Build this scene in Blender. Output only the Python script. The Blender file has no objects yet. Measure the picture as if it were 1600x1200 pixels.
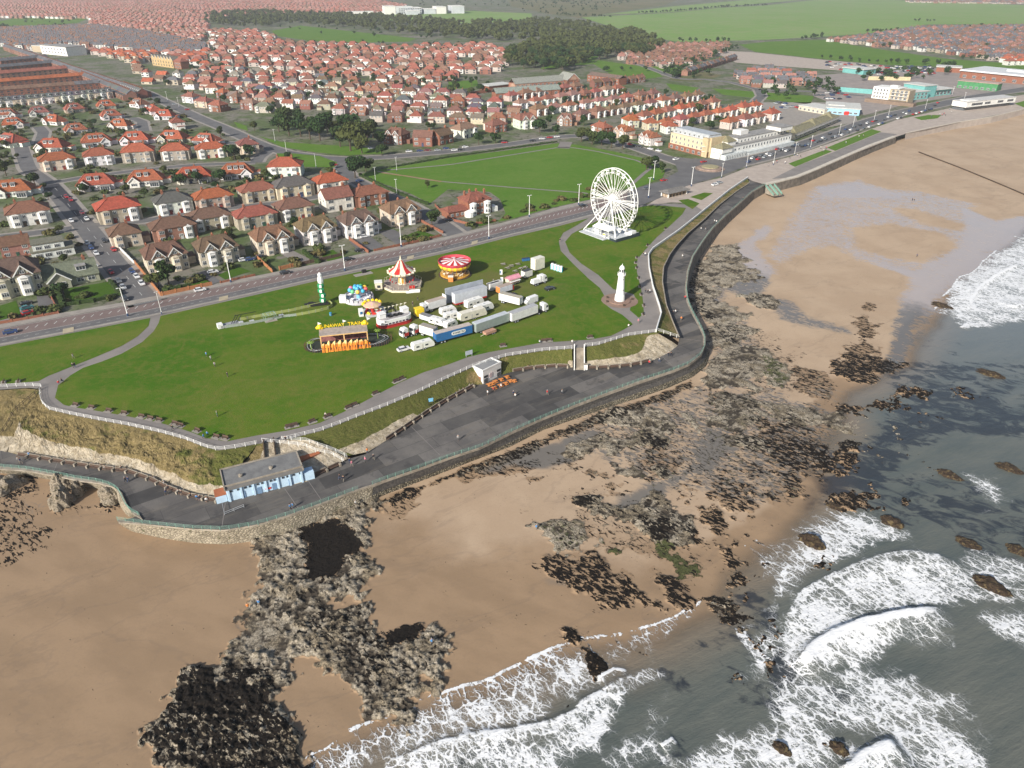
import bpy, bmesh, math, random
import numpy as np
from mathutils import Vector, Matrix
from mathutils.geometry import tessellate_polygon
R = math.radians
rnd = random.Random(7)
SC = bpy.context.scene
COL = SC.collection
# ------------------------------------------------------------------ camera
FOC = 1120.0; PITCH = R(30); CZ = 122.0          # a drone about 110 m above the park
cam = bpy.data.cameras.new('camera'); camo = bpy.data.objects.new('camera', cam); COL.objects.link(camo)
cam.sensor_width = 36; cam.lens = 36 * FOC / 1600
cam.clip_start = 1; cam.clip_end = 20000
camo.location = (0, 0, CZ); camo.rotation_euler = (R(90) - PITCH, 0, 0)
SC.camera = camo
# ------------------------------------------------------------------ light
SUN_EL = R(28); SUN_AZ = R(54.8 + 180)           # direction towards the sun, measured from +X
sd = Vector((math.cos(SUN_AZ) * math.cos(SUN_EL), math.sin(SUN_AZ) * math.cos(SUN_EL), math.sin(SUN_EL)))
W = bpy.data.worlds.new('World'); SC.world = W; W.use_nodes = True
nt = W.node_tree; nt.nodes.clear()
sky = nt.nodes.new('ShaderNodeTexSky'); sky.sky_type = 'NISHITA'; sky.sun_disc = False
sky.sun_elevation = SUN_EL; sky.sun_rotation = math.atan2(sd.x, sd.y)
sky.air_density = 1.0; sky.dust_density = 2.0; sky.ozone_density = 1.0
bg = nt.nodes.new('ShaderNodeBackground'); bg.inputs[1].default_value = 0.088
wo = nt.nodes.new('ShaderNodeOutputWorld')
nt.links.new(sky.outputs[0], bg.inputs[0]); nt.links.new(bg.outputs[0], wo.inputs[0])
sl = bpy.data.lights.new('sun', 'SUN'); sl.energy = 4.9; sl.angle = R(0.5); sl.color = (1.0, 0.95, 0.87)
so = bpy.data.objects.new('sun', sl); COL.objects.link(so)
so.rotation_euler = (-sd).to_track_quat('-Z', 'Y').to_euler(); so.location = (0, 0, 300)
SC.view_settings.view_transform = 'Standard'; SC.view_settings.look = 'None'
SC.view_settings.gamma = 1; SC.view_settings.exposure = 0.44

def px(x, y, z=10.0):
    """point of the photograph -> the place on the level z it shows"""
    u = (x - 800) / FOC; v = (600 - y) / FOC
    dy = math.cos(PITCH) + v * math.sin(PITCH); dz = -math.sin(PITCH) + v * math.cos(PITCH)
    t = (z - CZ) / dz
    return (u * t, dy * t)
def pxs(pts, z=10.0): return [px(x, y, z) for x, y in pts]

# ------------------------------------------------------------------ materials
class N:
    """small node tree writer"""
    def __init__(s, name):
        s.m = bpy.data.materials.new(name); s.m.use_nodes = True
        s.t = s.m.node_tree; s.b = s.t.nodes['Principled BSDF']; s.o = s.t.nodes['Material Output']
        s.pos = None
    def new(s, typ, **kw):
        n = s.t.nodes.new(typ)
        for k, v in kw.items(): setattr(n, k, v)
        return n
    def put(s, sock, val):
        if hasattr(val, 'is_output') or isinstance(val, bpy.types.NodeSocket): s.t.links.new(val, sock)
        else:
            if isinstance(val, (tuple, list)) and len(val) == 3 and sock.type == 'RGBA': val = (*val, 1)
            sock.default_value = val
    def P(s):
        if s.pos is None: s.pos = s.new('ShaderNodeNewGeometry').outputs['Position']
        return s.pos
    def obj(s): return s.new('ShaderNodeTexCoord').outputs['Object']
    def mapping(s, vec, scale=(1, 1, 1), rot=(0, 0, 0)):
        n = s.new('ShaderNodeMapping', vector_type='TEXTURE'); s.put(n.inputs[0], vec); n.inputs['Scale'].default_value = tuple(1 / max(c, 1e-3) for c in scale); n.inputs['Rotation'].default_value = rot
        return n.outputs[0]
    def noise(s, scale, detail=4, rough=.55, vec=None, dist=0):
        n = s.new('ShaderNodeTexNoise'); s.put(n.inputs['Vector'], vec or s.P())
        n.inputs['Scale'].default_value = scale; n.inputs['Detail'].default_value = detail
        n.inputs['Roughness'].default_value = rough; n.inputs['Distortion'].default_value = dist
        return n.outputs[0]
    def vor(s, scale, feature='F1', vec=None, rand=1):
        n = s.new('ShaderNodeTexVoronoi', feature=feature); s.put(n.inputs['Vector'], vec or s.P()); n.inputs['Scale'].default_value = scale
        n.inputs['Randomness'].default_value = rand
        return n
    def ramp(s, f, a, b, lo=0., hi=1.):
        n = s.new('ShaderNodeMapRange', interpolation_type='SMOOTHSTEP'); s.put(n.inputs[0], f)
        n.inputs[1].default_value = a; n.inputs[2].default_value = b; n.inputs[3].default_value = lo; n.inputs[4].default_value = hi
        return n.outputs[0]
    def math(s, op, a, b=0., c=None):
        n = s.new('ShaderNodeMath', operation=op); s.put(n.inputs[0], a); s.put(n.inputs[1], b)
        if c is not None: s.put(n.inputs[2], c)
        return n.outputs[0]
    def mix(s, f, a, b):
        n = s.new('ShaderNodeMix', data_type='RGBA'); s.put(n.inputs[0], f); s.put(n.inputs[6], a); s.put(n.inputs[7], b)
        return n.outputs[2]
    def mul(s, a, b):
        n = s.new('ShaderNodeMix', data_type='RGBA', blend_type='MULTIPLY'); n.inputs[0].default_value = 1; s.put(n.inputs[6], a); s.put(n.inputs[7], b)
        return n.outputs[2]
    def attr(s, name): return s.new('ShaderNodeAttribute', attribute_name=name)
    def sep(s, col):
        n = s.new('ShaderNodeSeparateColor'); s.put(n.inputs[0], col); return n.outputs
    def ocol(s): return s.new('ShaderNodeObjectInfo').outputs['Color']
    def orand(s): return s.new('ShaderNodeObjectInfo').outputs['Random']
    def bump(s, h, dist, strength=1.):
        n = s.new('ShaderNodeBump'); s.put(n.inputs['Height'], h); n.inputs['Distance'].default_value = dist; n.inputs['Strength'].default_value = strength
        s.t.links.new(n.outputs[0], s.b.inputs['Normal']); return n
    def fin(s, col=None, rough=.8, spec=.3, metal=0):
        if col is not None: s.put(s.b.inputs['Base Color'], col)
        s.put(s.b.inputs['Roughness'], rough); s.put(s.b.inputs['Specular IOR Level'], spec); s.put(s.b.inputs['Metallic'], metal)
        return s.m
MATS = {}
def mat(name, c1, c2=None, scale=.5, rough=.8, spec=.3, detail=5, metal=0, bump=0, bscale=None, local=False, contrast=(.35, .65)):
    """paint or stuff of one colour with weathering between c1 and c2"""
    if name in MATS: return MATS[name]
    n = N(name)
    if c2 is None: c2 = tuple(c * .82 for c in c1)
    vec = n.obj() if local else n.P()
    f = n.ramp(n.noise(scale, detail, .6, vec), *contrast)
    col = n.mix(f, c1, c2)
    if bump: n.bump(n.noise(bscale or scale * 6, 4, .6, vec), bump)
    MATS[name] = n.fin(col, rough, spec, metal); return MATS[name]
def omat(name, var=.25, scale=.6, rough=.75, spec=.3, tint=None, amt=.35, rows=0):
    """material that takes the object's own colour, weathered"""
    if name in MATS: return MATS[name]
    n = N(name); c = n.ocol()
    f = n.ramp(n.noise(scale, 5, .65), .3, .7, 1 - var, 1 + var * .5)
    g = n.new('ShaderNodeCombineColor')
    for i in range(3): n.put(g.inputs[i], f)
    col = n.mul(c, g.outputs[0])
    if tint:
        col = n.mix(n.math('MULTIPLY', n.ramp(n.noise(scale * 2.3, 5, .7), .52, .7), amt), col, tint)
    if rows:
        w = n.new('ShaderNodeTexWave', wave_type='BANDS', bands_direction='Z'); n.put(w.inputs['Vector'], n.obj())
        w.inputs['Scale'].default_value = rows; w.inputs['Distortion'].default_value = .6; w.inputs['Detail'].default_value = 2
        n.bump(w.outputs['Fac'], .05)
    MATS[name] = n.fin(col, rough, spec); return MATS[name]
# ------------------------------------------------------------------ mesh writer
class MB:
    def __init__(s): s.v = []; s.f = []; s.m = []
    def add(s, vs, fs, m=0):
        o = len(s.v); s.v += [tuple(v) for v in vs]; s.f += [tuple(i + o for i in f) for f in fs]; s.m += [m] * len(fs)
        return s
    def box(s, x, y, z, sx, sy, sz, rz=0, m=0, taper=1.):
        """centre of the base x, y, z and sizes"""
        c, n = math.cos(rz), math.sin(rz); vs = []
        for k, t in ((0, 1.), (1, taper)):
            for a, b in ((-1, -1), (1, -1), (1, 1), (-1, 1)):
                X = a * sx / 2 * t; Y = b * sy / 2 * t
                vs.append((x + X * c - Y * n, y + X * n + Y * c, z + k * sz))
        return s.add(vs, [(3, 2, 1, 0), (4, 5, 6, 7), (0, 1, 5, 4), (1, 2, 6, 5), (2, 3, 7, 6), (3, 0, 4, 7)], m)
    def prism(s, poly, z0, z1, m=0, mtop=None):
        n = len(poly); a = sum(poly[i][0] * poly[(i + 1) % n][1] - poly[(i + 1) % n][0] * poly[i][1] for i in range(n))
        if a < 0: poly = poly[::-1]
        s.add([(p[0], p[1], z0) for p in poly] + [(p[0], p[1], z1) for p in poly], [(i, (i + 1) % n, n + (i + 1) % n, n + i) for i in range(n)], m)
        s.add([(p[0], p[1], z1) for p in poly], [tuple(t) if True else t for t in tess(poly)], m if mtop is None else mtop)
        return s
    def profile(s, pts, y0, y1, m=0):
        """outline in x, z pushed along y"""
        n = len(pts); a = sum(pts[i][0] * pts[(i + 1) % n][1] - pts[(i + 1) % n][0] * pts[i][1] for i in range(n))
        if a < 0: pts = pts[::-1]
        T = tess(pts)
        s.add([(p[0], y0, p[1]) for p in pts], T, m)
        s.add([(p[0], y1, p[1]) for p in pts], [t[::-1] for t in T], m)
        s.add([(p[0], y0, p[1]) for p in pts] + [(p[0], y1, p[1]) for p in pts], [(i, n + i, n + (i + 1) % n, (i + 1) % n) for i in range(n)], m)
        return s
    def tube(s, pts, r, n=6, m=0, closed=False):
        pts = [Vector(p) for p in pts]; k = len(pts); vs = []; fs = []
        for i, p in enumerate(pts):
            if closed: d = pts[(i + 1) % k] - pts[i - 1]
            else: d = pts[min(i + 1, k - 1)] - pts[max(i - 1, 0)]
            d.normalize(); a = d.cross(Vector((0, 0, 1)))
            if a.length < .05: a = d.cross(Vector((0, 1, 0)))
            a.normalize(); b = a.cross(d); rr = r[i] if isinstance(r, (list, tuple)) else r
            for j in range(n):
                t = 2 * math.pi * j / n; vs.append(p + (a * math.cos(t) + b * math.sin(t)) * rr)
        for i in range(k if closed else k - 1):
            for j in range(n):
                q = (i + 1) % k
                fs.append((i * n + j, i * n + (j + 1) % n, q * n + (j + 1) % n, q * n + j))
        if not closed: fs += [tuple(range(n))[::-1], tuple(range((k - 1) * n, k * n))]
        return s.add(vs, fs, m)
    def bar(s, a, b, w, m=0, h=None):
        """straight square bar"""
        a = Vector(a); b = Vector(b); d = (b - a).normalized(); u = d.cross(Vector((0, 0, 1)))
        if u.length < .05: u = Vector((1, 0, 0))
        u.normalize(); q = u.cross(d); h = h or w; vs = []
        for p in (a, b):
            for i, j in ((-1, -1), (1, -1), (1, 1), (-1, 1)): vs.append(p + u * i * w / 2 + q * j * h / 2)
        return s.add(vs, [(3, 2, 1, 0), (4, 5, 6, 7), (0, 1, 5, 4), (1, 2, 6, 5), (2, 3, 7, 6), (3, 0, 4, 7)], m)
    def lathe(s, prof, n=16, x=0, y=0, z=0, m=0, mfun=None):
        vs = []; k = len(prof); o = len(s.v)
        for r, h in prof:
            for j in range(n):
                t = 2 * math.pi * j / n; vs.append((x + r * math.cos(t), y + r * math.sin(t), z + h))
        s.v += vs
        for i in range(k - 1):
            for j in range(n):
                s.f.append((o + i * n + j, o + i * n + (j + 1) % n, o + (i + 1) * n + (j + 1) % n, o + (i + 1) * n + j)); s.m.append(mfun(i, j) if mfun else m)
        if prof[-1][0] > .01: s.f.append(tuple(o + (k - 1) * n + j for j in range(n))); s.m.append(m)
        return s
    def ball(s, x, y, z, r, n=8, m=0, sz=1.):
        return s.lathe([(max(.001, r * math.cos(a)), r * sz * math.sin(a)) for a in [R(-90 + 180 * i / n) for i in range(n + 1)]], n + 4, x, y, z, m)
    def mesh(s, name, mats, smooth=False):
        me = bpy.data.meshes.new(name); me.from_pydata(s.v, [], s.f); 
        for m in (mats if isinstance(mats, (list, tuple)) else [mats]): me.materials.append(m)
        me.polygons.foreach_set('material_index', s.m)
        if smooth: me.polygons.foreach_set('use_smooth', [True] * len(s.f))
        me.update(); return me
    def build(s, name, mats, parent=None, smooth=False, color=None, loc=None):
        o = bpy.data.objects.new(name, s.mesh(name, mats, smooth)); COL.objects.link(o)
        if parent: o.parent = parent
        if color: o.color = (*color, 1)
        if loc: o.location = loc
        return o
def tess(poly):
    return [tuple(t) if _ccw(poly, t) else tuple(t[::-1]) for t in tessellate_polygon([[Vector((p[0], p[1], 0)) for p in poly]])]
def _ccw(p, t):
    a, b, c = (p[i] for i in t); return (b[0] - a[0]) * (c[1] - a[1]) - (c[0] - a[0]) * (b[1] - a[1]) > 0
def tag(o, label=None, cat=None, group=None, kind=None):
    if label: o['label'] = label
    if cat: o['category'] = cat
    if group: o['group'] = group
    if kind: o['kind'] = kind
    return o
def thing(name, label, cat, loc=(0, 0, 0), rz=0, group=None):
    o = bpy.data.objects.new(name, None); COL.objects.link(o); o.empty_display_size = .5
    o.location = loc; o.rotation_euler = (0, 0, rz); return tag(o, label, cat, group)
def put(name, me, parent, loc=(0, 0, 0), rz=0, color=None, label=None):
    o = bpy.data.objects.new(name, me); COL.objects.link(o); o.parent = parent; o.location = loc; o.rotation_euler = (0, 0, rz)
    if color: o.color = (*color, 1)
    if label: o['label'] = label
    return o
def kids(o): return [c for c in bpy.data.objects if c.parent == o]
CH = {}
def copy_tree(o, loc, rz, label, group=None, colors=None, scale=None):
    """a thing with copies of its parts and sub-parts"""
    def cp(a, par):
        c = a.copy(); COL.objects.link(c)
        if par is not None: c.parent = par
        if colors:
            for k, v in colors.items():
                if c.name.split('.')[0] == k: c.color = (*v, 1)
        if a.name not in CH: CH[a.name] = list(a.children)
        for ch in CH[a.name]: cp(ch, c)
        return c
    r = cp(o, None); r.location = loc; r.rotation_euler = (0, 0, rz); r['label'] = label
    if group: r['group'] = group
    if scale: r.scale = (scale,) * 3 if not isinstance(scale, tuple) else scale
    return r
def sheet(name, poly, z, m, kind='structure'):
    b = MB(); b.add([(p[0], p[1], z) for p in poly], tess(poly)); o = b.build(name, m)
    if kind: o['kind'] = kind
    return o
def ordinal(n):
    w = ['first', 'second', 'third', 'fourth', 'fifth', 'sixth', 'seventh', 'eighth', 'ninth', 'tenth', 'eleventh', 'twelfth']
    if n <= 12: return w[n - 1]
    return '%d%s' % (n, 'th' if 10 < n % 100 < 14 else {1: 'st', 2: 'nd', 3: 'rd'}.get(n % 10, 'th'))
def resample(pts, step):
    out = [pts[0]]; acc = 0.
    for a, b in zip(pts, pts[1:]):
        L = math.dist(a, b); d = step - acc
        while d <= L:
            out.append(tuple(p + (q - p) * d / L for p, q in zip(a, b))); d += step
        acc = L - (d - step)
    return out
def dense(pts, n):
    """n points evenly along a polyline"""
    P = np.array(pts, float); s = np.r_[0, np.cumsum(np.linalg.norm(np.diff(P, axis=0), axis=1))]; t = np.linspace(0, s[-1], n)
    return np.stack([np.interp(t, s, P[:, i]) for i in range(P.shape[1])], 1)
# ------------------------------------------------------------------ numpy noise
def _h(ix, iy, seed):
    h = (ix.astype(np.int64) * 374761393 + iy.astype(np.int64) * 668265263 + seed * 974634777) & 0xFFFFFFFF
    h = ((h ^ (h >> 13)) * 1274126177) & 0xFFFFFFFF
    return ((h ^ (h >> 16)) & 0xFFFF) / 65535.
def vnoise(x, y, seed=0):
    ix = np.floor(x); iy = np.floor(y); fx = x - ix; fy = y - iy; fx = fx * fx * (3 - 2 * fx); fy = fy * fy * (3 - 2 * fy)
    a = _h(ix, iy, seed); b = _h(ix + 1, iy, seed); c = _h(ix, iy + 1, seed); d = _h(ix + 1, iy + 1, seed)
    return (a + (b - a) * fx) + ((c + (d - c) * fx) - (a + (b - a) * fx)) * fy
def fbm(x, y, octv=4, seed=0, gain=.5):
    s = 0.; a = 1.; t = 0.
    for i in range(octv):
        s = s + a * vnoise(x, y, seed + i); t += a; a *= gain; x = x * 2.03 + 17.3; y = y * 2.03 - 9.1
    return s / t
def sdpoly(x, y, poly):
    """distance to the outline, negative inside"""
    d = np.full(x.shape, 1e9); ins = np.zeros(x.shape, bool); n = len(poly)
    for i in range(n):
        ax, ay = poly[i]; bx, by = poly[(i + 1) % n]; ex, ey = bx - ax, by - ay; L = ex * ex + ey * ey + 1e-9
        t = np.clip(((x - ax) * ex + (y - ay) * ey) / L, 0, 1)
        d = np.minimum(d, (x - ax - t * ex) ** 2 + (y - ay - t * ey) ** 2)
        c = (ay > y) != (by > y); ins ^= c & (x < (bx - ax) * (y - ay) / ((by - ay) if by != ay else 1e-9) + ax)
    d = np.sqrt(d); return np.where(ins, -d, d)
def sdline(x, y, line):
    """distance to a polyline and which side of it"""
    d = np.full(x.shape, 1e9); sg = np.zeros(x.shape); tt = np.zeros(x.shape); n = len(line) - 1
    for i in range(n):
        ax, ay = line[i]; bx, by = line[i + 1]; ex, ey = bx - ax, by - ay; L = ex * ex + ey * ey + 1e-9
        t = np.clip(((x - ax) * ex + (y - ay) * ey) / L, 0, 1); q = (x - ax - t * ex) ** 2 + (y - ay - t * ey) ** 2
        k = q < d; d = np.where(k, q, d); sg = np.where(k, np.sign(ex * (y - ay) - ey * (x - ax)), sg); tt = np.where(k, (i + t) / n, tt)
    return np.sqrt(d), sg, tt
def sstep(x, a, b):
    t = np.clip((x - a) / (b - a), 0, 1); return t * t * (3 - 2 * t)
# ================================================================== land, cliffs, promenade, beach and sea
LZ = 10.0; PZ = 5.5
def pxb(x, y):
    """a point on the beach, which climbs towards the far bay"""
    z = 1.0 if y > 560 else min(7.2, 1.0 + (560 - y) * .019)
    return px(x, y, z)
TOP1 = [(64, 608), (63, 618), (66, 630), (76, 640), (110, 648), (150, 656), (200, 665), (250, 676), (290, 687), (320, 699), (340, 704), (365, 701), (402, 694)]
TOP3 = [(447, 687), (500, 674), (530, 663), (560, 651), (600, 636), (650, 615), (700, 591), (740, 573), (790, 557), (850, 548), (894, 545)]
TOP4 = [(914, 542), (932, 540), (980, 525), (1025, 519)]
TOP5 = [(1025, 519), (1033, 492), (1030, 480), (1020, 450), (1014, 420), (1013, 400), (1020, 390), (1060, 362), (1100, 330), (1140, 298), (1168, 279)]
TOPE = [(1196, 288), (1215, 284), (1250, 275), (1275, 265), (1325, 243), (1362, 227), (1400, 213), (1415, 208), (1450, 200), (1500, 190), (1550, 182), (1600, 170), (1700, 152)]
IN1 = [(12, 706), (30, 711), (60, 716), (100, 723), (150, 731), (200, 737), (235, 749), (270, 766), (300, 776), (345, 784)]
IN2 = [(480, 752), (490, 743), (520, 730), (548, 716), (570, 710)]
IN3 = [(545, 712), (575, 706), (602, 689), (650, 657), (675, 640), (700, 625), (747, 600), (783, 586), (800, 581), (830, 576), (870, 573), (895, 574)]
IN4 = [(915, 576), (950, 575), (990, 571), (1020, 563), (1045, 551), (1059, 540)]
IN5 = [(1061, 526), (1051, 502), (1041, 476), (1035, 440), (1037, 417), (1047, 397), (1058, 382), (1076, 362), (1101, 340), (1126, 315), (1151, 295), (1172, 281)]
OUTA = [(-120, 712), (0, 730), (40, 733), (80, 740), (120, 748), (150, 752), (170, 757), (185, 765), (191, 777), (197, 790), (206, 800), (219, 806)]
OUTB = [(184, 813), (240, 820), (300, 826), (350, 828), (400, 820), (450, 805), (500, 787), (560, 764), (582, 757)]
OUTC = [(582, 757), (600, 750), (650, 733), (700, 715), (750, 699), (800, 674), (850, 652), (900, 632), (950, 613), (1000, 595), (1050, 579), (1075, 569), (1095, 554), (1101, 540)]
OUTD = [(1101, 540), (1101, 525), (1093, 508), (1083, 490), (1075, 472), (1072, 450), (1075, 424), (1083, 400), (1096, 380), (1113, 357), (1133, 337), (1156, 317), (1176, 299), (1196, 288)]
BASA = [(-120, 728), (0, 743), (60, 750), (120, 761), (160, 769), (180, 781), (188, 796), (197, 808), (214, 812)]
BASB = [(186, 816), (200, 832), (240, 843), (300, 852), (352, 854), (400, 849), (450, 839), (500, 819), (545, 801), (580, 786)]
BASC = [(580, 787), (600, 777), (650, 758), (700, 739), (750, 719), (800, 701), (850, 675), (900, 658), (950, 640), (1000, 625), (1050, 607), (1085, 590), (1106, 572), (1110, 548)]
def rampz(y): return PZ if y >= 530 else PZ + (530 - y) / (530 - 284) * (LZ - .3 - PZ)
def P3(pts, z): return [(*px(x, y, z), z) for x, y in pts]
def PR(pts): return [(*px(x, y, rampz(y)), rampz(y)) for x, y in pts]

# ---- materials of the setting
def m_land():
    n = N('town_ground'); a = n.noise(.03, 6, .65); b = n.noise(.25, 5, .7)
    c = n.mix(n.ramp(a, .4, .6), (.085, .118, .04), (.185, .17, .14)); c = n.mix(n.ramp(b, .5, .62), c, (.05, .065, .025))
    return n.fin(n.mix(n.ramp(n.noise(.11, 4), .6, .68), c, (.17, .15, .13)), .9, .2)
def m_grass(name, a, b, c, sc=1.):
    n = N(name); f = n.noise(.035 * sc, 6, .62); g = n.noise(.35 * sc, 6, .7); h = n.noise(3.2 * sc, 4, .7)
    col = n.mix(n.ramp(f, .42, .62), a, b); col = n.mix(n.math('MULTIPLY', n.ramp(g, .42, .72), .7), col, c)
    t_ = n.math('ABSOLUTE', n.math('SUBTRACT', n.noise(.03 * sc, 4, .55, None, .6), .5)); col = n.mix(n.ramp(t_, 0, .014, .4, 0), col, c)
    if name == 'park_grass':   # grass worn by the fair
        d = n.new('ShaderNodeVectorMath', operation='DISTANCE'); n.put(d.inputs[0], n.mapping(n.P(), (.75, 1, .001))); d.inputs[1].default_value = (px(690, 460)[0] * .75, px(690, 460)[1], 0)
        col = n.mix(n.math('MULTIPLY', n.ramp(n.math('ADD', n.math('MULTIPLY', d.outputs['Value'], -.012), n.noise(.06, 6, .65)), .02, .34), .75), col, (.15, .135, .05))
    s = n.noise(.02, 3, .6, n.mapping(n.P(), (.35, 3, 1), (0, 0, R(22)))); col = n.mix(n.math('MULTIPLY', n.ramp(s, .5, .68), .45), col, c)
    col = n.mix(n.ramp(h, .35, .75, 0, .35), col, tuple(x * .45 for x in a))
    n.bump(h, .12); return n.fin(col, .95, .03)
def m_drygrass():
    n = N('cliff_grass'); g = n.noise(.16, 6, .65); h = n.noise(1.3, 6, .75, n.mapping(n.P(), (1, 1, 1)), 1.5); x = n.sep(n.attr('mk').outputs['Color'])
    green = n.mix(n.ramp(h, .35, .7), (.085, .10, .022), (.15, .14, .045)); dry = n.mix(n.ramp(h, .35, .7), (.15, .115, .045), (.31, .24, .12))
    col = n.mix(n.ramp(n.math('ADD', g, n.math('MULTIPLY', n.math('SUBTRACT', x[1], .5), .5)), .42, .56), green, dry)
    r = n.noise(.5, 8, .72); rk = n.mix(n.ramp(r, .36, .62), (.54, .47, .36), (.32, .265, .185)); rk = n.mix(n.ramp(n.noise(1.9, 6, .75), .56, .64), rk, (.16, .13, .08))
    k = n.ramp(n.math('ADD', n.math('MULTIPLY', n.math('SUBTRACT', n.noise(.35, 6, .7), .5), 1.1), x[0]), .46, .54)
    col = n.mix(k, col, rk); n.bump(n.math('ADD', h, n.noise(4., 4, .7)), .35, .9); return n.fin(col, .95, .1)
PANG = math.degrees(math.atan2(px(1000, 595, 5.5)[1] - px(600, 750, 5.5)[1], px(1000, 595, 5.5)[0] - px(600, 750, 5.5)[0]))
def m_asphalt(name, a, b, patch=0, sc=.12):
    n = N(name); f = n.noise(sc, 6, .65); col = n.mix(n.ramp(f, .35, .65), a, b)
    if patch:
        v = n.new('ShaderNodeTexBrick'); n.put(v.inputs['Vector'], n.mapping(n.P(), (1, 1, 1), (0, 0, R(PANG)))); v.offset = .37; v.squash = .7; v.squash_frequency = 3
        v.inputs['Scale'].default_value = 1; v.inputs['Brick Width'].default_value = 17; v.inputs['Row Height'].default_value = 5.3; v.inputs['Mortar Size'].default_value = .06
        v.inputs['Color1'].default_value = (.56, .56, .57, 1); v.inputs['Color2'].default_value = (1.5, 1.45, 1.4, 1); v.inputs['Mortar'].default_value = (.6, .6, .6, 1)
        col = n.mul(col, v.outputs[0])
        s = n.noise(.09, 6, .7, n.mapping(n.P(), (.5, 2.4, 1), (0, 0, R(PANG))), .8); col = n.mix(n.math('MULTIPLY', n.ramp(s, .5, .68), .6), col, (.165, .145, .12))
        col = n.mix(n.math('MULTIPLY', n.ramp(n.noise(.16, 5, .7), .55, .66), .6), col, (.042, .041, .042))
    h = n.noise(5, 3, .7); col = n.mix(n.ramp(h, .3, .8, 0, .25), col, tuple(x * .5 for x in a))
    return n.fin(col, .82, .3)
M_LAND = m_land()
M_PARK = m_grass('park_grass', (.058, .138, .009), (.096, .156, .016), (.155, .158, .036))
M_FIELD = m_grass('field_grass', (.085, .18, .022), (.105, .195, .03), (.135, .20, .045))
M_FAR = m_grass('farm_grass', (.16, .285, .065), (.19, .30, .085), (.26, .28, .14), .12)
M_ROUGH = m_grass('rough_pasture', (.10, .12, .05), (.17, .15, .08), (.22, .18, .11), .25)
M_LAWN = m_grass('lawn_grass', (.06, .12, .015), (.07, .14, .018), (.05, .10, .013), 2)
M_CLIFF = m_drygrass()
M_PROM = m_asphalt('promenade_asphalt', (.078, .075, .074), (.115, .11, .104), 1)
M_PATH = m_asphalt('path_asphalt', (.20, .182, .17), (.245, .222, .205))
M_ROAD = m_asphalt('road_asphalt', (.115, .112, .114), (.15, .146, .145))
M_ROADRED = m_asphalt('red_asphalt', (.17, .125, .115), (.205, .155, .142))
M_PAVE = m_asphalt('pavement_slabs', (.26, .235, .21), (.33, .30, .265), sc=.3)
M_PLAZA = m_asphalt('plaza_paving', (.37, .31, .265), (.45, .385, .33), sc=.2)
M_WHITE = mat('white_line', (.62, .62, .6), (.42, .42, .4), 2.)
M_CONC = mat('concrete', (.33, .29, .235), (.22, .19, .15), .5, bump=.05)
M_STONE = mat('pale_stone', (.46, .40, .31), (.30, .25, .18), .8, .9, .2, 8, bump=.25, bscale=2.2)
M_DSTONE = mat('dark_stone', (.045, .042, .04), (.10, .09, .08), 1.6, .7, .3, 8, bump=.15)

def wallstone():
    n = N('wall_masonry'); v = n.vor(1.1, 'DISTANCE_TO_EDGE', n.mapping(n.P(), (1, 1, 1.6))); f = n.noise(.35, 7, .7); c = n.mix(n.ramp(f, .38, .62), (.36, .315, .24), (.22, .19, .14))
    c = n.mix(n.ramp(n.noise(.9, 6, .7), .56, .66), c, (.07, .075, .03)); c = n.mix(n.ramp(v.outputs[0], .02, .10, 1, 0), c, (.11, .095, .07)); n.bump(v.outputs[0], .3); return n.fin(c, .9, .2)
def cobbles():
    n = N('cobble_apron'); v = n.vor(1.5, 'DISTANCE_TO_EDGE', n.mapping(n.P(), (1, 1, 1.4))); f = n.noise(.6, 7, .7); c = n.mix(n.ramp(f, .38, .62), (.33, .29, .21), (.18, .155, .11))
    c = n.mix(n.ramp(v.outputs[0], .05, .2, 1, 0), c, (.045, .04, .03)); n.bump(v.outputs[0], .5); return n.fin(c, .9, .2)
M_WALL = wallstone(); M_COB = cobbles()
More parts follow.
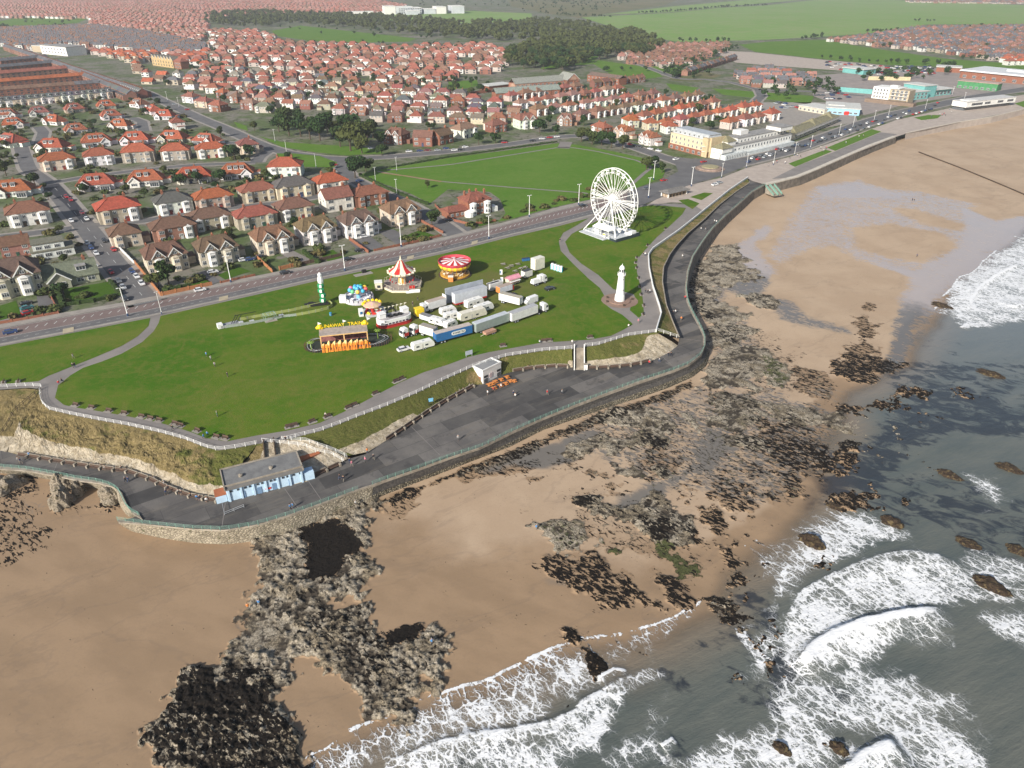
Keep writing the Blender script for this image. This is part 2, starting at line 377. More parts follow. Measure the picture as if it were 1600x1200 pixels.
def m_beach():
    n = N('beach_sand_and_rock'); a = n.attr('mk'); s = n.sep(a.outputs['Color']); rock, weed, wet = s[0], s[1], s[2]; green = a.outputs['Alpha']
    b2 = n.sep(n.attr('mk2').outputs['Color']); damp, ripple, hgt = b2[0], b2[1], b2[2]; sky_pale = n.attr('mk2').outputs['Alpha']
    dry = n.mix(n.ramp(n.noise(.045, 6, .6), .36, .64), (.43, .318, .215), (.375, .27, .178))
    dmp = n.mix(n.ramp(n.noise(.05, 6, .6, n.mapping(n.P(), (1, 2.2, 1), (0, 0, R(-25)))), .36, .64), (.30, .203, .120), (.25, .168, .098))
    sand = n.mix(n.ramp(n.math('ADD', damp, n.math('MULTIPLY', n.math('SUBTRACT', n.noise(.06, 5, .6), .5), .7)), .3, .7), dry, dmp)
    sand = n.mix(n.ramp(n.noise(2.2, 6, .75), .45, .75, 0, .22), sand, (.16, .115, .08))
    for sc, w_, k_ in ((.018, .012, .16), (.05, .010, .10)):   # tide lines
        t_ = n.math('ABSOLUTE', n.math('SUBTRACT', n.noise(sc, 6, .6, n.mapping(n.P(), (.6, 1.4, 1), (0, 0, R(25))), .4), .5)); sand = n.mix(n.ramp(t_, 0, w_, k_, 0), sand, (.12, .09, .07))
    sand = n.mix(n.ramp(n.noise(1.3, 3, .5), .735, .76, 0, .85), sand, (.03, .022, .016))
    speck = n.noise(.85, 8, .62, n.mapping(n.P(), (.75, 1.6, 1), (0, 0, R(-38))), .6)
    # pools and films of water on the sand
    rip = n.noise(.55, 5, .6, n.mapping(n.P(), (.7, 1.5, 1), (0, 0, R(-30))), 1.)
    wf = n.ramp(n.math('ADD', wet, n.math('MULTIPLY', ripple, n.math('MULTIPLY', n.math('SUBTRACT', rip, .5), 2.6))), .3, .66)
    pool = n.mix(n.ramp(n.math('ADD', sky_pale, n.math('MULTIPLY', n.math('SUBTRACT', n.noise(.11, 6, .65), .5), .8)), .3, .7), (.125, .122, .112), (.41, .355, .33))  # far film gets a paler colour standing in for reflected sky
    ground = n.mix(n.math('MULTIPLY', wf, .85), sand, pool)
    # rock
    n1 = n.noise(.75, 9, .72); n2 = n.noise(2.6, 7, .75); n3 = n.noise(.22, 5, .6)
    rk = n.mix(n.ramp(n2, .36, .62), (.50, .44, .35), (.19, .16, .115)); rk = n.mix(n.ramp(n3, .45, .62), rk, n.mix(n.ramp(n2, .36, .6), (.33, .27, .19), (.10, .085, .06)))
    rk = n.mix(n.ramp(hgt, .28, .5, 1, 0), rk, (.07, .058, .045))
    gr = n.mix(n.ramp(n2, .35, .65), (.12, .125, .055), (.05, .06, .02)); rk = n.mix(n.ramp(n.math('ADD', green, n.math('SUBTRACT', n1, .5)), .38, .56), rk, gr)
    wd = n.mix(n.ramp(n2, .4, .72), (.008, .007, .0065), (.034, .025, .018))
    rf = n.ramp(n.math('ADD', rock, n.math('MULTIPLY', n.math('SUBTRACT', n1, .5), 1.3)), .44, .54)
    col = n.mix(rf, ground, rk)
    wm = n.ramp(n.math('ADD', weed, n.math('MULTIPLY', n.math('SUBTRACT', speck, .5), 2.6)), .53, .62)
    col = n.mix(wm, col, wd)
    dryf = n.math('MAXIMUM', rf, wm)
    rough = n.math('MAXIMUM', n.ramp(wf, 0, 1, .8, .06), n.math('MULTIPLY', dryf, .75))
    bh = n.math('MULTIPLY', dryf, n.math('ADD', n1, n.math('MULTIPLY', n2, .6)))
    bh = n.math('ADD', bh, n.math('MULTIPLY', n.noise(1.2, 4, .6, n.mapping(n.P(), (.4, 1.6, 1), (0, 0, R(25)))), n.ramp(wf, 0, .6, .03, 0))); n.bump(bh, .9, .8)
    return n.fin(col, rough, n.ramp(dryf, 0, 1, .5, .08))
def m_sea():
    n = N('sea_water'); a = n.attr('wt'); s = n.sep(a.outputs['Color']); foam, depth, dark = s[0], s[1], s[2]; crest = a.outputs['Alpha']
    big = n.noise(.035, 5, .6); shallow = n.mix(n.ramp(big, .35, .65), (.215, .165, .115), (.18, .15, .112)); deep = n.mix(n.ramp(n.noise(.05, 5, .6, n.mapping(n.P(), (.6, 2, 1), (0, 0, R(25)))), .35, .65), (.086, .100, .092), (.120, .128, .112))
    c = n.mix(n.ramp(depth, .2, .9), shallow, deep)
    yy = n.new('ShaderNodeSeparateXYZ'); n.put(yy.inputs[0], n.P()); c = n.mix(n.math('MULTIPLY', n.ramp(yy.outputs[1], 165, 290), .65), c, (.175, .195, .205))  # paler and bluer with distance: sky reflection put into the water colour
    kelp = n.noise(.14, 7, .68, n.mapping(n.P(), (1, 1.8, 1), (0, 0, R(-25))), .8)
    c = n.mix(n.math('MULTIPLY', n.ramp(n.math('ADD', dark, n.math('MULTIPLY', n.math('SUBTRACT', kelp, .5), 2.)), .45, .75), .85), c, (.022, .027, .036))
    # lace of foam
    warp = n.new('ShaderNodeTexNoise'); n.put(warp.inputs['Vector'], n.P()); warp.inputs['Scale'].default_value = .35; warp.inputs['Detail'].default_value = 6; warp.inputs['Roughness'].default_value = .68
    def lace(sc, rot, st, amt):
        v = n.new('ShaderNodeVectorMath', operation='MULTIPLY_ADD'); n.put(v.inputs[0], warp.outputs['Color']); v.inputs[1].default_value = (amt,) * 3; n.put(v.inputs[2], n.P())
        return n.vor(sc, 'DISTANCE_TO_EDGE', n.mapping(v.outputs[0], st, (0, 0, rot))).outputs[0]
    l1 = lace(.34, R(-52), (.6, 1.5, 1), 2.6); l2 = lace(.75, R(-48), (.7, 1.4, 1), 1.5); l3 = lace(1.7, R(-40), (.8, 1.3, 1), .8)
    patch = n.noise(.07, 7, .7, n.mapping(n.P(), (1, 1.5, 1), (0, 0, R(-40))), .6); gap = n.noise(.28, 6, .7, n.mapping(n.P(), (1, 1.8, 1), (0, 0, R(-50))), .8)
    fd = n.math('ADD', foam, n.math('MULTIPLY', n.math('ADD', n.math('MULTIPLY', n.math('SUBTRACT', patch, .44), 2.2), n.math('MULTIPLY', n.math('SUBTRACT', gap, .5), 1.3)), n.ramp(foam, .02, .5)))
    fd = n.math('MAXIMUM', fd, 0)
    t1 = n.math('MULTIPLY', fd, .13); t2 = n.math('MULTIPLY', n.math('MULTIPLY', fd, fd), .22); t3 = n.math('MULTIPLY', n.math('POWER', fd, 3), .22)
    def lt(l, t, w): return n.ramp(n.math('SUBTRACT', l, t), -w, w, 1, 0)
    f = n.math('MAXIMUM', n.math('MAXIMUM', lt(l1, t1, .025), lt(l2, t2, .035)), lt(l3, t3, .05)); f = n.math('MULTIPLY', f, n.ramp(fd, .05, .3))
    f = n.math('MULTIPLY', f, n.ramp(n.noise(1.3, 7, .72), .26, .46))
    f = n.math('MAXIMUM', f, n.ramp(n.math('ADD', crest, n.math('MULTIPLY', n.math('SUBTRACT', n.noise(.55, 8, .74), .5), 1.7)), .44, .66))
    c = n.mix(n.math('MULTIPLY', n.ramp(fd, .1, .9), .38), c, (.44, .46, .44)); col = n.mix(f, c, (.74, .75, .76))
    w = n.math('ADD', n.math('MULTIPLY', n.noise(.32, 4, .6, n.mapping(n.P(), (.5, 2., 1), (0, 0, R(30)))), 1.), n.math('MULTIPLY', n.noise(1.5, 4, .6, n.mapping(n.P(), (.6, 2., 1), (0, 0, R(18)))), .35))
    w = n.math('ADD', w, n.math('MULTIPLY', f, .35)); n.bump(w, .45, .7)
    alpha = n.math('MAXIMUM', n.ramp(depth, .0, .42), f)
    n.put(n.b.inputs['Alpha'], alpha); n.b.inputs['IOR'].default_value = 1.33
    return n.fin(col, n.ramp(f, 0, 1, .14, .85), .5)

# ---- the land
far_left = (-6000., px(-250, 612)[1])
LAND = [far_left] + pxs([(-250, 612), (0, 609), (45, 606)] + TOP1 + [(440, 688)] + TOP3 + TOP4 + TOP5[1:] + [(1180, 281)] + TOPE) + [(1500., 900.), (6000., 1500.), (6000., 9000.), (-6000., 9000.)]
sheet('ground', LAND, LZ, M_LAND)

def loft(name, A, B, n, m, mats, prof=None, amp=0., rockf=None, dryf=None, parent=None, kind='structure', matf=None, seed=3):
    """surface between two lines; prof(t) = (share of the way out, share of the drop)"""
    a = dense(A, n); b = dense(B, n); t = np.linspace(0, 1, m + 1); pr = np.array([prof(x) if prof else (x, x) for x in t])
    V = np.zeros((n, m + 1, 3))
    V[:, :, :2] = a[:, None, :2] + (b - a)[:, None, :2] * pr[None, :, :1]; V[:, :, 2] = a[:, None, 2] + (b - a)[:, None, 2] * pr[None, :, 1]
    if amp:
        e = np.minimum(1, np.minimum(t, 1 - t) * 5)[None, :]; V[:, :, 2] += e * amp * (fbm(V[:, :, 0] * .35, V[:, :, 1] * .35, 5, seed, .6) - .5) * 2
        V[:, :, 0] += e * amp * .8 * (fbm(V[:, :, 0] * .5 + 31, V[:, :, 1] * .5, 4, seed + 9, .6) - .5); V[:, :, 1] += e * amp * .8 * (fbm(V[:, :, 0] * .5 + 71, V[:, :, 1] * .5, 4, seed + 5, .6) - .5)
    o = MB(); o.v = [tuple(v) for v in V.reshape(-1, 3)]; w = m + 1
    for i in range(n - 1):
        for j in range(m): o.f.append((i * w + j, i * w + j + 1, (i + 1) * w + j + 1, (i + 1) * w + j)); o.m.append(matf(t[j]) if matf else 0)
    ob = o.build(name, mats, parent)
    if ob.data.polygons[len(ob.data.polygons) // 2].normal.z < -.01: ob.data.flip_normals()
    if rockf:
        u = np.linspace(0, 1, n)[:, None] + 0 * t[None, :]; T = t[None, :] + 0 * u
        c = np.zeros((n * w, 4), np.float32); c[:, 0] = np.clip(rockf(u, T), 0, 1).ravel(); c[:, 1] = np.clip(dryf(u, T), 0, 1).ravel(); c[:, 3] = 1
        at = ob.data.attributes.new('mk', 'FLOAT_COLOR', 'POINT'); at.data.foreach_set('color', c.ravel())
    if kind: ob['kind'] = kind
    return ob
Q = P3
# west slope, chalk cliff, grass bank, stone slope, bank above the curved promenade
loft('hillside', Q([(-150, 622), (0, 610), (40, 607), (62, 609)], LZ), Q([(-150, 682), (-30, 701), (0, 704), (10, 706)], PZ), 90, 26, M_CLIFF, None, .7, lambda u, t: .25 + .5 * (t > .8), lambda u, t: .8 + 0 * u)
loft('cliff', Q(TOP1, LZ), Q(IN1, PZ), 260, 44, M_CLIFF, lambda t: (t, t * .62 if t < .66 else .41 + (t - .66) / .34 * .59) if t > 0 else (0, 0), 1.15,
     lambda u, t: sstep(t, .60 + .16 * u, .70 + .14 * u) * 1.0 - sstep(t, .93, 1.) * .45 + .35 * sstep(u, .03, 0), lambda u, t: .72 - .42 * sstep(u, .72, .95) - .1 * t)
loft('hillside', Q([(402, 694), (440, 688)], LZ), Q([(345, 784), (480, 752)], PZ), 60, 26, M_CLIFF, None, .5, lambda u, t: .2 + .9 * sstep(u, .3, .36), lambda u, t: .75 + 0 * u)
loft('stone_slope', Q([(440, 688), (447, 687), (488, 688)], LZ), Q([(480, 752), (490, 743), (545, 716)], PZ), 70, 26, M_STONE, None, .45, lambda u, t: 1 + 0 * u, lambda u, t: 0 * u)
KA, KB = Vector(px(755, 600, PZ)), Vector(px(783, 586, PZ)); kd = (KB - KA).normalized(); kn = Vector((-kd.y, kd.x))
def K3(p, z=PZ): return (p.x, p.y, z)
K0, K1, K2, K4 = KA - kd * .3, KA - kd * .3 + kn * 4.7, KB + kd * .3 + kn * 4.7, KB + kd * .3; TK = Q([(741, 573), (765, 565), (787, 558)], LZ); bankp = lambda t: (t, t ** .8)
loft('grass_bank', Q(TOP3[:7] + [(741, 573)], LZ), Q(IN3[:6], PZ) + [(*px(745, 601, PZ), PZ), K3(K0)], 240, 30, M_CLIFF, bankp, .45, lambda u, t: 1.1 * sstep(t, .58, .75) * sstep(u, .55, .46) * sstep(u, .0, .06), lambda u, t: .15 + .4 * sstep(u, .85, .97) + 0 * t)
loft('grass_bank', TK, [K3(K1, PZ + 4.1), K3(K2, PZ + 4.1)], 30, 10, M_CLIFF, None, .15, lambda u, t: 0 * u, lambda u, t: .4 + 0 * t)
loft('grass_bank', [TK[0], (TK[0][0] + .01, TK[0][1], LZ)], [K3(K0), K3(K1, PZ + 4.1)], 14, 20, M_CLIFF, None, .1, lambda u, t: 0 * u, lambda u, t: .55 + 0 * t); loft('grass_bank', [(TK[2][0] - .01, TK[2][1], LZ), TK[2]], [K3(K2, PZ + 4.1), K3(K4)], 14, 20, M_CLIFF, None, .1, lambda u, t: 0 * u, lambda u, t: .3 + 0 * t)
loft('grass_bank', [TK[2]] + Q(TOP3[9:], LZ), [K3(K4)] + Q(IN3[8:], PZ), 130, 30, M_CLIFF, bankp, .4, lambda u, t: .8 * sstep(u, .9, .96) * sstep(t, .4, .7), lambda u, t: .12 + 0 * t)
loft('grass_bank', Q(TOP4, LZ), Q(IN4, PZ), 100, 24, M_CLIFF, None, .5, lambda u, t: sstep(t, .55 - .55 * sstep(u, .55, .9), .72 - .5 * sstep(u, .55, .9)), lambda u, t: .3 + 0 * u)
RWT = [(*px(x, y, rampz(y) + 2.), rampz(y) + 2.) for x, y in IN5]
RWT = [(p[0], p[1], min(p[2], LZ - .1)) for p in RWT]
loft('grass_bank', Q(TOP5, LZ), RWT, 220, 18, M_CLIFF, None, .35, lambda u, t: .12 + .3 * sstep(u, .06, .0), lambda u, t: .42 + .2 * t)

# ---- lower promenade
flat = [px(x, y, PZ) for x, y in [(-150, 682), (0, 704), (12, 706)] + IN1[1:] + IN2 + IN3[2:] + [(905, 577)] + IN4 + [(1061, 530)]] + [px(x, y, PZ) for x, y in (OUTA[:-1] + [(216, 806), (200, 811)] + OUTB[:-1] + OUTC[:-1] + [(1101, 530)])[::-1]]
sheet('promenade', flat, PZ, M_PROM)
RI = PR([(1061, 530)] + IN5); RO = PR([(1101, 530)] + OUTD[1:])
loft('promenade_ramp', RI, RO, 90, 3, M_PROM)
# pale joints across the promenade
jb = MB()
def stripe(b, p, q, w, z):
    d = Vector((q[0] - p[0], q[1] - p[1])).normalized(); nrm = Vector((-d.y, d.x)) * w / 2
    b.add([(p[0] + nrm.x, p[1] + nrm.y, z), (p[0] - nrm.x, p[1] - nrm.y, z), (q[0] - nrm.x, q[1] - nrm.y, z), (q[0] + nrm.x, q[1] + nrm.y, z)], [(0, 1, 2, 3)])
for a, b in (((643, 667), (687, 711)), ((482, 752), (502, 781)), ((445, 764), (466, 794)), ((352, 786), (347, 823)), ((1050, 571), (1035, 557)), ((90, 722), (84, 737)), ((1062, 529), (1099, 533))):
    stripe(jb, px(*a, PZ), px(*b, PZ), .16, PZ + .03)
da, db = dense(RI, 60), dense(RO, 60)
for k in (6, 13, 19, 23, 27, 31, 36, 40, 45, 50, 54):
    p, q = da[k], db[k]; d = Vector((q - p)).normalized(); nn = Vector((-d.y, d.x, 0)) * .14; up = Vector((0, 0, .05))
    jb.add([Vector(p) + nn + up, Vector(p) - nn + up, Vector(q) - nn + up, Vector(q) + nn + up], [(0, 1, 2, 3)])
jb.build('promenade_joints', M_PATH)['kind'] = 'structure'

# ---- sea wall
def seawall(label, out, base, prof, nm, faces):
    t = thing('sea_wall', label, 'sea wall', tuple(out[len(out) // 2]))
    n = max(12, int(sum(math.dist(a, b) for a, b in zip(out, out[1:])) / 1.5)); loc = Vector(t.location)
    for name, m, p in faces:
        o = loft(name, [Vector(q) - loc for q in out], [Vector(q) - loc for q in base], n, len(p) - 1, m, lambda x, p=p: p[min(len(p) - 1, int(round(x * (len(p) - 1))))], parent=t, kind=None)
    return t
WZ = PZ + .35
def ww(pts, z): return [(*px(x, y, z), z) for x, y in pts]
seawall('weathered stone sea wall along the west end beside the rock stacks', ww(OUTA, WZ), ww(BASA, .6), None, '', [('coping', M_CONC, [(-.25, .07), (-.25, 0), (.2, 0), (.2, .1)]), ('wall_face', M_WALL, [(.1, .1), (.4, .45), (.75, .8), (1, 1)])])
seawall('mossy curved stone sea wall rising from the brown sand', ww(OUTB, WZ), ww(BASB, .6), None, '', [('coping', M_CONC, [(-.14, .07), (-.14, 0), (.1, 0), (.1, .1)]), ('wall_face', M_WALL, [(.05, .1), (.3, .45), (.62, .8), (1, 1)])])
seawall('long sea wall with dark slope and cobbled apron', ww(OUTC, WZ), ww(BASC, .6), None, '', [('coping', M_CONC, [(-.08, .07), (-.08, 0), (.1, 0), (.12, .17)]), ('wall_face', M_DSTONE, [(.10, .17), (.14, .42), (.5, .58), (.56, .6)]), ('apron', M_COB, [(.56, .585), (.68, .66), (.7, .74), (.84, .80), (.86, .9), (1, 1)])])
OD = [(*px(x, y, rampz(y) + .35), rampz(y) + .35) for x, y in OUTD]
def offs(line, d, z):
    L = [Vector(p) for p in line]; r = []
    for i, p in enumerate(L):
        e = (L[min(i + 1, len(L) - 1)] - L[max(i - 1, 0)]).normalized(); r.append((p.x + e.y * d, p.y - e.x * d, z))
    return r
seawall('tall curved concrete sea wall of the far promenade ramp', OD, offs(OD, 1.6, .5), None, '', [('coping', M_CONC, [(-.35, .03), (-.35, 0), (.2, 0), (.2, .08)]), ('wall_face', mat('stained_concrete', (.20, .17, .14), (.11, .095, .075), .4, bump=.1), [(.15, .08), (.4, .4), (.7, .7), (1, 1)])])
OE = [(*px(x, y, LZ + .5), LZ + .5) for x, y in TOPE[:7]]
seawall('straight pale topped sea wall beside the wide bay', OE, offs(OE, 1.2, 3), None, '', [('coping', mat('pale_coping', (.55, .5, .42), None, .4), [(-2.2, .06), (-2.2, 0), (.2, 0), (.2, .08)]), ('wall_face', mat('stained_concrete', (.20, .17, .14)), [(.15, .08), (.4, .4), (.7, .7), (1, 1)])])
OF = [(*px(x, y, LZ + .4), LZ + .4) for x, y in TOPE[7:]]
seawall('low pale sea wall at the back of the far sands', OF, offs(OF, 1., 3), None, '', [('coping', MATS['pale_coping'], [(-.8, .06), (-.8, 0), (.2, 0), (.2, .08)]), ('wall_face', M_PLAZA, [(.15, .08), (.4, .4), (.7, .7), (1, 1)])])
# retaining wall on the inner side of the ramp
tw = thing('retaining_wall', 'curved grey retaining wall between the grass bank and promenade ramp', 'retaining wall')
RB = PR(IN5); rb2 = [(q[0], q[1], p[2] + .1) for p, q in zip(RWT, RB)]
loft('wall_face', RWT, [(q[0], q[1], q[2] - .1) for q in RB], 120, 3, mat('grey_concrete', (.25, .23, .21), (.18, .165, .15), .4), parent=tw, kind=None)
loft('coping', [(p[0], p[1], p[2] + .25) for p in RWT], [(p[0] + .0, p[1], p[2] + .25) for p in offs(RWT, -.0, 0)], 2, 1, M_CONC, parent=tw, kind=None) if False else None
cb = MB(); cb.tube([(p[0], p[1], p[2] + .05) for p in dense(RWT, 90)], .28, 6); cb.build('coping', M_CONC, tw)
# ================================================================== beach and sea as two height fields
SEA = [px(x, y, .4) for x, y in [(1760, 250), (1600, 352), (1560, 390), (1500, 434), (1470, 467), (1445, 502), (1415, 532), (1405, 566), (1350, 590), (1310, 606), (1290, 632), (1298, 660), (1262, 690), (1240, 722), (1262, 752), (1232, 795), (1190, 835), (1150, 857), (1110, 885), (1090, 938), (1040, 967), (963, 993), (902, 997), (858, 1013), (800, 1041), (750, 1066), (677, 1083), (642, 1098), (604, 1121), (557, 1141), (511, 1171), (479, 1185), (440, 1222)]]
SEA = [(1500., 1100.)] + SEA + [(-60., 40.), (-40., -200.), (1500., -200.)]
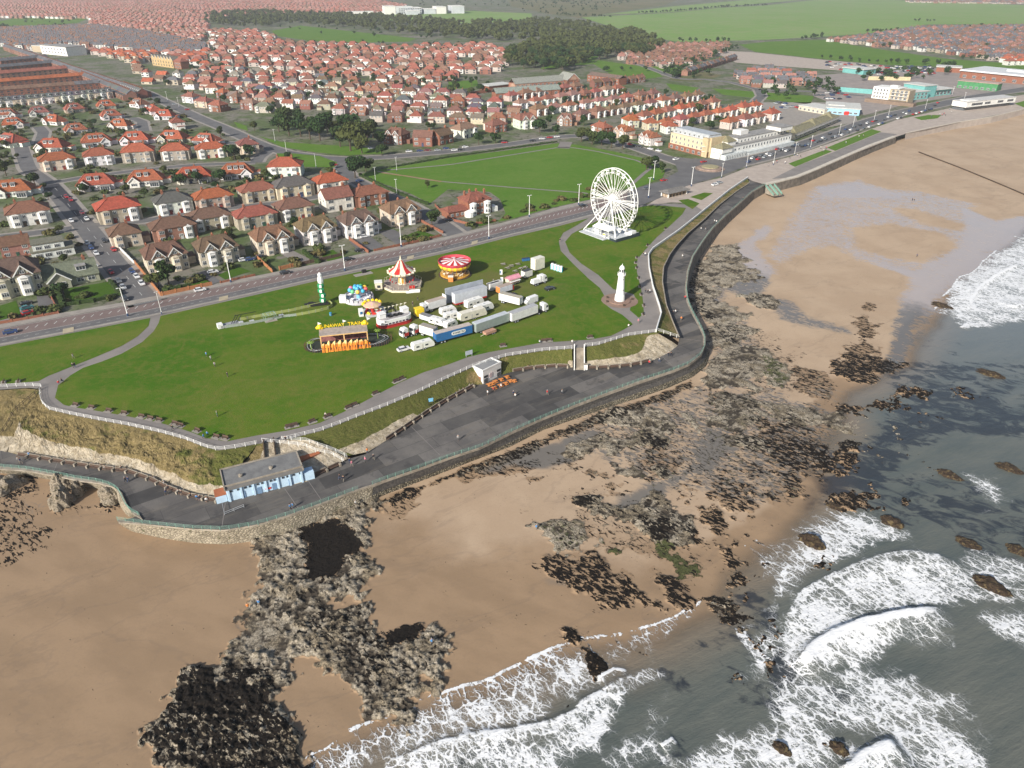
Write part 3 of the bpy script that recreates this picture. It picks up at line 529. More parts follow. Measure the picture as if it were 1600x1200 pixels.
# kind: rock share, weed share, green share, height, edge roughness
ROCKS = [
 ([(470,825),(500,800),(520,782),(585,765),(588,790),(578,820),(580,850),(565,862),(592,872),(604,893),(601,914),(575,918),(562,936),(540,934),(524,945),(565,947),(577,970),(592,992),(634,970),(664,971),(694,975),(710,990),(708,1008),(692,1020),(664,1042),(640,1048),(652,1064),(672,1066),(677,1076),(650,1092),(640,1126),(618,1118),(580,1110),(552,1084),(525,1060),(493,1040),(470,1040),(468,1055),(450,1090),(450,1105),(480,1108),(497,1102),(496,1113),(470,1120),(452,1125),(455,1140),(468,1155),(475,1200),(465,1235),(225,1235),(235,1180),(216,1150),(232,1130),(262,1114),(278,1100),(268,1086),(284,1066),(288,1045),(310,1048),(330,1050),(350,1030),(342,1020),(360,1000),(380,985),(372,965),(388,930),(400,920),(402,895),(400,870),(415,850),(440,835)], 1, .34, .1, 1.5, 2),
 ([(470,828),(520,815),(560,830),(562,860),(540,870),(528,900),(500,912),(480,900),(465,880),(488,855)], -1, 1.25, 0, -1.2, 1.2),
 ([(285,1050),(330,1056),(390,1040),(440,1060),(455,1090),(450,1118),(455,1140),(470,1200),(460,1235),(225,1235),(235,1180),(220,1150),(262,1116),(275,1090)], 0, .36, 0, 0, 3),
 ([(310,1060),(370,1050),(430,1070),(440,1100),(400,1120),(340,1105)], 0, .3, 0, 0, 3),
 ([(590,993),(634,970),(664,972),(670,988),(640,1000),(610,1004)], -1, 1.2, 0, -.8, 1),
 ([(490,930),(560,950),(590,1000),(600,1060),(560,1060),(500,1020),(470,980)], 0, .16, .12, 0, 4),
 ([(385,960),(420,960),(470,1020),(450,1040),(400,1030),(370,1010)], 0, -.1, .25, -.4, 4),
 ([(0,790),(60,800),(90,826),(70,850),(30,870),(-20,875)], 0, .50, 0, 0, 3), ([(55,830),(95,826),(92,845),(60,848)], 0, .3, 0, 0, 1),
 ([(800,706),(870,674),(950,642),(1020,618),(1080,592),(1088,604),(1040,628),(980,650),(920,674),(860,696),(800,724),(700,752),(590,796),(586,785),(700,742)], .5, .62, .3, .3, .8),
 ([(920,655),(960,640),(990,637),(1020,632),(1045,645),(1055,660),(1050,675),(1030,680),(1010,675),(990,670),(970,668),(940,664)], 1, .3, .25, .8, 1.2),
 ([(925,680),(945,678),(972,690),(976,705),(965,716),(950,712),(930,704),(910,712),(888,712),(885,698),(905,696)], 1, .22, .15, .9, 1.5),
 ([(940,715),(968,720),(972,730),(985,728),(1005,738),(1010,744),(980,747),(960,740)], 1, .3, .2, .6, 1.2),
 ([(1020,730),(1035,728),(1055,742),(1050,748),(1030,745)], .9, .6, 0, .6, 1),
 ([(1000,660),(1040,672),(1050,690),(1020,700),(985,705),(978,688)], .85, .32, 0, .5, 2),
 ([(1065,648),(1080,645),(1095,660),(1105,677),(1095,679),(1075,667)], 1, .45, .1, .7, 1.2),
 ([(1105,400),(1120,382),(1150,378),(1160,395),(1180,412),(1170,425),(1190,417),(1195,428),(1165,440),(1130,445),(1125,465),(1150,480),(1165,490),(1155,500),(1175,515),(1160,535),(1190,545),(1200,560),(1195,590),(1180,604),(1150,606),(1130,612),(1090,604),(1098,580),(1112,550),(1110,520),(1094,490),(1084,460),(1080,430),(1090,405)], .95, .22, .14, .8, 3),
 ([(1078,430),(1094,400),(1104,400),(1098,430),(1100,460),(1112,490),(1104,500),(1088,480)], .3, .6, .3, .3, 2),
 ([(1150,456),(1180,451),(1202,455),(1222,468),(1210,480),(1178,473)], 1, .42, .1, 1., 1.5),
 ([(1110,500),(1160,508),(1175,530),(1140,535),(1112,525)], 0, .3, .0, 0, 4),
 ([(1108,640),(1110,622),(1140,619),(1200,620),(1262,636),(1320,642),(1360,652),(1395,664),(1402,685),(1390,705),(1362,706),(1332,690),(1290,667),(1240,662),(1190,652),(1175,667),(1140,674),(1115,667)], .9, .34, .32, .6, 3),
 ([(1130,673),(1160,678),(1195,688),(1202,702),(1150,692)], .9, .5, 0, .6, 2),
 ([(1200,560),(1230,568),(1235,590),(1215,605),(1195,600)], .9, .42, .5, .5, 2),
 ([(1205,680),(1230,685),(1262,690),(1300,684),(1312,700),(1290,722),(1262,735),(1272,746),(1225,735),(1203,710)], .2, .68, .1, .45, 3),
 ([(1180,700),(1215,705),(1260,745),(1240,760),(1205,740)], .1, .6, 0, .3, 3),
 ([(1300,560),(1330,553),(1388,560),(1412,570),(1382,582),(1360,597),(1330,594),(1310,580)], .4, .72, .1, .5, 3),
 ([(1340,475),(1360,468),(1372,500),(1365,520),(1378,545),(1360,562),(1318,556),(1335,520)], .0, .56, 0, .1, 3),
 ([(905,783),(930,778),(960,790),(985,800),(1000,790),(1008,770),(1030,772),(1050,790),(1072,810),(1088,826),(1090,852),(1060,852),(1020,845),(990,830),(960,810),(930,800)], 1, .42, .25, .9, 2),
 ([(1010,815),(1040,812),(1050,830),(1020,842)], 0, .4, 0, 0, 1.5),
 ([(855,813),(880,808),(902,815),(920,830),(946,840),(945,852),(1000,870),(960,862),(900,852),(860,847),(830,820)], .95, .4, .4, .5, 2.5),
 ([(835,879),(855,868),(911,888),(917,850),(931,852),(963,882),(987,889),(990,906),(1048,949),(1033,953),(992,936),(975,950),(940,947),(908,924),(882,909),(852,906)], .15, .66, 0, .45, 1.6),
 ([(1013,868),(1030,880),(1062,903),(1077,922),(1081,943),(1060,953),(1033,924),(1015,908)], .2, .67, .1, .45, 1.6),
 ([(940,846),(987,846),(1000,867),(985,878),(963,876)], .6, .3, .85, .3, 2), ([(1010,846),(1070,862),(1091,880),(1100,897),(1062,902),(1030,880)], .6, .4, .75, .3, 2),
 ([(1074,903),(1109,927),(1144,934),(1170,955),(1192,992),(1160,985),(1127,970),(1109,940)], .55, .7, .2, .9, 2),
 ([(882,980),(902,980),(909,999),(940,1022),(956,1042),(950,1062),(930,1060),(912,1025),(894,1003)], .1, .9, 0, .8, 1.2),
 ([(960,994),(980,1004),(1006,1010),(1020,1024),(995,1026),(975,1014)], .2, .85, 0, .8, 1), ([(852,1076),(887,1082),(904,1101),(886,1117),(868,1098)], .2, .85, .1, .9, 1),
 ([(1115,790),(1136,788),(1152,820),(1134,838),(1095,818),(1100,800)], .1, .72, .1, .4, 2), ([(1058,815),(1110,835),(1150,850),(1120,862),(1080,850)], .3, .66, .2, .4, 2),
 ([(1125,760),(1118,745),(1098,752),(1060,780),(1075,790)], .3, .55, .1, .4, 2), ([(1160,725),(1195,720),(1200,745),(1170,755)], 0, .52, 0, .1, 2),
 ([(700,735),(790,728),(840,720),(830,738),(780,745),(730,755)], 0, .5, 0, .1, 1.5), ([(600,800),(650,770),(660,790),(620,820)], 0, .44, 0, 0, 2), ([(820,745),(856,742),(852,755),(825,757)], .3, .5, .2, .2, 1),
 ([(1000,670),(1010,690),(1000,715),(1060,700),(1040,690)], 0, .42, 0, 0, 2), ([(865,755),(930,745),(960,760),(900,790),(865,780)], 0, .36, 0, 0, 3), ([(1200,690),(1200,720),(1160,700)], 0, .5, 0, 0, 2),
 ([(1100,600),(1150,612),(1200,612),(1245,640),(1200,650),(1140,640),(1080,632)], .55, .46, .3, .4, 4), ([(1180,640),(1250,655),(1310,690),(1290,740),(1240,760),(1190,720),(1165,680)], .38, .60, .15, .4, 4), ([(1060,745),(1130,730),(1180,760),(1200,800),(1160,840),(1100,800)], .32, .56, .2, .4, 4), ([(1000,715),(1060,700),(1100,720),(1060,750),(1010,750)], .4, .5, .3, .4, 3), ([(870,725),(930,715),(1000,750),(990,775),(930,760),(880,745)], .42, .46, .15, .3, 3), ([(1230,560),(1310,590),(1300,620),(1240,605)], .4, .52, .3, .3, 4), ([(1395,600),(1450,610),(1420,640),(1360,640)], .3, .75, .1, 1.3, 3), ([(1390,655),(1450,665),(1440,690),(1400,690)], .75, .5, .4, 1.3, 3), ([(1380,640),(1330,625),(1300,640),(1340,655)], .4, .7, .2, 1.0, 3), ([(1130,850),(1200,880),(1240,930),(1200,960),(1150,920),(1110,880)], .25, .7, .1, .35, 3), ([(1420,700),(1500,735),(1490,760),(1420,730)], .5, .7, .2, 1.5, 3), ([(1500,780),(1600,840),(1600,870),(1520,830)], .3, .75, .1, 1.6, 2), ([(1290,700),(1340,690),(1370,720),(1330,745),(1290,730)], .3, .72, .1, 1.1, 4), ([(1440,640),(1500,650),(1480,670),(1430,665)], .3, .72, .1, 1.5, 4), ([(1330,760),(1400,770),(1380,790),(1320,785)], .4, .7, .2, 1.4, 4), ([(1500,600),(1540,615),(1520,630),(1490,615)], .2, .7, 0, 1.6, 3), ([(1400,760),(1450,780),(1420,800),(1390,780)], .2, .72, 0, 1.5, 3), ([(1180,1000),(1215,990),(1230,1040),(1200,1080),(1175,1050)], .2, .7, 0, 1.3, 3), ([(1280,1130),(1330,1120),(1340,1190),(1290,1200)], .2, .7, 0, 1.6, 3), ([(1255,870),(1295,868),(1300,890),(1265,890)], .2, .8, 0, 1.3, 2),
 ([(900,655),(1060,612),(1200,600),(1340,650),(1325,715),(1240,762),(1180,800),(1060,765),(960,742),(900,700)], .37, .36, .34, .35, 5), ([(830,800),(1000,780),(1100,830),(1110,900),(1040,900),(900,860)], .36, .36, .3, .3, 4), ([(1080,480),(1200,520),(1290,600),(1200,620),(1100,610)], .37, .32, .3, .3, 5),
 ([(80,755),(120,752),(130,790),(190,790),(192,808),(150,800),(90,815),(72,790)], .25, .55, 0, .4, 1.5), ([(0,745),(60,752),(70,778),(0,790)], .2, .6, .1, .3, 2),
]
WETS = [ ([(900,650),(1060,608),(1200,600),(1340,650),(1325,715),(1240,762),(1180,800),(1060,765),(960,742),(900,700)], .46, .8), # films of water and pools: wetness, ripple
 ([(1268,290),(1300,280),(1345,276),(1390,288),(1440,290),(1505,302),(1535,306),(1525,318),(1560,332),(1640,320),(1640,420),(1560,410),(1500,445),(1470,480),(1445,520),(1420,560),(1380,600),(1376,570),(1400,520),(1405,480),(1430,430),(1440,415),(1400,412),(1340,398),(1300,376),(1270,384),(1215,408),(1200,395),(1222,350),(1240,325)], .55, .8),
 ([(1272,285),(1340,275),(1385,290),(1395,300),(1340,300),(1280,300)], .45, 0), ([(1400,300),(1500,303),(1530,306),(1510,330),(1450,330)], .35, .2), ([(1330,385),(1430,412),(1450,395),(1500,390),(1500,430),(1440,500),(1410,560),(1380,590),(1398,520),(1405,470),(1430,425),(1370,405)], .8, .0), ([(1500,310),(1560,332),(1640,320),(1640,400),(1560,405),(1500,440),(1440,430),(1440,412),(1500,372),(1505,345)], .8, .0), ([(1272,288),(1340,278),(1390,292),(1440,294),(1400,305),(1330,304),(1280,305)], .75, .1),
 ([(1200,455),(1240,465),(1270,490),(1330,505),(1335,520),(1280,510),(1220,495),(1196,470)], .6, .45),
 ([(1340,348),(1400,343),(1470,355),(1492,372),(1445,396),(1390,392),(1345,378)], -1, 0), ([(1400,318),(1430,318),(1510,340),(1500,347),(1450,340)], -.7, 0),
 ([(760,740),(800,712),(860,695),(920,668),(945,675),(935,702),(900,716),(880,724),(840,730),(800,726)], .9, .1),
 ([(1080,690),(1100,662),(1130,668),(1155,690),(1135,722),(1110,737),(1080,747),(1050,762),(1020,778),(990,792),(962,792),(968,775),(1000,760),(1040,745),(1075,720)], .85, .25),
 ([(1100,500),(1112,430),(1120,400),(1148,380),(1195,345),(1215,350),(1185,378),(1200,400),(1215,420),(1200,450),(1165,462),(1140,452)], .7, .5),
 ([(1120,480),(1165,490),(1190,540),(1205,580),(1180,610),(1110,610),(1095,640),(1060,640),(1040,625),(1100,590)], .5, .7), ([(1030,640),(1060,640),(1070,660),(1040,690),(1000,690),(985,680)], .6, .5),
 ([(400,915),(430,925),(480,960),(470,1030),(430,1030),(380,1010),(370,980)], .6, .6), ([(0,780),(60,770),(130,790),(100,830),(0,840)], .3, .4), ([(345,1040),(385,1045),(380,1060),(345,1058)], .7, .2), ([(260,1160),(300,1158),(305,1195),(265,1195)], .9, .2),
 ([(860,900),(840,895),(850,910),(880,910)], .8, 0), ([(900,770),(970,790),(1000,830),(900,800)], .4, .4), ([(1290,600),(1330,600),(1320,640),(1230,600)], .4, .5), ([(560,1085),(700,1085),(640,1130),(560,1150),(470,1195),(452,1150),(500,1100)], .35, .1), ([(700,1060),(1080,930),(1090,950),(960,1000),(800,1050),(700,1090)], .4, .1),
]
KELP = [([(1240,760),(1330,720),(1500,740),(1640,800),(1640,900),(1560,850),(1450,830),(1330,800),(1250,800)], .58), ([(1440,560),(1640,560),(1640,660),(1500,650)], .5), ([(1100,960),(1200,940),(1230,1100),(1180,1140),(1120,1060)], .5), ([(1195,740),(1260,700),(1330,700),(1400,630),(1480,590),(1600,640),(1640,660),(1600,690),(1520,680),(1440,700),(1400,760),(1330,790),(1255,800)], .72), ([(1380,560),(1480,560),(1560,590),(1600,650),(1540,670),(1440,640),(1380,620)], .6), ([(1310,745),(1400,740),(1470,790),(1450,800),(1340,775)], .45), ([(1440,780),(1540,820),(1600,870),(1600,900),(1500,860)], .6), ([(1410,540),(1450,520),(1540,545),(1500,560)], .4),
 ([(1140,905),(1195,905),(1230,960),(1210,1000),(1180,985)], .72), ([(1040,1050),(1080,1050),(1085,1080),(1050,1080)], .7), ([(1050,1155),(1070,1155),(1075,1190),(1045,1190)], .8), ([(1075,985),(1110,985),(1115,1010),(1080,1015)], .6), ([(700,1165),(800,1150),(830,1200),(700,1215)], .8), ([(1195,1010),(1240,1000),(1245,1130),(1190,1150)], .8), ([(1240,1060),(1320,1060),(1310,1085),(1250,1085)], .75), ([(1590,520),(1470,520),(1430,545),(1500,560),(1600,545)], .2), ([(1330,840),(1390,845),(1420,870),(1350,860)], .5)]
FOAM = [ # density, solid
 ([(800,1041),(750,1066),(677,1083),(642,1098),(604,1121),(557,1141),(511,1171),(479,1185),(440,1222),(540,1222),(620,1182),(700,1162),(800,1146),(860,1130),(900,1095),(960,1050),(1000,1022),(1060,972),(1086,943),(1040,957),(963,992),(902,997),(858,1013)], .45, 0),
 ([(940,1080),(1000,1050),(1030,1040),(1040,990),(1086,950),(1050,960),(970,995),(1010,1030),(940,1070)], .3, 0),
 ([(560,1222),(600,1190),(680,1163),(740,1147),(800,1141),(850,1132),(890,1118),(915,1093),(945,1080),(1000,1048),(1020,1040),(1012,1060),(985,1085),(965,1105),(960,1150),(940,1170),(900,1190),(860,1222)], .62, .1),
 ([(900,1150),(930,1140),(955,1150),(940,1175),(910,1178)], .9, .5),
 ([(1250,925),(1280,905),(1340,880),(1380,865),(1420,862),(1470,870),(1505,885),(1520,905),(1540,940),(1500,950),(1440,955),(1380,965),(1340,975),(1290,1000),(1265,1010),(1240,1050),(1215,1045),(1225,980)], .58, .04),
 ([(1240,1045),(1265,1010),(1300,985),(1340,972),(1385,960),(1390,980),(1384,1010),(1375,1040),(1340,1046),(1300,1040),(1255,1055)], .66, .36),
 ([(1215,1060),(1250,1050),(1300,1050),(1340,1040),(1400,1040),(1460,1075),(1500,1095),(1510,1130),(1530,1160),(1560,1222),(1440,1222),(1400,1200),(1370,1160),(1300,1150),(1260,1130),(1200,1130),(1200,1080)], .45, 0),
 ([(1040,1222),(1090,1172),(1130,1160),(1200,1125),(1220,1060),(1260,1080),(1290,1140),(1350,1160),(1400,1150),(1360,1170),(1310,1200),(1300,1222)], .62, .08),
 ([(1250,815),(1290,800),(1340,805),(1380,815),(1420,835),(1400,850),(1350,865),(1300,882),(1255,905),(1222,930),(1205,960),(1205,890),(1235,850)], .54, 0),
 ([(1335,835),(1395,820),(1415,845),(1360,860)], .8, .25), ([(1265,800),(1310,790),(1330,800),(1290,810)], .3, 0),
 ([(1476,445),(1600,365),(1680,300),(1700,480),(1600,500),(1560,515),(1510,512),(1470,488)], .56, 0),
 ([(1530,805),(1560,790),(1520,765),(1510,740),(1560,745),(1580,775)], .45, 0),
 ([(1490,870),(1540,860),(1640,890),(1640,960),(1560,945),(1520,930)], .42, 0), ([(1510,960),(1600,935),(1640,950),(1640,1010),(1570,1000)], .38, 0), ([(1180,985),(1210,980),(1220,1020),(1195,1070),(1165,1055)], .4, .05), ([(1005,1100),(1040,1095),(1045,1130),(1010,1140)], .38, 0), ([(940,1160),(1000,1140),(1060,1150),(1040,1195),(960,1200)], .3, 0),
 ([(1160,850),(1240,840),(1215,900),(1190,910)], .34, 0), ([(1390,990),(1500,950),(1490,985),(1480,1015),(1420,1015)], .38, 0), ([(470,1185),(560,1145),(640,1112),(640,1080),(520,1120),(455,1180)], .16, 0),
]
# crest line, height, solid band, width
CRESTS = [([(1238,1050),(1262,1014),(1305,987),(1350,971),(1400,960),(1450,953),(1490,949)], 1.5, .9, 3.2), ([(1222,985),(1248,930),(1285,906),(1340,882),(1380,867),(1420,862),(1470,870),(1505,886),(1518,905)], .35, .5, .9),
 ([(590,1200),(680,1163),(740,1147),(800,1141),(850,1132),(890,1118),(915,1093),(945,1080),(1000,1048),(1022,1040)], .5, .6, 1.6), ([(1310,1210),(1345,1180),(1385,1162),(1405,1155)], 1.3, .8, 2.2),
 ([(1600,410),(1560,430),(1532,450),(1518,470),(1520,492)], .5, .75, 2.2), ([(1600,475),(1585,482)], .5, .7, 2), ([(1462,465),(1500,445),(1545,425),(1600,395)], .1, .5, .9), ([(1480,452),(1540,420),(1600,372)], .05, .4, .6), ([(1500,512),(1515,503)], .3, .7, 1.5), ([(930,1062),(960,1045),(985,1050)], .3, .8, .8), ([(1030,1165),(1055,1152)], .3, .8, .7), ([(1155,975),(1170,1000),(1195,1030),(1190,1065)], .05, .5, .9), ([(1295,495),(1325,480)], 0, 0, 1), ([(1398,515),(1420,495),(1438,486)], 0, .55, .5)]
ny, nx = 1010, 1010
yr = 52 * (760 / 52) ** np.linspace(0, 1, ny); ux = np.linspace(-1, 1, nx)
X = ux[None, :] * (yr * .80 + 62)[:, None] + 12; Y = np.repeat(yr[:, None], nx, 1)
HEAD = [px(x, y, LZ) for x, y in TOP1[:1]]
cov = pxs([(-250, 612), (0, 609)] + TOP1, LZ) + pxs(TOP3, LZ) + pxs(TOP4 + TOP5 + [(1180, 281)] + TOPE, LZ) + [(1500., 900.), (1500., 1200), (-900., 1200), (-900., px(-250, 612)[1])]
keep = sdpoly(X, Y, cov) > -6
promd = sdpoly(X, Y, flat); keep &= promd > -9
sw = sdpoly(X, Y, SEA); wx = (fbm(X * .06, Y * .06, 4, 21) - .5) * 9; sw = sw + wx * .5
far = sstep(Y, 270, 460); kk = .016 + .022 * far; Z = np.where(sw > 0, .32 + np.minimum(sw * kk, 2.0 + 5.4 * far), .32 + np.maximum(sw * .035, -2.2))
Z += (fbm(X * .03, Y * .03, 3, 5) - .5) * .5 * sstep(sw, 4, 20)
rock = np.zeros_like(X); weed = np.zeros_like(X); green = np.zeros_like(X); hh = np.zeros_like(X)
n_lo = fbm(X * .16, Y * .16, 4, 40, .6) - .5; n_hi = fbm(X * .55, Y * .55, 4, 50, .6) - .5
def local(poly, marg):
    p = np.array(poly); i0 = np.searchsorted(yr, p[:, 1].min() - marg); i1 = np.searchsorted(yr, p[:, 1].max() + marg); sl = slice(max(0, i0), min(ny, i1 + 1))
    return sl
for poly, rk, wd, gr, h, e in ROCKS:
    P = [pxb(x, y) for x, y in poly]; sl = local(P, 12); d = sdpoly(X[sl], Y[sl], P) + e * (n_lo[sl] * 5. + n_hi[sl] * 2.4); f = sstep(d, 1.2 + .4 * e, -1.2 - .4 * e)
    if rk >= 0: rock[sl] = np.maximum(rock[sl], rk * f)
    else: rock[sl] *= 1 - f
    weed[sl] = np.clip(weed[sl] + wd * f * (1 if abs(wd) > .3 or True else 1), 0, 1.3) if (rk <= 0 and wd < .5) else np.maximum(weed[sl], wd * f)
    green[sl] = np.maximum(green[sl], gr * f); hh[sl] = np.maximum(hh[sl], h * f) if h >= 0 else hh[sl] * (1 - f) + .15 * f
hh *= sstep(np.maximum(rock, sstep(weed, .3, .7)), .3, .75); b1 = fbm(X * .25, Y * .25, 3, 60); b2 = fbm(X * .85 + .3 * b1 * 6, Y * .85, 4, 70, .66); b3 = 1 - np.abs(vnoise(X * 1.5, Y * 1.5, 81) * 2 - 1)
rr = np.clip(b1 * .5 + b2 * .75 + .18 * b3 - .28, 0, 1)
Z = Z + hh * (rr * 1.45 - .2) + sstep(weed, .45, .8) * (.05 + .16 * vnoise(X * 1.3, Y * 1.3, 91))
wet = np.zeros_like(X); rip = np.zeros_like(X)
for poly, w_, r_ in WETS:
    P = [pxb(x, y) for x, y in poly]; sl = local(P, 14); d = sdpoly(X[sl], Y[sl], P) + n_lo[sl] * 6; f = sstep(d, 6, -5)
    if w_ > 0: wet[sl] = np.maximum(wet[sl], w_ * f); rip[sl] = np.maximum(rip[sl], r_ * f)
    else: wet[sl] = wet[sl] * (1 + w_ * f); rip[sl] = rip[sl] * (1 + w_ * f)
rip = rip * (rip > .02)
damp = np.clip(.92 - .75 * sstep(X, -70, 5) * sstep(Y, 105, 150) - .25 * far + .6 * sstep(sw, 9, 1) + .5 * sstep(weed, .25, .5) , 0, 1)
def grid_object(name, Xg, Yg, Zg, mask, m, attrs):
    idx = -np.ones(Xg.shape, np.int64); fm = mask[:-1, :-1] & mask[1:, :-1] & mask[:-1, 1:] & mask[1:, 1:]
    vm = np.zeros(Xg.shape, bool); vm[:-1, :-1] |= fm; vm[1:, :-1] |= fm; vm[:-1, 1:] |= fm; vm[1:, 1:] |= fm
    idx[vm] = np.arange(vm.sum()); co = np.stack([Xg[vm], Yg[vm], Zg[vm]], 1).astype(np.float32)
    q = np.stack([idx[:-1, :-1][fm], idx[:-1, 1:][fm], idx[1:, 1:][fm], idx[1:, :-1][fm]], 1).astype(np.int32)
    me = bpy.data.meshes.new(name); me.vertices.add(len(co)); me.vertices.foreach_set('co', co.ravel()); me.loops.add(q.size); me.loops.foreach_set('vertex_index', q.ravel())
    me.polygons.add(len(q)); me.polygons.foreach_set('loop_start', np.arange(0, q.size, 4, dtype=np.int32)); me.polygons.foreach_set('use_smooth', np.ones(len(q), bool)); me.update(calc_edges=True)
    for an, chans in attrs.items():
        c = np.stack([np.broadcast_to(a, Xg.shape)[vm] for a in chans], 1).astype(np.float32); me.attributes.new(an, 'FLOAT_COLOR', 'POINT').data.foreach_set('color', c.ravel())
    me.materials.append(m); o = bpy.data.objects.new(name, me); COL.objects.link(o); o['kind'] = 'structure'; return o
grid_object('beach', X, Y, Z, keep, m_beach(), {'mk': [rock, weed, wet, green], 'mk2': [damp, rip, rr, sstep(Y + X * .6, 335, 415)]})  # mk2 alpha: where far wet sand takes the painted sky reflection
def beach_z(x, y):
    """height of the beach at a place"""
    i = min(ny - 1, max(0, int(np.searchsorted(yr, y)))); j = int(round(((x - 12) / (yr[i] * .80 + 62) + 1) / 2 * (nx - 1))); return float(Z[i, min(nx - 1, max(0, j))])
# ---- sea
foam = np.zeros_like(X); crest = np.zeros_like(X); dark = np.zeros_like(X); wz = np.full_like(X, .36)
for poly, den, sol in FOAM:
    P = [px(x, y, .4) for x, y in poly]; sl = local(P, 10); d = sdpoly(X[sl], Y[sl], P) + n_lo[sl] * 9 + n_hi[sl] * 3; f = sstep(d, 2.5, -5.5); foam[sl] = np.maximum(foam[sl], den * f); crest[sl] = np.maximum(crest[sl], sol * f)
for poly, k_ in KELP:
    P = [px(x, y, .4) for x, y in poly]; sl = local(P, 14); d = sdpoly(X[sl], Y[sl], P) + n_lo[sl] * 8; dark[sl] = np.maximum(dark[sl], k_ * sstep(d, 5, -5))
depth = np.clip(-sw / 20, 0, 1)
for line, h, sol, w in CRESTS:
    L = [px(x, y, .4) for x, y in line]; sl = local(L, 14); d, sg, t = sdline(X[sl], Y[sl], [tuple(p) for p in dense(L, 28)]); d = d * sg + n_hi[sl] * .8    # + on the shore side
    env = sstep(t, 0, .12) * sstep(t, 1, .8); front = np.exp(-(d / .9) ** 2); back = np.exp(-(d / 5.) ** 2)
    wz[sl] += h * env * np.where(d > 0, front, back); crest[sl] = np.maximum(crest[sl], sol * env * sstep(d, .7, .1) * sstep(d, -w, -w * .35))
    foam[sl] = np.maximum(foam[sl], .45 * env * sstep(d, .8, 0.) * sstep(d, -w * 2.5, -w) * (sol > 0))
edge = sstep(sw, .3, -.1) * sstep(sw, -1.0, -.45) * (foam > .1); foam = np.maximum(foam, .8 * edge); foam *= sstep(sw, .25, -.15); crest *= sstep(sw, .2, -.2)
wz += (.10 * (fbm(X * .10 + Y * .05, Y * .30 - X * .13, 3, 101) - .5) + .28 * (fbm(X * .035 + Y * .02, Y * .10 - X * .05, 2, 111) - .5)) * depth + .22 * foam * (fbm(X * .7, Y * .7, 3, 121) - .4) * sstep(foam, .3, .7) * depth
wz = np.minimum(wz, np.where(sw > -1, .36, wz))
farsea = MB()
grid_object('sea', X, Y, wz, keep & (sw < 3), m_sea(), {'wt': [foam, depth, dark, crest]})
# ================================================================== park, roads, fields
sheet('park_path', pxs([(-250, 592), (-60, 549), (0, 540), (100, 521), (237, 494), (400, 458), (500, 435), (600, 414), (700, 392), (800, 367), (875, 350), (925, 337), (995, 321), (1040, 318), (1080, 320), (1100, 326)] + [(1100, 330), (1060, 362), (1020, 390), (1013, 400), (1014, 420), (1020, 450), (1030, 480), (1033, 492), (1025, 519)] + TOP4[::-1][1:] + TOP3[::-1] + [(440, 688)] + TOP1[::-1] + [(45, 606), (0, 609), (-250, 612)]), LZ + .05, M_PATH)
GR = [[(-250, 588), (-60, 551), (0, 542), (100, 523), (235, 497), (232, 510), (215, 526), (190, 541), (150, 558), (110, 574), (75, 588), (60, 596), (0, 601), (-250, 607)],
 [(251, 494), (400, 461), (500, 438), (600, 417), (700, 395), (800, 370), (875, 353), (920, 341), (900, 353), (880, 364), (873, 377), (876, 392), (895, 412), (920, 436), (937, 450), (944, 462), (943, 474), (955, 483), (972, 492), (985, 503), (989, 507), (975, 515), (955, 525), (922, 531), (845, 536), (762, 551), (732, 558), (700, 570), (662, 582), (625, 598), (587, 618), (550, 638), (500, 661), (450, 673), (400, 681), (355, 690), (322, 685), (300, 676), (275, 668), (250, 661), (200, 651), (150, 642), (117, 637), (100, 633), (86, 622), (91, 602), (98, 597), (110, 587), (130, 575), (160, 565), (190, 553), (222, 535), (240, 518), (248, 505)],
 [(940, 342), (995, 325), (1015, 321), (1040, 322), (1072, 325), (1066, 335), (1050, 350), (1025, 372), (1007, 392), (996, 405), (995, 425), (1000, 445), (1004, 465), (1006, 490), (998, 497), (984, 485), (986, 478), (994, 468), (990, 460), (975, 456), (958, 452), (935, 430), (908, 412), (890, 395), (883, 378), (893, 366), (915, 354)],
 [(1078, 308), (1100, 301), (1114, 302), (1096, 313)], [(1060, 313), (1075, 311), (1093, 318), (1082, 327), (1070, 320)]]
for g in GR: sheet('park_lawn', pxs(g), LZ + .10, M_PARK)
sheet('lighthouse_plaza', [(px(968, 470)[0] + 7.2 * math.cos(a), px(968, 470)[1] + 7.2 * math.sin(a)) for a in [i * .35 for i in range(18)]], LZ + .14, m_asphalt('plaza_brick', (.23, .15, .115), (.28, .2, .155)))
# promenade road: bands between its upper and its lower edge
RL = [(-250, 592), (-60, 549), (0, 540), (100, 521), (237, 494), (400, 458), (500, 435), (600, 414), (700, 392), (800, 367), (875, 350), (925, 337), (995, 321)]
RU = [(-250, 553), (-60, 518), (0, 508), (92, 491), (200, 472), (250, 462), (400, 432), (500, 412), (575, 395), (650, 381), (700, 370), (800, 345), (862, 327), (925, 312), (985, 296)]
rl, ru = dense(pxs(RL), 160), dense(pxs(RU), 160)
def band(name, f0, f1, z, m, i0=0, i1=160):
    a = ru + (rl - ru) * f0; b = ru + (rl - ru) * f1
    return sheet(name, [tuple(p) for p in b[i0:i1]] + [tuple(p) for p in a[i0:i1][::-1]], z, m)
band('pavement', -.02, .20, LZ + .17, M_PAVE); band('road', .20, .66, LZ + .07, M_ROADRED); band('cycle_lane', .66, .93, LZ + .08, M_ROAD); band('pavement', .93, 1.02, LZ + .17, M_PAVE)
mk = MB()
def rp(i, f):
    k = int(i); t = i - k; k2 = min(k + 1, 159); u = ru[k] * (1 - t) + ru[k2] * t; l = rl[k] * (1 - t) + rl[k2] * t; return u + (l - u) * f
i = 2.
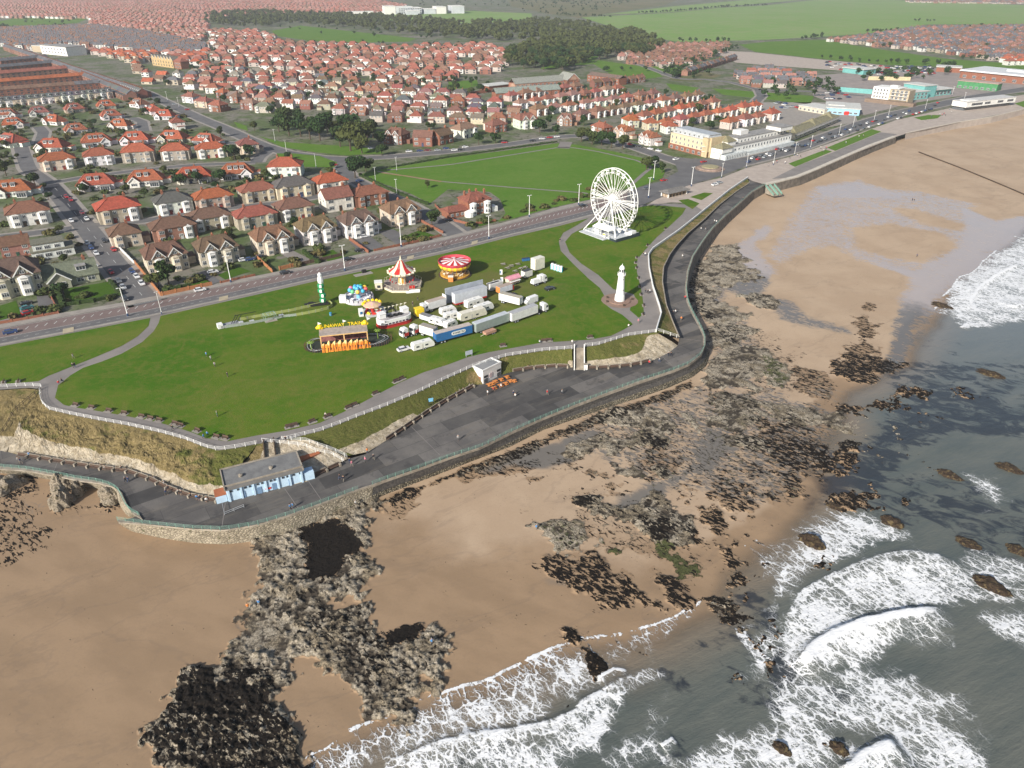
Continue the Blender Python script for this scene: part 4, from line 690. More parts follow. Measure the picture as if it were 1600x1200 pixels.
while i < 156:   # hatched centre line
    stripe(mk, rp(i, .46), rp(i + .42, .355), .28, LZ + .12); i += 1.35
for f in (.655, .80):
    i = 1.
    while i < 158: stripe(mk, rp(i, f), rp(i + .55, f), .16, LZ + .12); i += (.56 if f < .7 else 1.5)
for f in (.225, .925): [stripe(mk, rp(k, f), rp(k + 1, f), .16, LZ + .12) for k in range(158)]
mk.build('road_markings', M_WHITE)['kind'] = 'structure'
for cx in (29, 54, 92, 108): sheet('crossing_paving', [tuple(rp(cx, .80)), tuple(rp(cx + 1.6, .80)), tuple(rp(cx + 1.6, 1.03)), tuple(rp(cx, 1.03))], LZ + .2, mat('buff_paving', (.42, .36, .25)))
ROADS = []
def road(pts, w, z=.09, m=None, kerb=True, name='road'):
    """strip along a centre line; pavements each side"""
    L = dense(pxs(pts), max(6, len(pts) * 3)); a = []; b = []; c = []; d = []
    for i, p in enumerate(L):
        e = L[min(i + 1, len(L) - 1)] - L[max(i - 1, 0)]; e /= np.linalg.norm(e); n = np.array([-e[1], e[0]])
        a.append(tuple(p + n * w / 2)); b.append(tuple(p - n * w / 2)); c.append(tuple(p + n * (w / 2 + 2.2))); d.append(tuple(p - n * (w / 2 + 2.2)))
    ROADS.append((L, w / 2 + 2))
    if kerb: sheet('pavement', c + d[::-1], LZ + z - .03, M_PAVE)
    sheet(name, a + b[::-1], LZ + z, m or M_ROAD)
    return L
road([(232, 474), (205, 445), (170, 402), (140, 362), (115, 333), (95, 308), (76, 287)], 10, .10, kerb=True)
sheet('road', pxs([(62, 291), (91, 287), (100, 296), (120, 318), (144, 346), (128, 348), (100, 318), (78, 300)]), LZ + .13, mat('new_asphalt', (.032, .033, .04), (.04, .041, .05)))
sm = MB()
for k in range(14):
    a = px(222 - k * 10.2, 462 - k * 12.6); b = px(222 - k * 10.2 - 4, 462 - k * 12.6 - 4.8); stripe(sm, a, b, .18, LZ + .16)
sm.build('road_markings', M_WHITE)['kind'] = 'structure'
road([(-60, 378), (40, 366), (112, 357)], 8); road([(140, 352), (200, 349), (245, 342), (300, 330), (430, 318), (540, 300)], 7, .085)
road([(76, 287), (120, 279), (200, 268), (300, 258), (400, 254)], 6.5, .095); road([(76, 287), (45, 265), (36, 240), (30, 222)], 9, .085); road([(62, 225), (68, 207), (60, 198)], 8); road([(225, 205), (222, 190), (205, 184)], 8)
road([(20, 70), (70, 92), (150, 120), (225, 143), (270, 165), (312, 185), (350, 200), (395, 221), (432, 236), (482, 245), (532, 249), (575, 250)], 11, .10)
road([(390, 220), (340, 226), (300, 232)], 7); road([(420, 236), (405, 246), (400, 254)], 8)
road([(532, 249), (610, 245), (700, 237), (800, 225), (870, 214), (905, 212), (940, 218), (985, 228), (1040, 247), (1075, 259)], 10, .105)
road([(532, 249), (536, 265), (550, 280), (590, 300), (640, 322), (690, 350), (712, 366)], 9, .11)
sheet('pavement', pxs([(695, 372), (680, 352), (700, 345), (712, 340), (740, 354), (730, 364)]), LZ + .04, M_ROAD)
sheet('verge', pxs([(432, 240), (460, 240), (500, 244), (527, 254), (522, 262), (480, 261), (445, 258)]), LZ + .14, M_FIELD)
sheet('verge', pxs([(405, 213), (440, 222), (500, 226), (590, 232), (600, 240), (540, 243), (490, 238), (440, 230)]), LZ + .14, M_FIELD)
sheet('verge', pxs([(365, 190), (385, 197), (388, 205), (372, 200)]), LZ + .14, M_FIELD)
# junction with the traffic island and the road along the bay
sheet('road', pxs([(975, 324), (982, 297), (1030, 284), (1060, 268), (1052, 250), (1035, 243), (1080, 248), (1130, 248), (1165, 248), (1180, 250), (1160, 262), (1120, 277), (1075, 290), (1030, 310), (1000, 322)]), LZ + .115, M_ROAD)
road([(1120, 262), (1165, 252), (1230, 236), (1290, 215), (1350, 193), (1400, 178), (1450, 167), (1520, 152), (1620, 136)], 15, .12)
PL = [(1010, 321), (1040, 303), (1075, 290), (1130, 277), (1165, 263), (1235, 245), (1300, 223), (1400, 188), (1470, 172), (1600, 148), (1720, 136), (1700, 153), (1600, 171), (1500, 191), (1415, 209), (1400, 214), (1325, 244), (1250, 276), (1196, 289), (1176, 283), (1168, 279), (1140, 298), (1100, 330), (1080, 318), (1050, 316)]
sheet('plaza', pxs(PL), LZ + .07, M_PLAZA)
for g in ([(1232, 256), (1290, 234), (1300, 237), (1242, 261)], [(1292, 231), (1362, 202), (1377, 206), (1305, 236)], [(1428, 184), (1450, 180), (1471, 180), (1465, 185), (1440, 188)], [(1585, 162), (1610, 155), (1640, 160), (1600, 168)]): sheet('verge', pxs(g), LZ + .18, M_FIELD)
sheet('promenade', pxs([(1206, 280), (1250, 258), (1300, 239), (1376, 207), (1402, 210), (1330, 238), (1262, 269), (1240, 277)]), LZ + .16, M_PATH)
isl = thing('traffic_island', 'round raised stone island with pale planted top at the junction', 'traffic island', (*px(1109, 264), LZ))
MB().lathe([(9.5, 0), (9.5, .35), (8, .35), (8, 1.1), (7.2, 1.25), (.01, 1.7)], 32).build('stone_ring', mat('island_stone', (.30, .22, .18), (.2, .15, .12)), isl)
MB().lathe([(5.5, 1.0), (5.4, 1.75), (.01, 2.0)], 24).build('planting', mat('dry_planting', (.36, .31, .2), (.25, .23, .12), 1.2), isl)
# the recreation field and its paths
FLD = [(561, 273), (600, 264), (650, 256), (700, 247), (800, 234), (870, 224), (900, 226), (960, 237), (1005, 247), (1030, 262), (1019, 277), (988, 291), (930, 310), (865, 324), (800, 342), (778, 347), (790, 334), (782, 312), (765, 300), (700, 296), (672, 318), (640, 302)]
sheet('recreation_field', pxs(FLD), LZ + .06, M_FIELD)
def path(pts, w, m=M_PATH, z=.1): return road(pts, w, z, m, False, 'path')
path([(590, 268), (680, 283), (800, 293), (920, 302), (935, 306)], 1.8); path([(596, 270), (640, 276), (690, 284)], 2.2, mat('bare_earth', (.30, .19, .10), (.22, .15, .08), .3), .12); path([(604, 266), (700, 258), (800, 242), (882, 229), (930, 236), (1000, 252), (1018, 262)], 2.); path([(880, 232), (885, 222)], 9)
path([(985, 290), (1005, 272), (1018, 262)], 2.5)
# front gardens and drives of the seafront row
for g, m in (([(100, 452), (172, 440), (188, 461), (103, 479)], M_LAWN), ([(0, 478), (25, 470), (33, 492), (0, 501)], M_LAWN), ([(340, 430), (372, 417), (392, 424), (352, 437)], M_LAWN), ([(630, 370), (655, 360), (680, 368), (648, 378)], M_LAWN), ([(500, 398), (520, 390), (535, 402), (515, 410)], M_LAWN), ([(285, 440), (310, 428), (330, 441), (300, 449)], M_LAWN), ([(742, 350), (765, 341), (780, 345), (750, 354)], M_LAWN),
             ([(50, 418), (62, 406), (92, 488), (62, 492)], M_ROAD), ([(305, 428), (320, 422), (345, 440), (333, 444)], M_ROAD), ([(545, 378), (575, 367), (600, 385), (565, 396)], M_ROAD), ([(590, 362), (615, 358), (640, 375), (620, 382)], M_ROAD), ([(436, 395), (455, 390), (490, 408), (468, 414)], M_PATH)): sheet('front_garden' if m is M_LAWN else 'driveway', pxs(g), LZ + .08, m)
# farmland and fields far inland
far_sheets = [([(907, 27), (950, 25), (1050, 20), (1125, 12), (1200, 8), (1262, 1), (1330, -4), (1415, 1), (1600, 8), (1700, 9), (1700, 38), (1600, 38), (1450, 38), (1360, 52), (1287, 57), (1200, 62), (1065, 66), (1025, 60), (950, 40)], M_FAR),
 ([(1155, 70), (1200, 65), (1290, 62), (1340, 72), (1480, 92), (1620, 102), (1620, 114), (1480, 104), (1380, 101), (1290, 93), (1180, 81)], M_FIELD), ([(940, 23), (1050, 10), (1200, -3), (1262, -1), (1125, 11), (1050, 19)], M_FAR),
 ([(0, 33), (25, 28), (110, 26), (137, 30), (120, 36), (60, 40), (0, 44)], M_FIELD), ([(-80, 34), (0, 33), (0, 44), (-80, 46)], M_FIELD), ([(425, 48), (470, 40), (560, 50), (650, 60), (640, 65), (560, 67), (480, 63), (430, 56)], M_FIELD),
 ([(560, 24), (620, 22), (740, 17), (830, 21), (835, 34), (700, 37), (620, 33)], M_FAR), ([(925, 99), (935, 94), (1020, 106), (1036, 120), (1010, 123), (960, 119)], M_FIELD), ([(1040, 130), (1092, 137), (1080, 146), (1050, 141)], M_FIELD),
 ([(1112, 138), (1272, 150), (1266, 163), (1130, 148)], M_FIELD), ([(780, -20), (1100, -20), (1040, 8), (940, 22), (905, 28), (870, 24), (800, 10)], M_ROUGH), ([(985, 92), (1035, 100), (1080, 112), (1060, 122), (1010, 104)], M_FIELD), ([(700, 128), (745, 125), (748, 134), (705, 142)], M_FIELD), ([(860, 80), (935, 88), (925, 100), (845, 108)], M_FIELD),
 ([(1040, 116), (1100, 112), (1130, 118), (1090, 128), (1050, 126)], M_ROUGH), ([(1110, 78), (1180, 82), (1290, 94), (1380, 102), (1400, 116), (1280, 108), (1150, 98)], M_PLAZA), ([(1270, 118), (1420, 108), (1480, 106), (1640, 116), (1640, 142), (1500, 150), (1420, 162), (1350, 180), (1270, 150)], m_asphalt('car_park', (.25, .22, .205), (.33, .28, .25))), ([(1190, 160), (1330, 160), (1340, 190), (1240, 210), (1190, 185)], MATS.get('x') or M_PAVE), ([(40, 480), (20, 500), (0, 505), (0, 498)], M_PATH)]
for g, m in far_sheets: sheet('field' if m not in (M_PLAZA,) else 'building_site', pxs(g), LZ + .05, m)
road([(1185, 140), (1140, 128), (1100, 124), (1062, 124), (1040, 116), (985, 95)], 7, .10); road([(1185, 140), (1190, 150), (1180, 160)], 9, .1); road([(1185, 140), (1270, 143), (1350, 150)], 8, .1)
# flat pavement of the plaza round the shelter and dark bowl of soil
sheet('verge', pxs([(1030, 262), (1040, 266), (1035, 278), (1010, 288), (990, 296), (985, 291), (1019, 277)]), LZ + .12, M_FIELD)
# ================================================================== houses
ROOFC = {'R': (.36, .098, .05), 'r': (.275, .098, .07), 'B': (.165, .10, .07), 'b': (.20, .115, .08), 'G': (.115, .115, .125), 'g': (.185, .17, .14), 'O': (.34, .105, .045), 'p': (.30, .15, .122)}
ROOFN = {'R': 'orange red', 'r': 'dull red', 'B': 'brown', 'b': 'tan brown', 'G': 'slate grey', 'g': 'stone grey', 'O': 'bright orange', 'p': 'faded pink'}
WALLC = {'W': (.68, .67, .63), 'C': (.54, .48, .38), 'K': (.225, .10, .07), 'T': (.38, .33, .26), 'k': (.28, .15, .11), 'P': (.45, .39, .35)}
WALLN = {'W': 'white', 'C': 'cream', 'K': 'red brick', 'T': 'tan stone', 'k': 'pale brick', 'P': 'pinkish'}
M_HWALL = omat('house_wall', .2, .8, .85, .2, (.25, .22, .18), .2); M_TILE = omat('roof_tiles', .3, .9, .75, .3, (.22, .17, .08), .5, rows=5)
M_FRAME = mat('white_frame', (.78, .78, .76), (.68, .68, .66), .8, .5); M_GLASS = mat('window_glass', (.035, .042, .05), (.06, .07, .085), .7, .08, .6)
M_BRICK = mat('red_brick', (.28, .115, .07), (.20, .085, .055), 1.2, .9, .2, bump=.04); M_TIMB = mat('dark_timber', (.05, .035, .025), (.09, .065, .045), 2)
M_DOOR = omat('door_paint', .1, 2, .4); M_FELT = mat('roof_felt', (.22, .215, .21), (.30, .29, .275), .4); M_POT = mat('clay_pot', (.42, .17, .09), (.30, .13, .08), 3)
TM = {}
def tm(key, fn):
    if key not in TM: TM[key] = fn()
    return TM[key]
def win(w, h, n=2):
    def f():
        b = MB(); b.box(0, -.03, 0, w, .14, h); pw = (w - .12) / n
        for i in range(n):
            x = -w / 2 + .06 + pw * (i + .5)
            b.box(x, -.06, .10, pw - .10, .12, h * .60, m=1); b.box(x, -.06, .10 + h * .60 + .08, pw - .10, .12, h * .40 - .26, m=1)
        return b.mesh('window', [M_FRAME, M_GLASS])
    return tm(('win', w, h, n), f)
def hip(W, D, rh, ov=.45, z=0, ridge=None):
    rl = max(.3, (W - D * .92) if ridge is None else ridge) / 2; w = W / 2 + ov; d = D / 2 + ov; b = MB()
    v = [(-w, -d, z - .1), (w, -d, z - .1), (w, d, z - .1), (-w, d, z - .1), (-w, -d, z + .08), (w, -d, z + .08), (w, d, z + .08), (-w, d, z + .08), (-rl, 0, z + rh), (rl, 0, z + rh)]
    b.add(v, [(3, 2, 1, 0), (0, 1, 5, 4), (1, 2, 6, 5), (2, 3, 7, 6), (3, 0, 4, 7), (4, 5, 9, 8), (5, 6, 9), (6, 7, 8, 9), (7, 4, 8)])
    b.bar((-rl, 0, z + rh), (rl, 0, z + rh), .28)
    for s in (-1, 1):
        for t in (-1, 1): b.bar((s * rl, 0, z + rh), (s * w, t * d, z + .1), .24)
    return b
def gab(W, D, rh, ov=.4, z=0):
    """ridge along x"""
    b = MB(); d = D / 2 + ov; w = W / 2 + ov * .6; k = rh * ov / (D / 2)
    for s in (-1, 1):
        b.add([(-w, s * d, z - k), (w, s * d, z - k), (w, 0, z + rh), (-w, 0, z + rh), (-w, s * d, z - k + .2), (w, s * d, z - k + .2), (w, 0, z + rh + .2), (-w, 0, z + rh + .2)],
              [(0, 1, 2, 3), (7, 6, 5, 4), (0, 4, 5, 1), (1, 5, 6, 2), (3, 7, 4, 0)] if s > 0 else [(3, 2, 1, 0), (4, 5, 6, 7), (1, 5, 4, 0), (2, 6, 5, 1), (0, 4, 7, 3)])
    b.bar((-w, 0, z + rh + .2), (w, 0, z + rh + .2), .28); return b
def gwall(W, D, H, rh):
    """walls with gables at both ends"""
    b = MB(); w, d = W / 2, D / 2
    b.add([(-w, -d, 0), (w, -d, 0), (w, d, 0), (-w, d, 0), (-w, -d, H), (w, -d, H), (w, d, H), (-w, d, H), (-w, 0, H + rh), (w, 0, H + rh)], [(0, 1, 5, 4), (1, 2, 6, 9, 5), (2, 3, 7, 6), (3, 0, 4, 8, 7)]); return b
def chim():
    def f():
        b = MB(); b.box(0, 0, 0, .75, 1.25, 2.3); b.box(0, 0, 2.1, .9, 1.4, .16)
        for y in (-.38, 0, .38): b.lathe([(.13, 2.26), (.11, 2.75), (.14, 2.8), (.08, 2.82)], 6, 0, y, 0, 1)
        return b.mesh('chimney', [M_BRICK, M_POT])
    return tm('chim', f)
def baymesh(w, d, h):
    def f():
        b = MB(); q = w * .3; b.prism([(-w / 2, 0), (-q, -d), (q, -d), (w / 2, 0)], 0, h)
        b.add([(-w / 2 - .15, 0, h), (-q - .1, -d - .2, h), (q + .1, -d - .2, h), (w / 2 + .15, 0, h), (0, 0, h + .8)], [(0, 1, 4), (1, 2, 4), (2, 3, 4)], 1); return b.mesh('bay', [M_HWALL, M_TILE])
    return tm(('bay', w, d, h), f)
def doorm():
    def f():
        b = MB(); b.box(0, -.04, 0, 1.0, .14, 2.1); b.box(0, -.07, 1.45, .6, .12, .45, m=1); return b.mesh('door', [M_DOOR, M_GLASS])
    return tm('door', f)
def frontgable(w, z, rh, proj, depth, timber=True):
    """wing rising to a gable towards the front: wall part and roof part"""
    wl = MB(); wl.add([(-w / 2, -proj, 0), (w / 2, -proj, 0), (w / 2, -proj, z), (0, -proj, z + rh), (-w / 2, -proj, z), (-w / 2, depth, 0), (w / 2, depth, 0), (w / 2, depth, z), (-w / 2, depth, z)], [(0, 1, 2, 3, 4), (1, 6, 7, 2), (5, 0, 4, 8)])
    if timber:
        for k in (-.34, -.17, 0, .17, .34):
            x = k * w; wl.box(x, -proj - .03, z, .16, .08, rh * (1 - abs(k) * 2) - .1, m=1)
        wl.box(0, -proj - .035, z - .1, w, .09, .2, m=1)
    rf = MB(); o = .35; k = rh * o / (w / 2)
    for s in (-1, 1):
        a = [(s * (w / 2 + o), -proj - .4, z - k), (0, -proj - .4, z + rh), (0, depth, z + rh), (s * (w / 2 + o), depth, z - k)]
        rf.add(a + [(p[0], p[1], p[2] + .18) for p in a], [(4, 5, 6, 7), (0, 1, 5, 4), (3, 0, 4, 7), (3, 2, 1, 0)] if s < 0 else [(7, 6, 5, 4), (4, 5, 1, 0), (7, 4, 0, 3), (0, 1, 2, 3)])
        rf.bar((s * (w / 2 + o), -proj - .45, z - k + .1), (0, -proj - .45, z + rh + .1), .1, 1, .3)
    return wl, rf
def dormer(w, h, d):
    def f():
        b = MB(); b.box(0, 0, 0, w, d, h); b.box(0, -.1, h, w + .3, d + .3, .16, m=1); n = max(1, int(w / .75)); pw = (w - .2) / n
        for i in range(n): b.box(-w / 2 + .1 + pw * (i + .5), -d / 2, .3, pw - .12, .08, h - .5, m=2)
        return b.mesh('dormer', [M_FRAME, M_FELT, M_GLASS])
    return tm(('dorm', w, h, d), f)
def T(kind, lod, var=0):
    """parts of a kind of house: name, mesh, place, turn, colour key, sub-parts"""
    key = ('T', kind, lod, var)
    if key in TM: return TM[key]
    P = []; rr = random.Random(hash((len(kind), var)) % 1000 + var)
    def wins(W, D, rows, xs, sides=('f', 'b'), w=1.5, h=1.35, n=2):
        for z in rows:
            for s in sides:
                if s in 'fb':
                    for x in xs: P.append(('window', win(w, h, n), (x, (-D / 2) if s == 'f' else D / 2, z), 0 if s == 'f' else math.pi, None, ()))
                else:
                    for y in (-D * .2, D * .22): P.append(('window', win(.9, 1.2, 1), ((-W / 2) if s == 'l' else W / 2, y, z), R(-90) if s == 'l' else R(90), None, ()))
    def wall(b): P.append(('wall', b.mesh('wall', [M_HWALL, M_TIMB]), (0, 0, 0), 0, 'wall', ()))
    def roof(b): P.append(('roof', b.mesh('roof', [M_TILE, M_FRAME]), (0, 0, 0), 0, 'roof', ()))
    def bays(xs, y, w, d, h, two):
        for x in xs:
            sub = [('window', win(w * .56, 1.4, 3), (0, -d, .8), 0)] + ([('window', win(w * .56, 1.35, 3), (0, -d, 3.5), 0)] if two else [])
            P.append(('bay', baymesh(w, d, h), (x, y, 0), 0, 'wall', sub))
    def ch(*ps):
        for p in ps: P.append(('chimney', chim(), p, 0, None, ()))
    def doors(xs, y):
        for x in xs: P.append(('door', doorm(), (x, y, 0), 0, 'door', ()))
    near = lod == 'near'
    if kind in ('semi', 'villa'):
        W, D, H, rh = (14.2, 9.2, 5.3, 3.1) if var != 1 else (13., 9.8, 5.5, 3.4)
        b = MB(); b.box(0, 0, 0, W, D, H); b.box(W / 2 - 2.6, D / 2 + 1.5, 0, 4.6, 3.0, 2.7); wall(b); r = hip(W, D, rh, z=H); r.add([(W / 2 - 5.1, D / 2, 3.6), (W / 2 - .1, D / 2, 3.6), (W / 2 - .1, D / 2 + 3.3, 2.7), (W / 2 - 5.1, D / 2 + 3.3, 2.7)], [(0, 1, 2, 3)]); roof(r)
        ch((-W * .22, .4, H + rh - 1.5), (W * .22, .4, H + rh - 1.5))
        if near: bays((-W * .31, W * .31), -D / 2, 3.1, 1.0, 4.9, True); wins(W, D, (.9, 3.5), (-W * .06 - .7, W * .06 + .7), 'f', 1.1); wins(W, D, (1., 3.5), (-W * .33, -W * .12, W * .12), 'b'); wins(W, D, (3.5,), (), ('l', 'r')); doors((-1.9, 1.9), -D / 2 - .04)
        else: bays((-W * .31, W * .31), -D / 2, 3.1, 1.0, 4.9, True); wins(W, D, (3.5,), (-1.2, 1.2), 'f', 1.2); wins(W, D, (3.5,), (-W * .3, W * .3), 'b'); wins(W, D, (3.5,), (), ('r',) if var else ('l',))
    elif kind == 'detached':
        W, D, H, rh = 9.4, 9.4, 5.3, 3.3
        b = MB(); b.box(0, 0, 0, W, D, H); b.box(W / 2 + 1.4, 1, 0, 2.8, 5.5, 2.6); wall(b); r = hip(W, D, rh, z=H, ridge=1.2); r.box(W / 2 + 1.5, 1, 2.6, 3.0, 5.9, .18); roof(r); ch((1.4, .2, H + rh - 1.4))
        bays((-2.3,), -D / 2, 3.2, 1., 4.9, True); wins(W, D, (.9, 3.5), (2.4,), 'f'); doors((.5,), -D / 2 - .04); wins(W, D, (3.5,), (-2.5, 2.4), 'b'); wins(W, D, (3.5, 1.), (), ('l', 'r') if near else ('r',))
    elif kind == 'edwardian':
        W, D, H, rh = 14.6, 11.5, 6.4, 3.8
        b = MB(); b.box(0, .3, 0, W, D, H); b.box(W / 2 + 1.7, 2.2, 0, 3.4, 5.5, 2.8)
        r = hip(W, D + .5, rh, z=H, ridge=W - 6); r.box(W / 2 + 1.8, 2.2, 2.8, 3.6, 5.8, .2)
        for x in (-W * .2, W * .2):
            w2, r2 = frontgable(4.6, H, 2.8, D / 2 + .35, 1.5); b.add([(p[0] + x, p[1], p[2]) for p in w2.v], w2.f); b.m[-len(w2.m):] = w2.m
            r.add([(p[0] + x, p[1], p[2]) for p in r2.v], r2.f); r.m[-len(r2.m):] = r2.m
            P.append(('window', win(1.3, 1.2, 2), (x, -D / 2 - .45, H + .25), 0, None, ()))
        wall(b); roof(r); ch((-W * .02, .5, H + rh - 1.6), (W * .36, 2.4, H + 1.2), (-W * .36, 2.4, H + 1.2)); bays((-W * .2, W * .2), -D / 2 - .4, 3.4, 1.1, 5.6, True)
        wins(W, D - .6, (.9, 3.9), (-W * .42, W * .42, 0), 'f', 1.5, 1.6); doors((-1.1, 1.1), -D / 2 + .2); wins(W, D + .6, (1, 3.9), (-W * .35, -W * .12, W * .12, W * .35), 'b', 1.2); wins(W, D, (1., 3.9), (), ('l', 'r'))
    elif kind == 'chalet':
        W, D, H, rh = 14., 9.5, 2.9, 4.4
        b = MB(); b.box(0, 0, 0, W, D, H); w2, r2 = frontgable(4.2, H, 2.3, D / 2 + 1.6, 0, False); xo = (-W * .3, W * .3)[var % 2]
        b.add([(p[0] + xo, p[1], p[2]) for p in w2.v], w2.f); r = hip(W, D, rh, z=H, ridge=W * .52); r.add([(p[0] + xo, p[1], p[2]) for p in r2.v], r2.f); r.m[-len(r2.m):] = r2.m
        b.box(W / 2 + 1.5, 1, 0, 3, 5, 2.4); r.box(W / 2 + 1.5, 1, 2.4, 3.2, 5.3, .2); wall(b); roof(r); ch((1., .6, H + rh - 1.7))
        for x in ((-2., .9) if var == 0 else (-2.6, 0, 2.6)): P.append(('dormer', dormer(1.6, 1.55, 2.6), (x, -1.9, H + 1.75), 0, None, ()))
        wins(W, D, (.9,), (-1.2, 1.6, -xo), 'f', 2.2, 1.3, 3); P.append(('window', win(2.4, 1.4, 3), (xo, -D / 2 - 1.6, .9), 0, None, ())); doors((xo * .3,), -D / 2 - .04)
        if near: wins(W, D, (.9,), (-4, 0, 4), 'b'); wins(W, D, (.9,), (), ('l', 'r')); P.append(('conservatory', dormer(3.6, 2.3, 2.4), (-xo * .9, -D / 2 - 1.2, 0), 0, None, ()))
    elif kind in ('bungalow', 'gable'):
        W, D, H, rh = (13.5, 9.5, 2.8, 3.4) if kind == 'bungalow' else (10.5, 8., 5.1, 2.7)
        b = gwall(W, D, H, rh); r = gab(W, D, rh, z=H)
        if kind == 'bungalow':
            w2, r2 = frontgable(5.2, H, 2.6, D / 2 + 1.5, 0, False); b.add([(p[0] - 2.8, p[1], p[2]) for p in w2.v], w2.f); r.add([(p[0] - 2.8, p[1], p[2]) for p in r2.v], r2.f); r.m[-len(r2.m):] = r2.m
            P.append(('window', win(3, 1.5, 3), (-2.8, -D / 2 - 1.5, .8), 0, None, ())); P.append(('dormer', dormer(2.4, 1.5, 2.4), (3., -2.2, H + 1.1), 0, None, ())); wins(W, D, (.8,), (2.2, 4.8), 'f', 1.8)
        else: wins(W, D, (.9, 3.4), (-3.4, 3.2), 'f', 1.9, 1.4, 3); wins(W, D, (3.4,), (-3, 0, 3), 'b', 1.4); doors((0,), -D / 2 - .03); wins(W, D, (3.4,), (), ('l', 'r') if near else ('r',))
        wall(b); roof(r); ch((W * .32, .3, H + rh - 1.2))
    elif kind == 'terrace':
        W, D, H, rh = 5.7, 9., 6., 2.9; b = gwall(W, D, H, rh); b.box(-1.3, D / 2 + 2.2, 0, 2.9, 4.4, 5.1); r = gab(W, D, rh, .3, H); r.box(-1.3, D / 2 + 2.2, 5.1, 3.1, 4.6, .3, taper=.7); wall(b); roof(r); ch((W / 2 - .2, .2, H + rh - 1.)); P.append(('dormer', dormer(1.7, 1.6, 2.2), (0, -2.6, H + .7), 0, None, ()))
        bays((-1.2,), -D / 2, 2.6, .9, 3.1 if var else 5.4, not var); wins(W, D, (3.6, .9), (1.4,), 'f', 1.1); P.append(('window', win(1., 1.3, 1), (-1.3, D / 2 + 4.4, 3.2), math.pi, None, ())); doors((1.6,), -D / 2 - .06)
    elif kind == 'modern':
        b = MB(); b.box(0, 0, 0, 15, 9, 3); b.box(-1, .6, 3, 11, 7, 2.8); wall(b); r = MB(); r.box(0, 0, 3, 15.5, 9.6, .25); r.box(-1, .6, 5.8, 11.6, 7.8, .3); roof(r); wins(15, 9, (.8,), (-5, -1.8, 2, 5), 'f', 2.4, 1.5, 3)
        for x in (-4.5, -1.5, 2): P.append(('window', win(2, 1.4, 3), (x, -2.92, 3.6), 0, None, ()))
        doors((3.8,), -4.54)
    TM[key] = P; return P
KIND = {'semi': ('semi_detached_house', 'semi-detached pair'), 'villa': ('semi_detached_house', 'villa'), 'detached': ('detached_house', 'square house'), 'edwardian': ('gabled_house', 'twin-gabled house'), 'chalet': ('chalet_bungalow', 'dormer bungalow'), 'bungalow': ('bungalow', 'bungalow'), 'gable': ('gabled_house', 'gabled house'), 'terrace': ('terraced_house', 'terraced house'), 'modern': ('flat_roofed_house', 'flat-roofed house')}
FOOT = {'semi': 17, 'villa': 17, 'detached': 13, 'edwardian': 18, 'chalet': 17, 'bungalow': 17, 'gable': 13, 'terrace': 5.7, 'modern': 18}
HS = []   # every house: x, y, turn, kind, roof, wall, phrase
def spot(x, y, h=4.): return px(x, y, LZ + h)
def houses(phrase, items, ang=None, h=4.):
    """items: photo x, photo y, kind, roof, wall in order from the left"""
    pts = [spot(i[0], i[1], h) for i in items]
    for k, it in enumerate(items):
        if ang is None:
            a = pts[max(0, k - 1)]; b = pts[min(len(pts) - 1, k + 1)]; t = math.atan2(b[1] - a[1], b[0] - a[0])
        else: t = ang
        HS.append((*pts[k], t, it[2], it[3], it[4], phrase, k, len(items), tuple((it[5] if len(it) > 5 else 1.) * q for q in ((1.12, 1.12, 1.1) if it[2] in ('edwardian', 'modern', 'gable') else (1.38, 1.25, 1.16) if pts[k][1] < 560 else (1.1, 1.05, 1.05)))))
def hrow(phrase, a, b, kind, roofs, walls, gap=0., flip=0, h=4., skip=()):
    A, B = spot(*a, h), spot(*b, h); L = math.dist(A, B); st = FOOT[kind] + gap; n = max(1, int(L / st)); t = math.atan2(B[1] - A[1], B[0] - A[0]) + flip
    r = random.Random(int(a[0] * 7 + a[1] * 13)); rf = [r.choice(roofs) for _ in range(n + 1)]; m = 0
    for k in range(n + 1):
        if k in skip: continue
        f = k / max(1, n); j = 0 if kind == 'terrace' else r.uniform(-.8, .8)
        HS.append((A[0] + (B[0] - A[0]) * f + j, A[1] + (B[1] - A[1]) * f + j, t + (0 if kind == 'terrace' else r.uniform(-.04, .04)), kind, rf[k // 4 * 4 if kind == 'terrace' else k], r.choice(walls), phrase, k if a[0] < b[0] else n - k, n + 1, 1. if kind == 'terrace' else r.uniform(.93, 1.06)))
def hfill(phrase, poly, kind, roofs, walls, ang, sep=30., gap=1.5, seed=1, keep=1.):
    P = pxs(poly, LZ + 4); r = random.Random(seed); c, s = math.cos(ang), math.sin(ang); U = [p[0] * c + p[1] * s for p in P]; V = [-p[0] * s + p[1] * c for p in P]; v = min(V) + 6; row = 0; st = FOOT[kind if isinstance(kind, str) else kind[0]] + gap
    Q = np.array(P)
    while v < max(V):
        us = np.arange(min(U) + r.uniform(0, st), max(U), st); X_ = us * c - v * s; Y_ = us * s + v * c
        if len(us):
            ins = sdpoly(X_, Y_, P) < -3; k = 0
            for x, y, i in zip(X_, Y_, ins):
                if i and r.random() < keep: HS.append((x + r.uniform(-1, 1), y + r.uniform(-1.5, 1.5), ang + r.uniform(-.05, .05) + (math.pi if row % 2 else 0), kind if isinstance(kind, str) else r.choice(kind), r.choice(roofs), r.choice(walls), phrase, k, -row - 1, r.uniform(.92, 1.06))); k += 1
        v += sep * (1.12 if row % 2 else .88); row += 1
A0 = math.atan2(px(600, 390)[1] - px(100, 490)[1], px(600, 390)[0] - px(100, 490)[0])
E_ = 'edwardian'; S_ = 'semi'; C_ = 'chalet'; D_ = 'detached'
